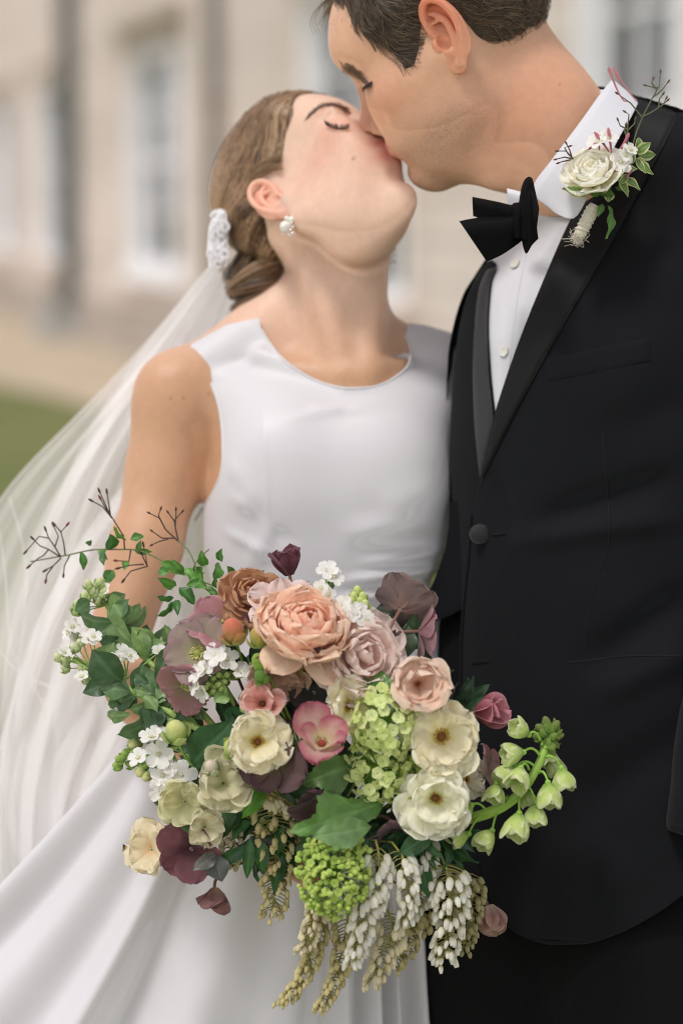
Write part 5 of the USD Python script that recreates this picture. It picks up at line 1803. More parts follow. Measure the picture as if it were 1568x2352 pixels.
def centre(T, rng, c, Fr, r, h, dome=(92, 60, 28), anther=(196, 150, 50), n=46, ring=1.5, eye=(150, 160, 60)):
    """the middle of an open flower: a knobbly dome in a ring of stamens"""
    ms = [blob(c + Fr[2] * h, np.array([r, r, r * .9]), 2, Fr)]
    for k in range(26):
        a = k * 2.39996; q = math.sqrt((k + .5) / 26)
        ms.append(blob(c + Fr[2] * (h + r * .85 * math.sqrt(max(0, 1 - q * q * .8))) + r * q * .95 * (math.cos(a) * Fr[0] + math.sin(a) * Fr[1]), r * .17, 0))
    ctr = painted(T, "flower_centre", join(*ms), M["stem"], dome)
    st = []
    for k in range(n):
        a = k * 2.39996 + rng.random() * .3
        q = ring * r * (.85 + .45 * rng.random())
        e = c + Fr[2] * (h + r * (.35 + .5 * rng.random())) + q * (math.cos(a) * Fr[0] + math.sin(a) * Fr[1])
        st.append(tube(np.stack([c + Fr[2] * h * .3 + (e - c) * .2, e]), .00022, 4))
        st.append(blob(e, np.array([.0007, .0007, .0010]), 0))
    painted(T, "stamens", join(*st), M["stem"], anther, parent=ctr)


def ranunculus(T, rng, c, axis, R, cols, layers=7, flare=4, roll=0.0, open_=1.0):
    """many thin petals wrapped round each other"""
    Fr = frame(axis, roll)
    core, mid, rim, out = cols
    for L in range(layers):
        t = L / (layers - 1)
        n = [3, 4, 5, 6, 7, 8, 8, 8, 8][L]
        for k in range(n):
            s = .85 + .3 * rng.random()
            V, F, u, v = petal(rng, R * (.62 + .62 * t) * s, R * (.30 + .42 * t), 58 + 28 * t + rng.normal() * 5, (-62 + 92 * t * open_) + rng.normal() * 9, cup=.42 - .12 * t, ruffle=.035 + .03 * t, um=.68, base=.45, off=R * (.03 + .10 * t), h0=R * (.12 - .42 * t), n=10, m=9)
            m1 = col(core) * (1 - t) + col(mid) * t
            m2 = col(rim) * (1 - t * .6) + col(out) * t * .6
            cc = tint(u, v, m1, m1 * .5 + m2 * .5, m2, .12)
            p, F = put(V, F, c, Fr, k * 2 * np.pi / n + L * .7 + rng.normal() * .12)
            T.part("petal", (p, F), M["petal"], color={"pigment": cc})
    for k in range(flare):
        V, F, u, v = petal(rng, R * (1.05 + .2 * rng.random()), R * .50, 88, 84 + 28 * rng.random(), cup=.16, ruffle=.07, um=.6, base=.4, off=R * .08, h0=-R * .34, n=10, m=9)
        p, F = put(V, F, c, Fr, k * 2 * np.pi / flare + rng.normal() * .3)
        T.part("petal", (p, F), M["petal"], color={"pigment": tint(u, v, out, out, rim, .1)})
    return Fr


def open_flower(T, rng, c, axis, R, cols, n1=6, n2=5, lean=(62, 92), cup=.18, ruffle=.07, wide=.62, roll=0.0, mid=True, eye=.10, um=.64, vein=.12, skip=(), dome=(92, 60, 28), anther=(196, 150, 50), n_st=46, blunt=2.0, name="petal", edge_from=.75):
    Fr = frame(axis, roll)
    foot, body, rim = cols
    for ring, n in ((0, n1), (1, n2)):
        for k in range(n):
            if (ring, k) in skip:
                continue
            s = (1.0 if ring == 0 else .74) * (.80 + .36 * rng.random())
            V, F, u, v = petal(rng, R * s, R * wide * s, lean[0] - 14 * ring + rng.normal() * 7, lean[1] - 22 * ring + rng.normal() * 13, cup=cup, ruffle=ruffle, um=um, base=.34, off=R * .05, h0=R * .02 * ring, n=11, m=11, twist=rng.normal() * .12, blunt=blunt)
            p, F = put(V, F, c, Fr, (k + .5 * ring) * 2 * np.pi / n + rng.normal() * .10)
            T.part(name, (p, F), M["petal"], color={"pigment": tint(u, v, foot, body, rim, vein, edge_from=edge_from)})
    if mid:
        centre(T, rng, c, Fr, R * eye, R * .06, dome, anther, n_st)
    return Fr


def leaf_mesh(b, t, wd, roll=0.0, arch=.12, fold=.25, um=.42, wavy=.05, lobes=0, n=14, m=9, rng=None, tip=1.0, face=(0, 0, 1)):
    """a leaf from point b to point t (couple's frame), half width wd: folded along the midrib, arched, its rim waved or lobed"""
    b, t = np.asarray(b, float), np.asarray(t, float)
    d = t - b; L = np.linalg.norm(d); d /= L
    f_ = np.asarray(face, float); nn = f_ - d * (f_ @ d); nn /= np.linalg.norm(nn) + 1e-9
    s = np.cross(nn, d)
    nn, s = nn * math.cos(roll) + s * math.sin(roll), s * math.cos(roll) - nn * math.sin(roll)
    u = np.linspace(0, 1, n); v = np.linspace(-1, 1, m)
    w = np.where(u < um, np.sin(u / um * np.pi / 2) ** .8, np.maximum(np.cos(np.clip((u - um) / (1 - um), 0, 1) * np.pi / 2), 0) ** (1.0 * tip))
    w = np.maximum(w, .04)
    if lobes:
        w = w * (1 + .32 * np.cos(u * lobes * 2 * np.pi)) * (1 - .22 * np.abs(np.sin(u * lobes * 5.5 * np.pi)) ** .7)
    k = rng.random() * 6 if rng is not None else 0
    g = b + d * (u[:, None, None] * L) + s * (wd * w[:, None] * v[None])[..., None]
    if lobes:
        g = g + d * (np.abs(v[None]) * w[:, None] * wd * .45)[..., None]
    up = arch * L * np.sin(u * np.pi)[:, None] + fold * wd * w[:, None] * (np.abs(v[None]) ** 1.3) + wavy * L * np.sin(u[:, None] * 13 + k + np.sign(v[None]) * 1.2) * v[None] ** 2
    g = g + nn * up[..., None]
    V, F = gridmesh(g)
    uu, vv = np.broadcast_arrays(u[:, None], v[None])
    return V, F, uu.ravel(), vv.ravel()


def leaf_tint(u, v, c, rib=1.5, rim=None, k=7):
    c = col(c)
    a = np.exp(-(np.abs(v) / .07) ** 2) * .9
    lat = np.abs(((u - np.abs(v) * .22) * k) % 1 - .5) * 2
    a = np.maximum(a, np.exp(-((1 - lat) / .10) ** 2) * .40 * (np.abs(v) < .9))
    cc = c * (1 - a)[:, None] + np.clip(c * rib + .02, 0, .6) * a[:, None]
    if rim is not None:
        e = np.clip((np.abs(v) - .62) / .2, 0, 1)[:, None]
        cc = cc * (1 - e) + col(rim) * e
    return cc


def leaf(T, rng, b, t, wpx, c, parent=None, name="leaf", rim=None, rib=1.5, n=14, m=9, **k):
    """b, t: (photo x, photo y, depth); wpx half width in photo units"""
    V, F, u, v = leaf_mesh(P(*b), P(*t), wpx * PX, rng=rng, n=n, m=m, **k)
    return T.part(name, (V, F), M["leaf"], color={"pigment": leaf_tint(u, v, c, rib, rim)}, parent=parent)


def bell_mesh(L, r, sides=9):
    """an urn-shaped little bell hanging down -z from its top"""
    prof = np.array([(0.0, 0.0), (.55, -.04), (.92, -.22), (1.0, -.45), (.86, -.72), (.58, -.90), (.66, -1.0), (.40, -.97), (.34, -.80)])
    th = np.arange(sides) * 2 * np.pi / sides
    v = np.stack([np.cos(th)[None] * prof[:, :1] * r, np.sin(th)[None] * prof[:, :1] * r, np.broadcast_to(prof[:, 1:] * L, (len(prof), sides))], -1)
    V, F = gridmesh(v, closed=True)
    return V, F[:, ::-1], np.repeat(-prof[:, 1], sides)


def floret(rng, c, axis, R, n=5, cup=.2, lean=(70, 95), wide=.52, m=5, k=5):
    Fr = frame(axis, rng.random() * 6)
    vs = []
    for i in range(n):
        V, F, u, v = petal(rng, R * (.92 + .16 * rng.random()), R * wide, lean[0], lean[1] + rng.normal() * 8, cup=cup, ruffle=.04, um=.66, base=.34, off=R * .10, n=k, m=m)
        vs.append(put(V, F, c, Fr, i * 2 * np.pi / n + rng.normal() * .06))
    return join(*vs)


def dome_w(x, y):
    return .165 - (((x - 760) / 560.0) ** 2 + ((y - 1700) / 520.0) ** 2) * .10


def at(x, y, dw=0.0):
    return P(x, y, dome_w(x, y) + dw)


BGROUP = None

# ------------------------------------------------------------------ the bouquet, flower by flower
def flower(name, label, cat_, x, y, dw=0.0):
    c = at(x, y, dw)
    return Thing(name, label, cat_, W(GRIP), frame="couple"), c, np.random.default_rng(int(x * 7 + y))


PEACH = ((248, 150, 118), (252, 198, 162), (254, 216, 188), (253, 226, 202))
BLUSH = ((244, 208, 190), (247, 220, 210), (250, 230, 222), (248, 230, 220))
T, c, r = flower("ranunculus", "large peach ranunculus with tightly layered petals, biggest bloom of the bouquet", "ranunculus", 702, 1458, .016)
ranunculus(T, r, c, (.16, .78, .60), .0425, PEACH, layers=8, flare=6); stem_to(T, c, (.16, .78, .6), rng=r)
for k in range(5):
    leaf(T, r, (702 + 2 * k, 1512, dome_w(702, 1512)), (690 + 14 * k, 1546 + 6 * r.random(), dome_w(702, 1540) + .008), 8, (120, 120, 50), name="sepal", n=7, m=5)
T, c, r = flower("ranunculus", "pale blush ranunculus tucked against the right of the large peach one", "ranunculus", 826, 1512, -.004)
ranunculus(T, r, c, (.35, .30, .88), .0385, BLUSH, layers=6, flare=7, open_=1.3); stem_to(T, c, (.35, .3, .88), rng=r)
T, c, r = flower("ranunculus", "dried rust-brown ranunculus with crinkled petals at the top left of the bouquet", "ranunculus", 578, 1372, -.004)
ranunculus(T, r, c, (.15, .55, .8), .0255, ((150, 84, 46), (182, 118, 76), (204, 148, 106), (200, 160, 126)), layers=5, flare=5, open_=1.2); stem_to(T, c, (.15, .55, .8), rng=r)
T, c, r = flower("butterfly_ranunculus", "pinkish white open flower with upright petals behind the large peach ranunculus", "ranunculus", 656, 1418, -.012)
open_flower(T, r, c, (-.10, .62, .72), .0400, ((238, 196, 180), (246, 222, 214), (250, 232, 228)), 6, 2, lean=(40, 70), wide=.36, cup=.3, ruffle=.05); stem_to(T, c, (-.1, .62, .72), rng=r)
T, c, r = flower("frilled_ranunculus", "dusty peach frilled flower above the cream open flowers on the right", "ranunculus", 958, 1572, .012)
open_flower(T, r, c, (.10, .12, .98), .0360, ((222, 168, 138), (243, 208, 184), (249, 226, 208)), 7, 7, lean=(40, 66), wide=.64, cup=.36, ruffle=.12, dome=(150, 60, 50), n_st=10, eye=.05); stem_to(T, c, (.1, .1, 1), rng=r)
CREAM = ((226, 212, 112), (250, 240, 204), (252, 245, 220))
for x, y, R, ax, lb, sd in ((1012, 1692, .0400, (.12, .05, .99), "wide cream open flower with brown-gold centre, upper of the right-hand pair", 0), (1000, 1832, .0370, (-.05, -.10, .98), "creamy white flower with yellow-green eye, lower of the right-hand pair", 1),
                       (800, 1622, .0330, (.34, .06, .92), "cream open flower half hidden by the upper green snowball cluster", 2), (590, 1704, .0330, (.20, .0, .97), "cream open flower with a green-yellow eye beside the purple hellebore on the left", 3)):
    T, c, r = flower("butterfly_ranunculus", lb, "ranunculus", x, y, [.016, .022, -.002, .010][sd])
    open_flower(T, r, c, ax, R, CREAM if sd != 1 else ((206, 212, 96), (251, 247, 220), (252, 249, 232)), [7, 8, 6, 7][sd], [5, 6, 3, 4][sd], lean=[(66, 96), (60, 88), (58, 90), (60, 92)][sd], wide=.60, ruffle=.11, cup=.16, eye=.105, dome=(110, 70, 26)); stem_to(T, c, ax, rng=r)
T, c, r = flower("butterfly_ranunculus", "cream narrow-petalled flower turned away behind the lower cream flower", "ranunculus", 1066, 1792, -.012)
open_flower(T, r, c, (.72, .10, .62), .0260, ((226, 214, 160), (244, 236, 212), (248, 242, 226)), 9, 4, wide=.34, lean=(60, 92), eye=.09); stem_to(T, c, (.6, .1, .7), rng=r)
T, c, r = flower("butterfly_ranunculus", "rosy rust flower with a coral cup and pale outer petals left of centre", "ranunculus", 604, 1618, -.004)
open_flower(T, r, c, (-.15, .25, .95), .0300, ((196, 110, 84), (224, 160, 146), (240, 204, 196)), 6, 5, lean=(50, 76), wide=.46, cup=.28, ruffle=.07, dome=(90, 50, 24), skip=((0, 1), (0, 4)), anther=(170, 100, 60), n_st=16); stem_to(T, c, (-.1, .1, 1), rng=r)

# hellebores
MAUVE = ((178, 180, 130), (166, 148, 134), (176, 140, 148))
WINE = ((112, 98, 78), (98, 66, 74), (112, 70, 84))
for x, y, R, ax, cols, lb, kw in (
        (456, 1502, .0390, (-.30, .30, .90), MAUVE, "large mauve-green hellebore on the left above the white star cluster", {}),
        (432, 1572, .0300, (-.40, -.35, .85), ((150, 150, 104), (166, 122, 118), (186, 132, 140)), "pinkish green hellebore seen low behind the left white star cluster", {}),
        (505, 1438, .0300, (-.10, .55, .80), ((168, 140, 112), (184, 128, 132), (204, 152, 160)), "dusky pink hellebore under the dried rust ranunculus", {}),
        (665, 1322, .0280, (-.20, .95, -.05), ((96, 56, 62), (106, 58, 70), (124, 72, 84)), "dark wine hellebore nodding on a bent stem at the very top", dict(mid=False, lean=(20, 40))),
        (918, 1402, .0380, (.35, .50, -.75), ((150, 118, 108), (128, 108, 104), (140, 116, 114)), "taupe hellebore seen from behind at the top right", dict(mid=False)),
        (960, 1450, .0290, (.90, -.10, -.20), ((150, 110, 110), (168, 124, 130), (188, 140, 150)), "pink-backed hellebore below the taupe one at the top right", dict(mid=False)),
        (738, 1712, .0370, (.10, .62, .75), ((226, 224, 150), (214, 176, 160), (184, 88, 112)), "open pink-edged hellebore with pale yellow heart, middle of the bouquet", dict(lean=(42, 60), cup=.34, wide=.52, edge_from=.50, roll=.9, anther=(140, 50, 40), dome=(150, 60, 48), n_st=12)),
        (628, 1752, .0350, (-.45, .15, .88), ((150, 138, 104), (108, 82, 82), (92, 64, 72)), "dark plum hellebore with a greenish heart below the cream left flower", dict(mid=False)),
        (700, 1672, .0300, (.10, .90, .30), WINE, "wine red hellebore standing behind the pink-edged one", dict(mid=False)),
        (728, 1838, .0300, (.15, -.75, .60), WINE, "deep plum hellebore hanging below the lobed leaf", dict(mid=False)),
        (440, 1950, .0360, (-.15, -.30, .93), ((86, 44, 54), (122, 74, 82), (134, 84, 94)), "burgundy hellebore with dark veins at the lower left edge", dict(vein=.35, mid=False)),
        (492, 2040, .0255, (.05, -.90, .40), ((190, 160, 130), (160, 116, 112), (140, 96, 98)), "small dusky pink hellebore hanging lowest at the left", dict(mid=False, lean=(20, 44))),
        (1092, 1636, .0310, (.85, .10, .35), ((150, 80, 90), (196, 122, 134), (220, 150, 160)), "rose pink half-closed hellebore against the dark jacket", dict(mid=False, lean=(18, 38), cup=.4)),
        (1106, 1772, .0330, (.60, .10, .10), ((160, 150, 130), (160, 130, 124), (176, 118, 124)), "faded mauve hellebore between the cream flowers and the green bells", dict(mid=False)),
        (905, 1902, .0290, (.20, -.80, .50), ((120, 96, 96), (142, 108, 120), (150, 110, 126)), "lilac-grey hellebore petals under the lower cream flower", dict(mid=False)),
        (1120, 2080, .0290, (.25, -.92, .20), ((210, 186, 170), (184, 136, 130), (206, 170, 156)), "drooping pale pink hellebore beside the jacket's lower edge", dict(mid=False, lean=(10, 24), cup=.4)),
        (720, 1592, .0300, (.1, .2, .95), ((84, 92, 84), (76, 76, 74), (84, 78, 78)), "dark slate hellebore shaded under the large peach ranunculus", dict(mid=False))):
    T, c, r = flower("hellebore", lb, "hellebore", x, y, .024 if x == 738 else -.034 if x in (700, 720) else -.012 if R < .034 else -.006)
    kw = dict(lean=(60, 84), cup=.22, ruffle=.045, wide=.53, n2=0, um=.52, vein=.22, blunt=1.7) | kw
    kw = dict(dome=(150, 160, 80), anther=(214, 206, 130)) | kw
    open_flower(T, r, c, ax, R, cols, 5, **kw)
    stem_to(T, c, ax, r=.0016, colr=(120, 86, 76), rng=r)

# green snowball clusters
for x, y, R, n, lb, dk, s, dw in ((880, 1662, 72, 84, "round lime snowball cluster between the cream flowers", 0, 1.0, .018), (868, 1764, 62, 60, "lime snowball cluster hanging just below the upper one", 0, .95, .010), (934, 1800, 44, 60, "yellow-green snowball of tiny buds beside the lower cream flower", 1, .62, .008), (770, 2010, 76, 110, "lowest green snowball cluster in front of the white bell sprays", 1, .78, .040)):
    T, c, r = flower("snowball_cluster", lb, "viburnum", x, y, dw - .012)
    pts = []
    k = 0
    while len(pts) < n and k < 4000:
        k += 1
        d = r.normal(size=3); d /= np.linalg.norm(d)
        if d[2] < -.25:
            continue
        if all(np.linalg.norm(d - q) > 1.75 / math.sqrt(n) for q in pts):
            pts.append(d)
    br = []
    for i, d in enumerate(pts):
        rad = R * PX * (np.array([1.0, 1.12, .75])) * (.86 + .22 * r.random())
        p = c + d * rad
        g = r.random()
        base = (np.array(col((212, 226, 140))) * (1 - g) + np.array(col((232, 238, 176))) * g) if not dk else (np.array(col((180, 208, 96))) * (1 - g) + np.array(col((206, 220, 120))) * g)
        if s > .9:
            m_ = floret(r, p, d + r.normal(size=3) * .35, .0062 * s)
        else:
            m_ = join(*[blob(p + r.normal(size=3) * .0026, .0019 + .0012 * r.random(), 1) for _ in range(5)]) if r.random() < .6 else floret(r, p, d + r.normal(size=3) * .35, .0056 * s)
        painted(T, "floret", m_, M["petal"], base)
        br.append(tube(np.stack([c - d * .004, c + d * rad * .55, p]), .0005, 4))
    painted(T, "branchlets", join(*br), M["stem"], (120, 160, 60))
    stem_to(T, c, (0, .4, .8), rng=r)
# ------------------------------------------------------------------ white star-flower sprigs, tall leafy stems, buds
WHITE = (246, 243, 238)


def star(T, r, x, y, w, ax, R=.0105, parent=None):
    c = P(x, y, w)
    f = painted(T, "star_flower", floret(r, c, ax, R, 5, cup=.18, lean=(58, 92), wide=.40, m=7, k=7), M["petal"], WHITE, parent=parent)
    Fr = frame(ax)
    painted(T, "throat", join(blob(c + Fr[2] * .0014, np.array([.0016, .0016, .0012]), 1, Fr), *[blob(c + Fr[2] * .0018 + .0022 * (math.cos(a) * Fr[0] + math.sin(a) * Fr[1]), .0007, 0) for a in np.arange(5) * 1.2566]), M["petal"], (226, 224, 190), parent=f)


def bud(T, r, x, y, w, R, ax, c=(196, 208, 130), parent=None, slim=.62, name="bud"):
    Fr = frame(ax, r.random() * 6)
    p = P(x, y, w)
    ms = [blob(p, np.array([R * slim, R * slim, R]), 2, Fr)]
    for k in range(4):
        V, F, u, v = petal(r, R * 1.9, R * .55, 78, -24, cup=.5, ruffle=.01, um=.5, base=.5, off=R * .08, h0=-R * .95, n=7, m=5)
        ms.append(put(V, F, p, Fr, k * 1.57 + .3))
    v, f = join(*ms)
    h = ((v - p) @ Fr[2]) / R
    cc = np.clip((h + .9) / 1.8, 0, 1)[:, None]
    T.part(name, (v, f), M["petal"], color={"pigment": col((120, 160, 62)) * (1 - cc) + col(c) * cc}, parent=parent)


def sprig(label, pts, r0, cat_="flower sprig", name="star_flower_sprig", colr=(150, 176, 92), r1=None):
    T = Thing(name, label, cat_, W(GRIP), frame="couple")
    rng = np.random.default_rng(int(pts[0][0] * 3 + pts[-1][1]))
    q = smooth_line(np.array(pts, float), 8)
    painted(T, "stem", tube(P(*q.T), np.linspace(r1 or r0 * .6, r0, len(q)), 8), M["stem"], colr)
    return T, rng


def twig(T, r, a, b, rad=.0009, c=(150, 176, 92), bend=(0, 0, 0), parent=None, name="branchlet"):
    a, b = P(*a), P(*b)
    t = np.linspace(0, 1, 7)[:, None]
    p = a * (1 - t) + b * t + np.array(bend) * np.sin(t * np.pi)
    return painted(T, name, tube(p, np.linspace(rad, rad * .7, 7), 6), M["stem"], c, parent=parent)


G1, G2, G3, G4 = (88, 116, 76), (122, 148, 96), (64, 90, 58), (128, 156, 90)
# upper tall stem
PT = smooth_line(np.array([(222, 1346, .02), (262, 1420, .03), (320, 1500, .045), (400, 1570, .07), (470, 1650, .09)], float), 8)
T, r = sprig("tall leafy stem with pale green tip buds reaching furthest up at the left", [(222, 1346, .02), (262, 1420, .03), (320, 1500, .045), (400, 1570, .07), (500, 1680, .10)], .0034)
for b, t, w in (((290, 1440), (262, 1388), 22), ((252, 1412), (292, 1384), 26), ((318, 1490), (246, 1402), 20), ((205, 1380), (172, 1404), 15), ((330, 1520), (388, 1440), 16), ((262, 1428), (180, 1408), 17), ((350, 1530), (300, 1440), 24), ((380, 1540), (376, 1440), 15), ((400, 1570), (300, 1568), 20)):
    leaf(T, r, (*b, .035 + .02 * r.random()), (*t, .03 + .03 * r.random()), w * 1.35, [G1, G2, G4][r.integers(3)], roll=r.normal() * .5, wavy=.03, um=.6)
for k in range(20):
    u = .08 + .75 * r.random(); i = int(u * (len(PT) - 1)); b = PT[i]
    an = r.random() * 6.283; L = 44 + 34 * r.random()
    leaf(T, r, (b[0], b[1], b[2]), (b[0] + L * math.cos(an), b[1] + L * math.sin(an), b[2] + .01 * r.normal()), 17 + 8 * r.random(), [G1, G2, G3][r.integers(3)], roll=r.normal() * .6, wavy=.035, um=.58)
for x, y in ((204, 1344), (228, 1340), (212, 1362), (236, 1362), (196, 1372), (180, 1390), (176, 1402), (226, 1380)):
    twig(T, r, (240, 1392, .024), (x, y + 6, .028), .0008)
    bud(T, r, x, y, .03, .0055 + .002 * r.random(), (r.normal() * .4, .8, .4), (226, 230, 176))
for x, y in ((166, 1440), (158, 1456), (172, 1470), (238, 1356)):
    star(T, r, x, y, .03, (r.normal() * .5, .4, .7), .0085)
for x, y in ((170, 1462), (186, 1476), (160, 1448)):
    bud(T, r, x, y, .028, .005, (-.6, .4, .4), (236, 232, 208)); twig(T, r, (230, 1470, .03), (x, y, .028), .0008)
# middle tall stem
PT = smooth_line(np.array([(190, 1524, .05), (262, 1562, .06), (340, 1610, .075), (400, 1642, .09), (470, 1686, .10)], float), 8)
T, r = sprig("long hairy green stem with white star flowers and buds pointing left", [(168, 1512, .05), (262, 1562, .06), (340, 1610, .075), (400, 1642, .09), (470, 1686, .105), (560, 1780, .10)], .0040)
for b, t, w in (((280, 1566), (212, 1492), 30), ((300, 1590), (232, 1582), 26), ((268, 1566), (190, 1592), 17), ((360, 1612), (330, 1530), 21), ((370, 1630), (268, 1688), 24), ((356, 1560), (394, 1482), 16), ((330, 1600), (356, 1560), 14), ((420, 1640), (400, 1570), 17), ((440, 1660), (350, 1650), 20), ((392, 1480), (378, 1434), 11), ((300, 1640), (246, 1642), 12), ((470, 1700), (380, 1706), 18)):
    leaf(T, r, (*b, .065 + .02 * r.random()), (*t, .06 + .035 * r.random()), w * 1.35, [G1, G1, G3, G2][r.integers(4)], roll=r.normal() * .5, wavy=.035, um=.55)
for k in range(20):
    u = .08 + .75 * r.random(); i = int(u * (len(PT) - 1)); b = PT[i]
    an = r.random() * 6.283; L = 44 + 34 * r.random()
    leaf(T, r, (b[0], b[1], b[2]), (b[0] + L * math.cos(an), b[1] + L * math.sin(an), b[2] + .01 * r.normal()), 17 + 8 * r.random(), [G1, G2, G3][r.integers(3)], roll=r.normal() * .6, wavy=.035, um=.58)
for x, y in ((136, 1510), (150, 1518), (158, 1496), (174, 1488), (186, 1476), (150, 1536), (200, 1560), (190, 1536), (206, 1554), (260, 1640)):
    twig(T, r, (210, 1534, .056), (x + 4, y, .058), .0008)
    bud(T, r, x, y, .058, .0050 + .002 * r.random(), (-.7, .5, .4), (232, 232, 190))
for x, y, R in ((204, 1470, .0105), (214, 1464, .009), (146, 1500, .008), (282, 1500, .0100), (296, 1508, .0100), (270, 1512, .009), (188, 1556, .008), (366, 1498, .009), (268, 1640, .007)):
    twig(T, r, (290 if x > 240 else 226, 1552 if x < 340 else 1560, .062), (x, y, .064), .0009)
    star(T, r, x, y, .068, (r.normal() * .4, .7, .6), R)
# central white cluster on the mauve hellebore
T, r = sprig("white star-flower cluster with green middle buds in front of the mauve hellebore", [(505, 1558, .115), (530, 1600, .11), (545, 1650, .10), (600, 1760, .08)], .0028)
for x, y in ((490, 1560), (504, 1552), (500, 1574), (480, 1574), (516, 1568), (470, 1582), (508, 1584), (488, 1590), (522, 1552)):
    bud(T, r, x, y, .128 + .006 * r.random(), .0052, (r.normal() * .3, .4, .8), (186, 204, 124))
for x, y, ax, R in ((498, 1506, (-.3, .5, .8), .0130), (520, 1516, (.3, .4, .85), .0120), (458, 1548, (-.7, .5, .5), .0120), (472, 1540, (-.4, .6, .6), .0110), (452, 1572, (-.8, .1, .5), .0110), (556, 1546, (.1, .8, .6), .0125), (572, 1552, (.6, .5, .6), .0115), (466, 1590, (-.6, -.3, .7), .0100)):
    twig(T, r, (508, 1566, .118), (x, y, .13), .0010); star(T, r, x, y, .136, ax, R)
for b, t, w in (((528, 1590), (492, 1614), 20), ((548, 1600), (586, 1618), 26), ((530, 1610), (508, 1560), 12)):
    leaf(T, r, (*b, .125), (*t, .135), w, G4, roll=r.normal() * .4, um=.6, wavy=.03)
# lower-left white cluster
T, r = sprig("lower left white star-flower cluster with pointed lime buds", [(300, 1742, .06), (350, 1726, .08), (400, 1720, .095), (452, 1760, .095), (560, 1840, .08)], .0028)
for x, y in ((276, 1744), (290, 1732), (300, 1756), (312, 1730), (304, 1716), (322, 1748), (270, 1760), (316, 1708), (330, 1762)):
    bud(T, r, x, y, .064 + .01 * r.random(), .0060, (-.8, .3, .4), (176, 200, 112))
for x, y in ((306, 1708), (322, 1774), (336, 1784)):
    bud(T, r, x, y, .072, .0056, (-.4, -.5, .6), (238, 234, 170), slim=.9)
for x, y, ax, R in ((346, 1694, (-.2, .8, .6), .0120), (366, 1690, (.2, .8, .5), .0115), (364, 1732, (.1, .1, 1), .0150), (318, 1742, (-.3, .6, .7), .0110), (416, 1780, (.1, .1, 1), .0155), (374, 1782, (-.2, .2, .95), .0125), (372, 1816, (-.1, -.2, .95), .0135), (388, 1818, (.3, -.3, .9), .0110), (390, 1762, (.2, .4, .85), .0085)):
    twig(T, r, (400, 1735, .09), (x, y, .098), .0010); star(T, r, x, y, .104, ax, R)
for b, t, w in (((372, 1736), (350, 1770), 15), ((380, 1836), (348, 1838), 14), ((436, 1790), (452, 1740), 14), ((430, 1700), (400, 1650), 16), ((410, 1730), (372, 1670), 18)):
    leaf(T, r, (*b, .085), (*t, .09), w, G1, roll=r.normal() * .4, um=.55)
# small white clusters at the top
for pts, fl, bd, lb, lv in (([(755, 1330, .075), (742, 1360, .08), (740, 1400, .09), (720, 1500, .08)], ((752, 1312, (0, .6, .8), .0115), (766, 1326, (.4, .4, .8), .0100), (738, 1352, (-.3, .3, .9), .0085), (752, 1366, (.3, .1, .9), .0080)), (), "loose white star flowers standing at the top before the white bodice", ((748, 1370, 736, 1338, 12), (752, 1350, 770, 1336, 9))),
                        ([(818, 1360, .085), (812, 1400, .095), (800, 1450, .10), (760, 1600, .08)], ((790, 1392, (-.4, .3, .85), .0105), (806, 1404, (0, .3, .95), .0110), (824, 1412, (.3, .2, .9), .0120), (790, 1412, (-.3, 0, .9), .009), (840, 1426, (.5, 0, .8), .009)), ((820, 1358), (812, 1372), (832, 1372), (806, 1384), (826, 1384), (838, 1390)), "white star cluster with lime buds above the blush ranunculus", ((838, 1440, 870, 1420, 10), (800, 1430, 776, 1412, 10)))):
    T, r = sprig(lb, pts, .0024)
    for x, y, ax, R in fl:
        twig(T, r, (pts[1][0], pts[1][1] + 14, .09), (x, y, dome_w(x, y) + .01), .0009); star(T, r, x, y, dome_w(x, y) + .014, ax, R)
    for x, y in bd:
        bud(T, r, x, y, dome_w(x, y) + .008, .0058, (0, .9, .3), (226, 232, 150), slim=.7)
    for x0, y0, x1, y1, w in lv:
        leaf(T, r, (x0, y0, .095), (x1, y1, .10), w, G3, um=.5)
T, r = sprig("loose spray of small pale leaves between the left stems and the mauve hellebore", [(330, 1700, .06), (420, 1600, .09), (470, 1560, .10), (560, 1700, .09)], .0022)
for k in range(34):
    x, y = 330 + 150 * r.random(), 1560 + 170 * r.random()
    an = math.pi + r.normal() * .9; L = 30 + 30 * r.random()
    w = .075 + .03 * r.random()
    leaf(T, r, (x, y, w), (x + L * math.cos(an), y + L * math.sin(an), w + .01 * r.normal()), 10 + 7 * r.random(), [G1, G2, G4, G3][r.integers(4)], roll=r.normal() * .6, um=.55, n=10, m=7)
# single buds
for x, y, R, ax, c_, lb in ((594, 1466, .0115, (-.3, .9, .3), (206, 176, 96), "yellow-green bud with red tip left of the peach ranunculus"), (597, 1522, .0100, (-.5, .8, .3), (150, 180, 70), "small round green bud below the red-tipped bud"), (536, 1452, .0150, (-.2, .8, .5), (224, 130, 104), "fat salmon bud with green sepals under the rust ranunculus"),
                        (404, 1682, .0140, (-.1, .7, .7), (222, 224, 150), "plump striped cream-green bud at the left"), (538, 1718, .0125, (-.5, .3, .8), (206, 216, 120), "ruffled lime bud before the left cream flower"), (600, 1556, .0085, (-.4, .6, .5), (104, 146, 60), "tiny dark green bud behind the white cluster"), (486, 1764, .0090, (-.3, .7, .6), (232, 214, 200), "pale pink closed bud below the big dark leaf")):
    T = Thing("flower_bud", lb, "bud", W(GRIP), frame="couple"); r = np.random.default_rng(int(x + y))
    bud(T, r, x, y, dome_w(x, y) + .012, R, ax, c_, slim=.72)
    stem_to(T, P(x, y, dome_w(x, y) + .010) - frame(ax)[2] * R * .8, ax, .0014, (120, 150, 66), rng=r)
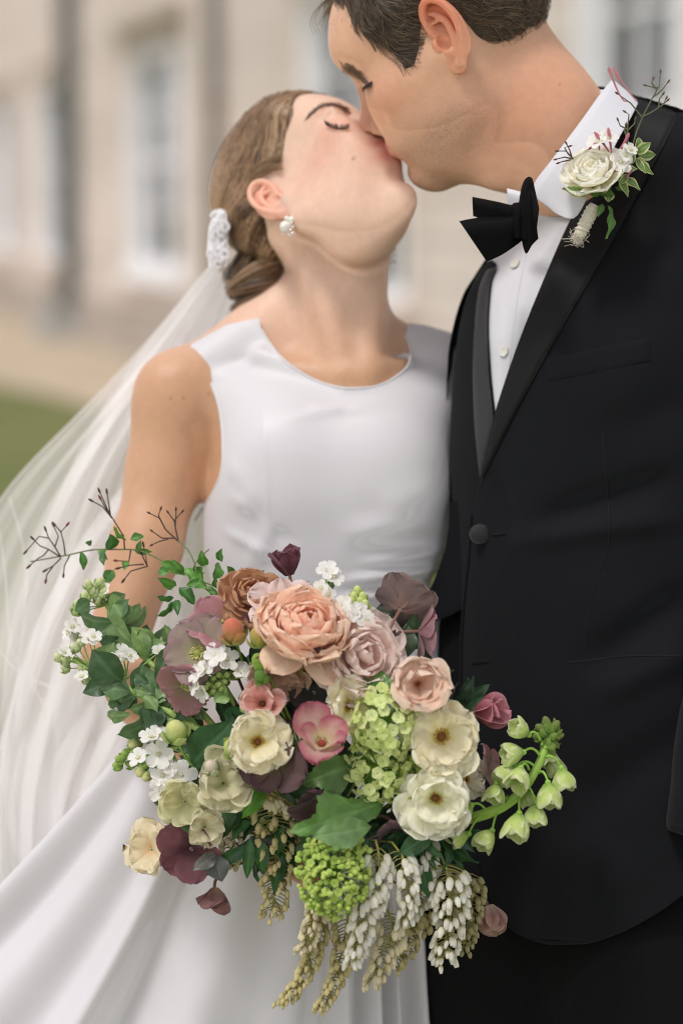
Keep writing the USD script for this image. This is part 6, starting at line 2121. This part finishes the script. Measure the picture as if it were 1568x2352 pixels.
# cream sweet peas
for x, y, R, ax, lb, cols in ((348, 1952, .0290, (-.5, .2, .8), "cream ruffled sweet pea hanging at the lower left edge", ((226, 190, 140), (240, 226, 190), (244, 232, 204))), (512, 1800, .0290, (.2, .3, .9), "greenish ivory sweet pea below the large dark leaf", ((196, 196, 140), (222, 214, 176), (230, 224, 190))), (424, 1842, .0260, (-.2, -.3, .9), "pale green-cream petal flower under the lower left star cluster", ((200, 200, 140), (226, 220, 172), (232, 226, 184))), (470, 1900, .0200, (.3, -.2, .9), "small ivory sweet pea behind the burgundy hellebore's leaves", ((210, 200, 150), (236, 226, 190), (240, 232, 204))), (640, 1542, .0260, (0, -.6, .7), "curled brownish petals hanging under the large peach ranunculus", ((150, 110, 84), (190, 150, 126), (206, 176, 150)))):
    T, c, r = flower("sweet_pea", lb, "sweet pea", x, y, -.004)
    open_flower(T, r, c, ax, R, cols, 4, 3, lean=(62, 104), wide=.80, ruffle=.16, cup=.2, mid=False, um=.7); stem_to(T, c, ax, .0012, rng=r)

# jasmine vine, twigs and buds
def jas(label, main, leaves, twigs, name="jasmine_vine", rad=.0011, base=None):
    T = Thing(name, label, "jasmine", W(GRIP) if base is None else base, frame="couple")
    r = np.random.default_rng(int(main[0][0]))
    q = smooth_line(np.array(main, float), 6)
    s = painted(T, "stem", tube(P(*q.T), np.linspace(rad * .7, rad, len(q)), 6), M["stem"], (104, 112, 70))
    for b, t, w in leaves:
        wz = np.interp(b[0], *zip(*sorted((p[0], p[2]) for p in main)))
        leaf(T, r, (*b, wz), (*t, wz + r.normal() * .008), w * 1.25, [(70, 118, 48), (88, 136, 56), (60, 104, 46)][r.integers(3)], roll=r.normal() * .5, um=.4, fold=.35, n=9, m=7, tip=.8)
    for k in range(int(len(leaves) * .8)):
        i = r.integers(len(q) // 4, len(q) - 1)
        an = -1.57 + r.normal() * 1.1
        L = 22 + 22 * r.random()
        leaf(T, r, q[i], (q[i][0] + L * math.cos(an), q[i][1] + L * math.sin(an), q[i][2] + r.normal() * .008), 7 + 5 * r.random(), [(80, 124, 52), (96, 142, 60)][r.integers(2)], roll=r.normal() * .5, um=.4, fold=.35, n=9, m=7, tip=.8)
    for pts in twigs:
        wz = np.interp(pts[0][0], *zip(*sorted((p[0], p[2]) for p in main)))
        dark = (74, 52, 46)
        p = P(*np.array(pts, float).T, wz + np.linspace(0, .01, len(pts)) * r.normal())
        tw = painted(T, "twig", tube(p, np.linspace(rad * .75, rad * .5, len(p)), 5), M["stem"], dark)
        e = p[-1]; d = p[-1] - p[-2]; d /= np.linalg.norm(d)
        painted(T, "bud", tube(np.stack([e - d * .001, e + d * .002, e + d * .0045, e + d * .006]), [rad * .6, rad * 1.25, rad * 1.0, rad * .2], 6), M["petal"], (150, 62, 84) if r.random() < .3 else (104, 70, 60), parent=tw)
    return T, r


T, r = jas("jasmine vine trailing far left across the bride's arm with thin bare twigs", [(70, 1290, -.02), (150, 1276, -.01), (230, 1262, .0), (300, 1262, .01), (380, 1292, .03), (470, 1350, .05), (560, 1440, .07)],
       [((186, 1268), (192, 1310), 8), ((250, 1262), (252, 1226), 16), ((262, 1310), (244, 1340), 13), ((240, 1262), (240, 1300), 8), ((290, 1240), (262, 1208), 7), ((300, 1240), (330, 1232), 9), ((200, 1250), (210, 1240), 6), ((380, 1296), (424, 1322), 12), ((432, 1322), (452, 1348), 9), ((330, 1300), (372, 1324), 0.1), ((290, 1290), (285, 1310), 7)],
       [[(140, 1280), (112, 1262), (92, 1254), (78, 1240)], [(112, 1262), (100, 1276), (86, 1284), (70, 1298)], [(140, 1280), (126, 1256), (112, 1236), (106, 1220)], [(126, 1256), (134, 1232), (124, 1210)], [(112, 1236), (90, 1232), (62, 1264)], [(150, 1276), (146, 1246), (140, 1222), (152, 1208)], [(140, 1222), (128, 1208)], [(140, 1282), (122, 1300), (108, 1308)], [(122, 1300), (108, 1320), (106, 1330)], [(160, 1276), (148, 1300), (146, 1318)],
        [(286, 1262), (284, 1232), (262, 1196), (244, 1170), (232, 1148)], [(254, 1186), (236, 1164), (214, 1152)], [(254, 1186), (250, 1158), (246, 1134)], [(256, 1190), (238, 1150), (230, 1132)], [(300, 1264), (296, 1290), (270, 1288)], [(320, 1262), (338, 1300), (330, 1256)], [(330, 1296), (300, 1298), (276, 1304)], [(340, 1300), (300, 1312), (286, 1330)]])
twig(T, r, (409, 1242, .03), (452, 1330, .05), .0010, (104, 112, 70), (.004, .004, 0))
for pts in ([(410, 1244), (404, 1218), (400, 1196), (416, 1178)], [(400, 1196), (388, 1180)], [(410, 1244), (380, 1216), (366, 1190), (346, 1180)], [(380, 1216), (364, 1184), (368, 1172)], [(404, 1236), (372, 1236), (352, 1222)], [(386, 1238), (364, 1244), (352, 1250)], [(402, 1210), (404, 1186), (404, 1174)]):
    p = P(*np.array(pts, float).T, .03)
    painted(T, "twig", tube(p, np.linspace(.0009, .0006, len(p)), 5), M["stem"], (78, 58, 48))
    d = p[-1] - p[-2]; d /= np.linalg.norm(d)
    painted(T, "bud", tube(np.stack([p[-1], p[-1] + d * .002, p[-1] + d * .0045]), [.0006, .0013, .0003], 6), M["petal"], (92, 64, 56))
jas("jasmine spray with paired green leaflets rising left of the rust flower", [(480, 1262, .04), (440, 1320, .05), (500, 1352, .06), (540, 1400, .07), (600, 1480, .08)],
    [((388, 1318), (364, 1310), 9), ((404, 1346), (362, 1326), 10), ((410, 1350), (446, 1390), 13), ((400, 1372), (358, 1368), 8), ((404, 1378), (408, 1414), 8), ((396, 1380), (358, 1416), 11), ((470, 1300), (462, 1264), 10), ((508, 1290), (510, 1260), 9), ((466, 1330), (448, 1304), 12), ((490, 1330), (500, 1292), 13), ((438, 1322), (476, 1352), 13), ((530, 1320), (522, 1300), 8), ((560, 1392), (548, 1352), 12), ((520, 1370), (500, 1410), 9)],
    [[(540, 1390), (520, 1350), (508, 1330), (528, 1318)], [(520, 1350), (540, 1330), (546, 1312), (554, 1310)], [(546, 1340), (556, 1312), (574, 1320)], [(520, 1390), (500, 1372), (470, 1376)], [(510, 1392), (490, 1386), (476, 1410)], [(500, 1400), (480, 1396), (466, 1420)], [(560, 1370), (580, 1330), (596, 1318)]], rad=.0010)

# separate big leaves and leaf sprays
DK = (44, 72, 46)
for i, (b, t, w, c_, kw, lb) in enumerate((
        ((440, 1758, .10), (538, 1652, .125), 42, (62, 100, 62), dict(um=.5, rib=1.7), "large blue-green leaf with pale veins at the left of centre"),
        ((520, 1660, .10), (566, 1620, .12), 20, (58, 96, 58), dict(um=.5), "blue-green leaf tip behind the left cream flower"),
        ((848, 1742, .145), (690, 1800, .160), 46, (88, 120, 64), dict(lobes=2, um=.45, n=30, rib=1.45, wavy=.03), "broad lobed green leaf under the pink-edged hellebore"),
        ((880, 1842, .150), (668, 1912, .175), 52, (104, 142, 76), dict(lobes=2, um=.40, n=30, rib=1.4, wavy=.05), "bright green lobed leaf in the lower middle"),
        ((850, 1900, .165), (716, 1922, .185), 30, (124, 156, 100), dict(um=.5, rib=1.25), "pale backed green leaf curling over the lowest snowball"),
        ((606, 1800, .12), (556, 1880, .13), 20, (100, 158, 56), dict(um=.5), "fresh yellow-green pointed leaf above the left bell spray"),
        ((828, 1560, .16), (874, 1596, .165), 18, (70, 120, 48), dict(um=.5, lobes=1, n=20), "small jagged leaf beside the cream half-hidden flower"),
        ((880, 1600, .165), (874, 1540, .16), 18, (84, 134, 56), dict(um=.5), "upright small leaf under the dusty peach flower"),
        ((884, 1490, .10), (866, 1412, .105), 20, (84, 92, 72), dict(um=.5), "grey-green hellebore leaf at the upper right"),
        ((930, 1512, .115), (935, 1430, .115), 22, (70, 86, 64), dict(um=.45), "rounded dark hellebore leaf below the taupe flower"),
        ((462, 1876, .10), (452, 1824, .115), 26, (66, 104, 62), dict(um=.5), "round green hellebore leaf above the burgundy flower"),
        ((436, 1868, .11), (442, 1920, .12), 24, (84, 128, 78), dict(um=.45), "heart-shaped green leaf on the burgundy flower"),
        ((498, 1838, .11), (530, 1906, .115), 28, (56, 92, 54), dict(um=.5), "dark oval leaf right of the burgundy flower"),
        ((500, 1960, .11), (440, 2000, .125), 15, (104, 104, 98), dict(um=.5), "grey pointed leaf hanging over the burgundy petals"),
        ((492, 1962, .11), (510, 2026, .115), 24, (84, 88, 82), dict(um=.5), "slate grey oval leaf between burgundy and dusky pink"),
        ((1000, 1906, .14), (908, 1968, .15), 20, (62, 100, 62), dict(um=.5), "long green leaf crossing the white bell sprays"),
        ((966, 1976, .135), (984, 2064, .14), 16, (50, 92, 46), dict(um=.4), "dark pointed leaf between two white bell sprays"),
        ((680, 1830, .12), (720, 1802, .13), 30, (52, 84, 52), dict(um=.5), "shaded green leaf beneath the dark plum hellebore"),
        ((470, 1880, .09), (486, 1790, .11), 16, (140, 96, 112), dict(um=.5), "mauve hellebore bud leaf at the lower left"))):
    T = Thing("bouquet_leaf", lb, "leaf", W(GRIP), frame="couple"); r = np.random.default_rng(90 + i)
    rib = kw.pop("rib", 1.5)
    V, F, u, v = leaf_mesh(P(*b), P(*t), w * PX * 1.12, rng=r, m=13, **({"n": 18} | kw))
    T.part("blade", (V, F), M["leaf"], color={"pigment": leaf_tint(u, v, c_, rib)})
    e = P(*b)
    painted(T, "stalk", tube(np.stack([P(*b) * .7 + P(*t) * .3, e, e * .6 + GRIP * .4, GRIP]), [.0007, .0013, .0012, .0010], 6), M["stem"], (140, 160, 80))

# filler leaves added to close gaps, coloured dark for the bouquet's shaded heart
T = Thing("greenery", "added dark filler leaves packed between and behind the flowers of the bouquet", "greenery", W(GRIP), frame="couple")
r = np.random.default_rng(77)
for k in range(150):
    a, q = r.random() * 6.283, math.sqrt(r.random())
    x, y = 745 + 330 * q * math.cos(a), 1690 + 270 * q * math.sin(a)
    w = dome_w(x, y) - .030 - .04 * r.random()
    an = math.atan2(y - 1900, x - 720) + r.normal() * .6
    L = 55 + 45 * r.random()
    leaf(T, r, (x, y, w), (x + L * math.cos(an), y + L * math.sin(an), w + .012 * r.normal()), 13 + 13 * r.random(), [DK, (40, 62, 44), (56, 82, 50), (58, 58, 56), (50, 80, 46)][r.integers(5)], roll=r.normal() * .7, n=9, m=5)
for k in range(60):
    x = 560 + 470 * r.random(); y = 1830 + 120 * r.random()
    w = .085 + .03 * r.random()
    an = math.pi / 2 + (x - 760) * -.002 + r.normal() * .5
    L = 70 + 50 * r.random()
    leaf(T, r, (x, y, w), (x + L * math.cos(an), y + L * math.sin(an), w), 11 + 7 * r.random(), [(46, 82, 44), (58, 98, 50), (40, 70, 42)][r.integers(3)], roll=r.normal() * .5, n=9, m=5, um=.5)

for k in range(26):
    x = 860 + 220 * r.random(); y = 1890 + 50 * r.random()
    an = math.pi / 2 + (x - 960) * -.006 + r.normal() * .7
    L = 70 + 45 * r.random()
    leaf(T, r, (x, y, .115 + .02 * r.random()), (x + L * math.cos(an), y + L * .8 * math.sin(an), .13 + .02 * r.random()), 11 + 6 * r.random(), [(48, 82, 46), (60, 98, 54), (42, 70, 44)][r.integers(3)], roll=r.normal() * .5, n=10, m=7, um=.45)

# white bell sprays
def spray(label, pts, n, side, cols, L=.0092, r0=.0031, spread=15.0, dens=1.0, twosided=True, start=.12):
    T = Thing("bell_spray", label, "pieris", W(GRIP), frame="couple")
    r = np.random.default_rng(int(pts[0][0] * 5 + pts[-1][1] * 3))
    q = smooth_line(np.array(pts, float), 4)
    st = painted(T, "stem", tube(P(*q.T), np.linspace(.0013, .0006, len(q)), 6), M["stem"], (170, 164, 84))
    g = P(*q[0]); p0 = np.stack([g, g * .5 + GRIP * .5 + [0, .01, 0], GRIP])
    painted(T, "stalk", tube(p0, .0012, 6), M["stem"], (130, 130, 70), parent=None)
    n = int(n * 1.5)
    for k in range(n):
        t = start + (1 - start) * (k + .5 * r.random()) / n
        i = min(len(q) - 1, int(t * (len(q) - 1)))
        a = P(*q[i])
        s = (1 - .45 * t) * spread * PX
        ang = k * 2.2 + r.random()
        d = np.array([math.cos(ang) * s, -.0025 - .003 * r.random(), (.25 + .75 * abs(math.sin(ang))) * s * .8 * (1 if math.sin(ang) > -.5 else -1)])
        e = a + d
        sz = (1.06 - .38 * t) * (.85 + .3 * r.random())
        tg = P(*q[min(len(q) - 1, i + 3)]) - a
        tg = tg / (np.linalg.norm(tg) + 1e-9)
        ax = -(np.array([0, -1, 0]) * .55 + tg * .55 + d / (np.linalg.norm(d) + 1e-9) * .45 + r.normal(size=3) * .15)
        V, F, hh = bell_mesh(L * sz, r0 * sz)
        v, f = put(V, F, e, frame(ax))
        c0, c1 = col(cols[0]), col(cols[1])
        m_ = (np.clip(1 - hh * 2.4, 0, 1) + np.clip((hh - .86) * 4, 0, .5))[:, None]
        shade = (.88 + .2 * r.random())
        b = T.part("bell", (v, f), M["petal"], color={"pigment": np.clip((c0 * (1 - m_) + c1 * m_) * shade, 0, .9)}, parent=None)
        painted(T, "pedicel", tube(np.stack([a, (a + e) / 2 + [0, .001, 0], e + frame(ax)[2] * .0004]), .0006, 5), M["stem"], (150, 146, 80), parent=b)


WB, TB, MB_ = ((246, 240, 230), (214, 212, 162)), ((222, 208, 156), (184, 172, 104)), ((236, 224, 194), (204, 198, 140))
for lb, pts, n, cols, kw in (
        ("tan bell spray hanging straight down left of centre", [(616, 1806, .10), (630, 1880, .105), (634, 1960, .10), (630, 2040, .095), (622, 2098, .09)], 62, TB, dict(spread=42, r0=.0030)),
        ("small pale bell spray behind the burgundy hellebore's leaves", [(528, 1870, .09), (530, 1930, .09), (524, 1986, .085)], 30, MB_, dict(spread=26)),
        ("short white bell spray under the plum hellebore", [(612, 1818, .12), (650, 1836, .125), (690, 1862, .12)], 18, MB_, dict(spread=18, L=.011)),
        ("long tan bell spray trailing to the lowest left tip", [(745, 2060, .10), (730, 2120, .10), (716, 2180, .095), (690, 2240, .09), (640, 2296, .085)], 56, TB, dict(spread=24)),
        ("tan bell spray ending low in the middle of the skirt", [(800, 2080, .10), (790, 2160, .10), (770, 2240, .095), (728, 2312, .09)], 52, TB, dict(spread=24)),
        ("creamy bell spray at the left side of the hanging mass", [(740, 2020, .12), (726, 2080, .12), (706, 2150, .115), (688, 2176, .11)], 34, MB_, dict(spread=24)),
        ("thick white bell spray falling through the middle", [(842, 2010, .155), (836, 2080, .155), (824, 2150, .15), (806, 2206, .145)], 44, WB, dict(spread=24, L=.0125, r0=.0037)),
        ("white bell spray on the right of the lowest snowball", [(862, 1930, .150), (872, 1990, .155), (868, 2050, .155), (856, 2090, .15)], 32, WB, dict(spread=22, L=.0122, r0=.0036)),
        ("white bell spray starting under the long crossing leaf", [(900, 1935, .145), (930, 1990, .150), (936, 2050, .148), (928, 2112, .14)], 34, WB, dict(spread=24, L=.0122, r0=.0036)),
        ("white bell spray with pink specks ending at mid height", [(880, 2080, .13), (900, 2130, .13), (880, 2180, .128), (862, 2230, .125), (848, 2258, .12)], 40, MB_, dict(spread=28, L=.0118, r0=.0035)),
        ("broad white bell spray hanging at the right edge of the skirt", [(1010, 1960, .13), (1030, 2020, .135), (1036, 2090, .13), (1024, 2150, .125), (1018, 2206, .12)], 64, WB, dict(spread=40, L=.0118, r0=.0035)),
        ("shaded olive bell spray at the far right of the hanging mass", [(1050, 1990, .09), (1086, 2030, .09), (1078, 2100, .085), (1062, 2178, .08)], 46, ((196, 186, 140), (160, 150, 90)), dict(spread=26)),
        ("olive bell spray in the shade between the white ones", [(960, 2060, .095), (960, 2110, .095), (930, 2170, .09), (890, 2220, .09)], 40, TB, dict(spread=30)),
        ("white bell spray beneath the dark leaves right of centre", [(960, 1900, .12), (975, 1960, .13), (970, 2030, .13), (950, 2090, .12)], 34, WB, dict(spread=26, L=.0118, r0=.0035))):
    spray(lb, pts, n, 1, cols, **kw)

# green-white bell stem arching over the jacket
T = Thing("fritillary_stem", "arching stem of pale green bell flowers over the dark jacket", "fritillary", W(GRIP), frame="couple")
r = np.random.default_rng(12)
q = smooth_line(np.array([(1262, 1672, .120), (1250, 1722, .124), (1226, 1776, .128), (1190, 1826, .130), (1140, 1860, .130), (1090, 1878, .125), (1040, 1890, .115), (900, 1950, .09), (740, 2000, .07)], float), 6)
painted(T, "stem", tube(P(*q.T), np.interp(np.linspace(0, 1, len(q)), [0, .15, .4, .7, 1], [.0028, .0040, .0056, .0050, .0035]), 10), M["stem"], (150, 184, 78))
FB = ((150, 186, 74), (206, 222, 132), (238, 238, 200))
for sx, sy, x, y, w, ax, L, lb in ((1240, 1700, 1214, 1688, .135, (-.85, .50, .3), .0205, None), (1238, 1734, 1202, 1728, .140, (-.95, -.10, .3), .0225, None), (1226, 1760, 1184, 1762, .142, (-.75, -.60, .3), .0235, None), (1214, 1768, 1196, 1764, .150, (-.25, -.75, .6), .0230, None), (1254, 1740, 1289, 1764, .130, (.12, -.98, .2), .0235, None), (1238, 1776, 1258, 1798, .142, (.05, -.98, .25), .0255, None),
                               (1206, 1806, 1230, 1846, .140, (-.05, -.95, .35), .0240, None), (1190, 1830, 1192, 1868, .150, (-.20, -.93, .35), .0265, None), (1146, 1862, 1130, 1908, .140, (-.60, -.72, .3), .0215, None), (1110, 1876, 1076, 1916, .138, (-.93, -.32, .2), .0200, None), (1150, 1852, 1140, 1800, .140, (-.20, -.90, .35), .0195, None), (1244, 1712, 1246, 1716, .112, (.3, -.8, .3), .0200, None), (1224, 1786, 1206, 1816, .118, (.3, -.9, .1), .0170, None), (1120, 1868, 1082, 1850, .140, (-.75, -.60, .3), .0230, None), (1252, 1720, 1262, 1738, .110, (.4, -.8, .1), .0190, None)):
    c = P(x, y, w)
    a = P(sx, sy, .128)
    t = np.linspace(0, 1, 8)[:, None]
    pd = a * (1 - t) ** 2 + 2 * t * (1 - t) * ((a + c) / 2 + np.array([0, .010, .004])) + c * t**2
    b = painted(T, "bell_flower", join(tube(pd, np.linspace(.0014, .0011, 8), 6), blob(c, .0030, 1)), M["stem"], (140, 180, 74))
    for ring, n in ((0, 3), (1, 3)):
        for k in range(n):
            V, F, u, v = petal(r, L * 1.12 * (1 + .06 * r.normal()), L * .40, 60 - 10 * ring, -22 + 14 * ring + r.normal() * 5, cup=.5, ruffle=.03, um=.62, base=.5, off=.0006 + .0005 * ring, n=9, m=7)
            p, F = put(V, F, c, frame(ax), (k + .5 * ring) * 2.0944 + r.normal() * .1)
            cc = tint(u, v, FB[0], FB[1], FB[2], .12)
            st_ = np.exp(-(v / .25) ** 2)[:, None] * .45
            T.part("petal", (p, F), M["petal"], color={"pigment": cc * (1 - st_) + col((168, 200, 90)) * st_}, parent=b)
for x, y, ax in ((1246, 1676, (-.8, .5, .2)), (1256, 1664, (-.3, .9, .2)), (1272, 1672, (.5, .8, .1)), (1276, 1692, (.7, .2, .2)), (1240, 1690, (-.8, -.1, .4)), (1268, 1704, (.6, -.6, .2)), (1264, 1720, (.4, -.9, .2))):
    bud(T, r, x, y, .122, .0085, ax, (128, 140, 70), slim=.5)
leaf(T, r, (1150, 1852, .13), (1166, 1826, .135), 6, (120, 150, 60), name="bract")

# ------------------------------------------------------------------ buttonhole spray on the lapel
bp, bn = t_cast.hit(1375, 420)
BW = max(float(D0 + bp[2]) + .012, .060)
T = Thing("boutonniere", "small spray of cream rose, jasmine and variegated leaves pinned on the lapel", "boutonniere", W(P(1330, 550, BW)), frame="couple")
r = np.random.default_rng(31)
rc = P(1362, 396, BW + .014)
RC = ((246, 236, 200), (250, 246, 228), (252, 249, 240), (252, 250, 242))
Fr = frame((-.30, .62, .72))
for L_, (n, ln, wd, f0, f1, h0) in enumerate(((3, .017, .010, 50, -35, .004), (4, .021, .013, 60, -22, .002), (5, .025, .017, 68, -12, .0), (5, .029, .021, 76, 8, -.002), (5, .031, .023, 84, 40, -.003))):
    for k in range(n):
        V, F, u, v = petal(r, ln, wd, f0, f1 + r.normal() * 6, cup=.42, ruffle=.03, um=.70, base=.5, off=.001 + .0014 * L_, h0=h0 - .006, n=9, m=9)
        p, F = put(V, F, rc, Fr, k * 2 * np.pi / n + L_ * 1.1 + r.normal() * .1)
        T.part("rose_petal", (p, F), M["petal"], color={"pigment": tint(u, v, RC[0], RC[1], RC[3], .05)})
for x, y, ax, R in ((1372, 326, (-.5, .5, .7), .0115), (1395, 318, (.2, .7, .7), .0105), (1424, 372, (.2, .3, .9), .0125), (1434, 356, (.5, .3, .8), .009), (1446, 344, (.4, .5, .7), .008)):
    star(T, r, x, y, BW + .020, ax, R)
for pts in ([(1398, 348), (1380, 322), (1364, 302)], [(1404, 350), (1400, 318), (1396, 292)], [(1424, 340), (1436, 322), (1444, 304)], [(1376, 344), (1370, 330), (1350, 344)], [(1408, 400), (1412, 388), (1410, 372)], [(1440, 410), (1444, 398), (1452, 390)]):
    p = P(*np.array(pts, float).T, BW + .020)
    painted(T, "pink_bud", tube(spline(p, 3), np.interp(np.linspace(0, 1, 7), [0, .5, .8, 1], [.0009, .0014, .0020, .0006]), 7), M["petal"], (206, 128, 146))
for pts in ([(1440, 232), (1420, 212), (1402, 168), (1396, 158)], [(1462, 232), (1436, 200), (1420, 176), (1408, 154)]):
    p = P(*np.array(pts, float).T, BW + .015)
    painted(T, "pink_bud", tube(spline(p, 3), np.interp(np.linspace(0, 1, 10), [0, .5, .8, 1], [.0006, .0010, .0022, .0006]), 7), M["petal"], (204, 140, 146))
for pts in ([(1440, 380), (1462, 300), (1478, 262), (1500, 220), (1514, 196), (1516, 168)], [(1500, 222), (1520, 206), (1532, 190)], [(1508, 206), (1496, 190), (1498, 184)], [(1512, 200), (1502, 200), (1486, 196)], [(1474, 268), (1494, 258), (1516, 244), (1530, 232)], [(1512, 246), (1514, 226), (1520, 218)], [(1512, 246), (1522, 240), (1528, 228)], [(1474, 268), (1448, 236), (1420, 216)], [(1440, 340), (1440, 300), (1444, 262), (1438, 258)], [(1440, 296), (1424, 288), (1420, 278)], [(1440, 300), (1456, 284), (1458, 276)], [(1444, 330), (1434, 300), (1436, 290)],
            [(1316, 364), (1304, 352), (1296, 338), (1304, 336)], [(1316, 364), (1296, 360), (1280, 364)], [(1312, 360), (1300, 346), (1284, 346)], [(1310, 366), (1292, 370), (1286, 372)], [(1312, 358), (1308, 344), (1302, 332)]):
    p = P(*np.array(pts, float).T, BW + .010)
    tw = painted(T, "twig", tube(p, np.linspace(.0009, .0005, len(p)), 5), M["stem"], (84, 88, 56) if pts[0][0] > 1400 else (70, 58, 44))
    d = p[-1] - p[-2]; d /= np.linalg.norm(d)
    painted(T, "bud", tube(np.stack([p[-1], p[-1] + d * .0022, p[-1] + d * .0045]), [.0006, .0012, .0003], 5), M["petal"], (120, 84, 66), parent=tw)
VG, RIMC = (110, 138, 76), (216, 216, 158)
for b, t, w, v_ in (((1352, 446), (1290, 432), 14, 1), ((1378, 440), (1346, 444), 12, 0), ((1378, 446), (1410, 446), 13, 0), ((1376, 444), (1406, 412), 14, 1), ((1400, 440), (1396, 464), 12, 1), ((1420, 402), (1442, 452), 9, 1), ((1424, 404), (1470, 436), 10, 1), ((1420, 390), (1464, 388), 10, 1), ((1450, 380), (1444, 330), 11, 1), ((1462, 352), (1494, 326), 12, 1), ((1466, 356), (1506, 354), 12, 1), ((1466, 360), (1500, 400), 11, 1), ((1460, 362), (1482, 398), 8, 1), ((1462, 340), (1466, 314), 10, 1), ((1440, 362), (1436, 330), 8, 1), ((1412, 430), (1446, 440), 9, 0), ((1384, 468), (1372, 498), 8, 0), ((1398, 472), (1392, 548), 11, 0), ((1440, 400), (1420, 424), 9, 1)):
    leaf(T, r, (*b, BW + .010), (*t, BW + .012 + .008 * r.random()), w, VG if v_ else (84, 122, 56), rim=RIMC if v_ else None, roll=r.normal() * .45, um=.5, n=10, m=9, fold=.3)
M["ribbon"] = cloth("cream_ribbon", (0.66, 0.60, 0.50), rough=.8, weave=900, bump=.4)
wr = []
a, b = P(1366, 470, BW + .006), P(1328, 544, BW + .004)
for k in range(9):
    t = k / 8
    wr.append(a * (1 - t) + b * t)
WR = T.part("wrapped_stem", tube(np.array(wr), [.0050, .0062, .0066, .0066, .0062, .0066, .0058, .0062, .0052], 12), M["ribbon"])
cb = []
for k in range(6):
    t = .12 + .13 * k
    c = a * (1 - t) + b * t
    ax = b - a; ax /= np.linalg.norm(ax)
    Fr = frame(ax + np.array([.25, .2, 0]))
    th = np.linspace(0, 2 * np.pi, 15)
    cb.append(tube(c + .0064 * (np.cos(th)[:, None] * Fr[0] + np.sin(th)[:, None] * Fr[1]), .0011, 6))
T.part("ribbon", join(*cb), M["ribbon"], parent=WR)
fray = []
for k in range(46):
    e = b + r.normal(size=3) * .003 + [0, .002, 0]
    fray.append(np.stack([e, e + r.normal(size=3) * .003 + [-.002, -.003, .001], e + r.normal(size=3) * .005 + [-.004, -.004, .001]]))
T.curves("frayed_threads", np.array(fray), [.0005, .0004, .0003], M["ribbon"], parent=WR, kind="stuff")
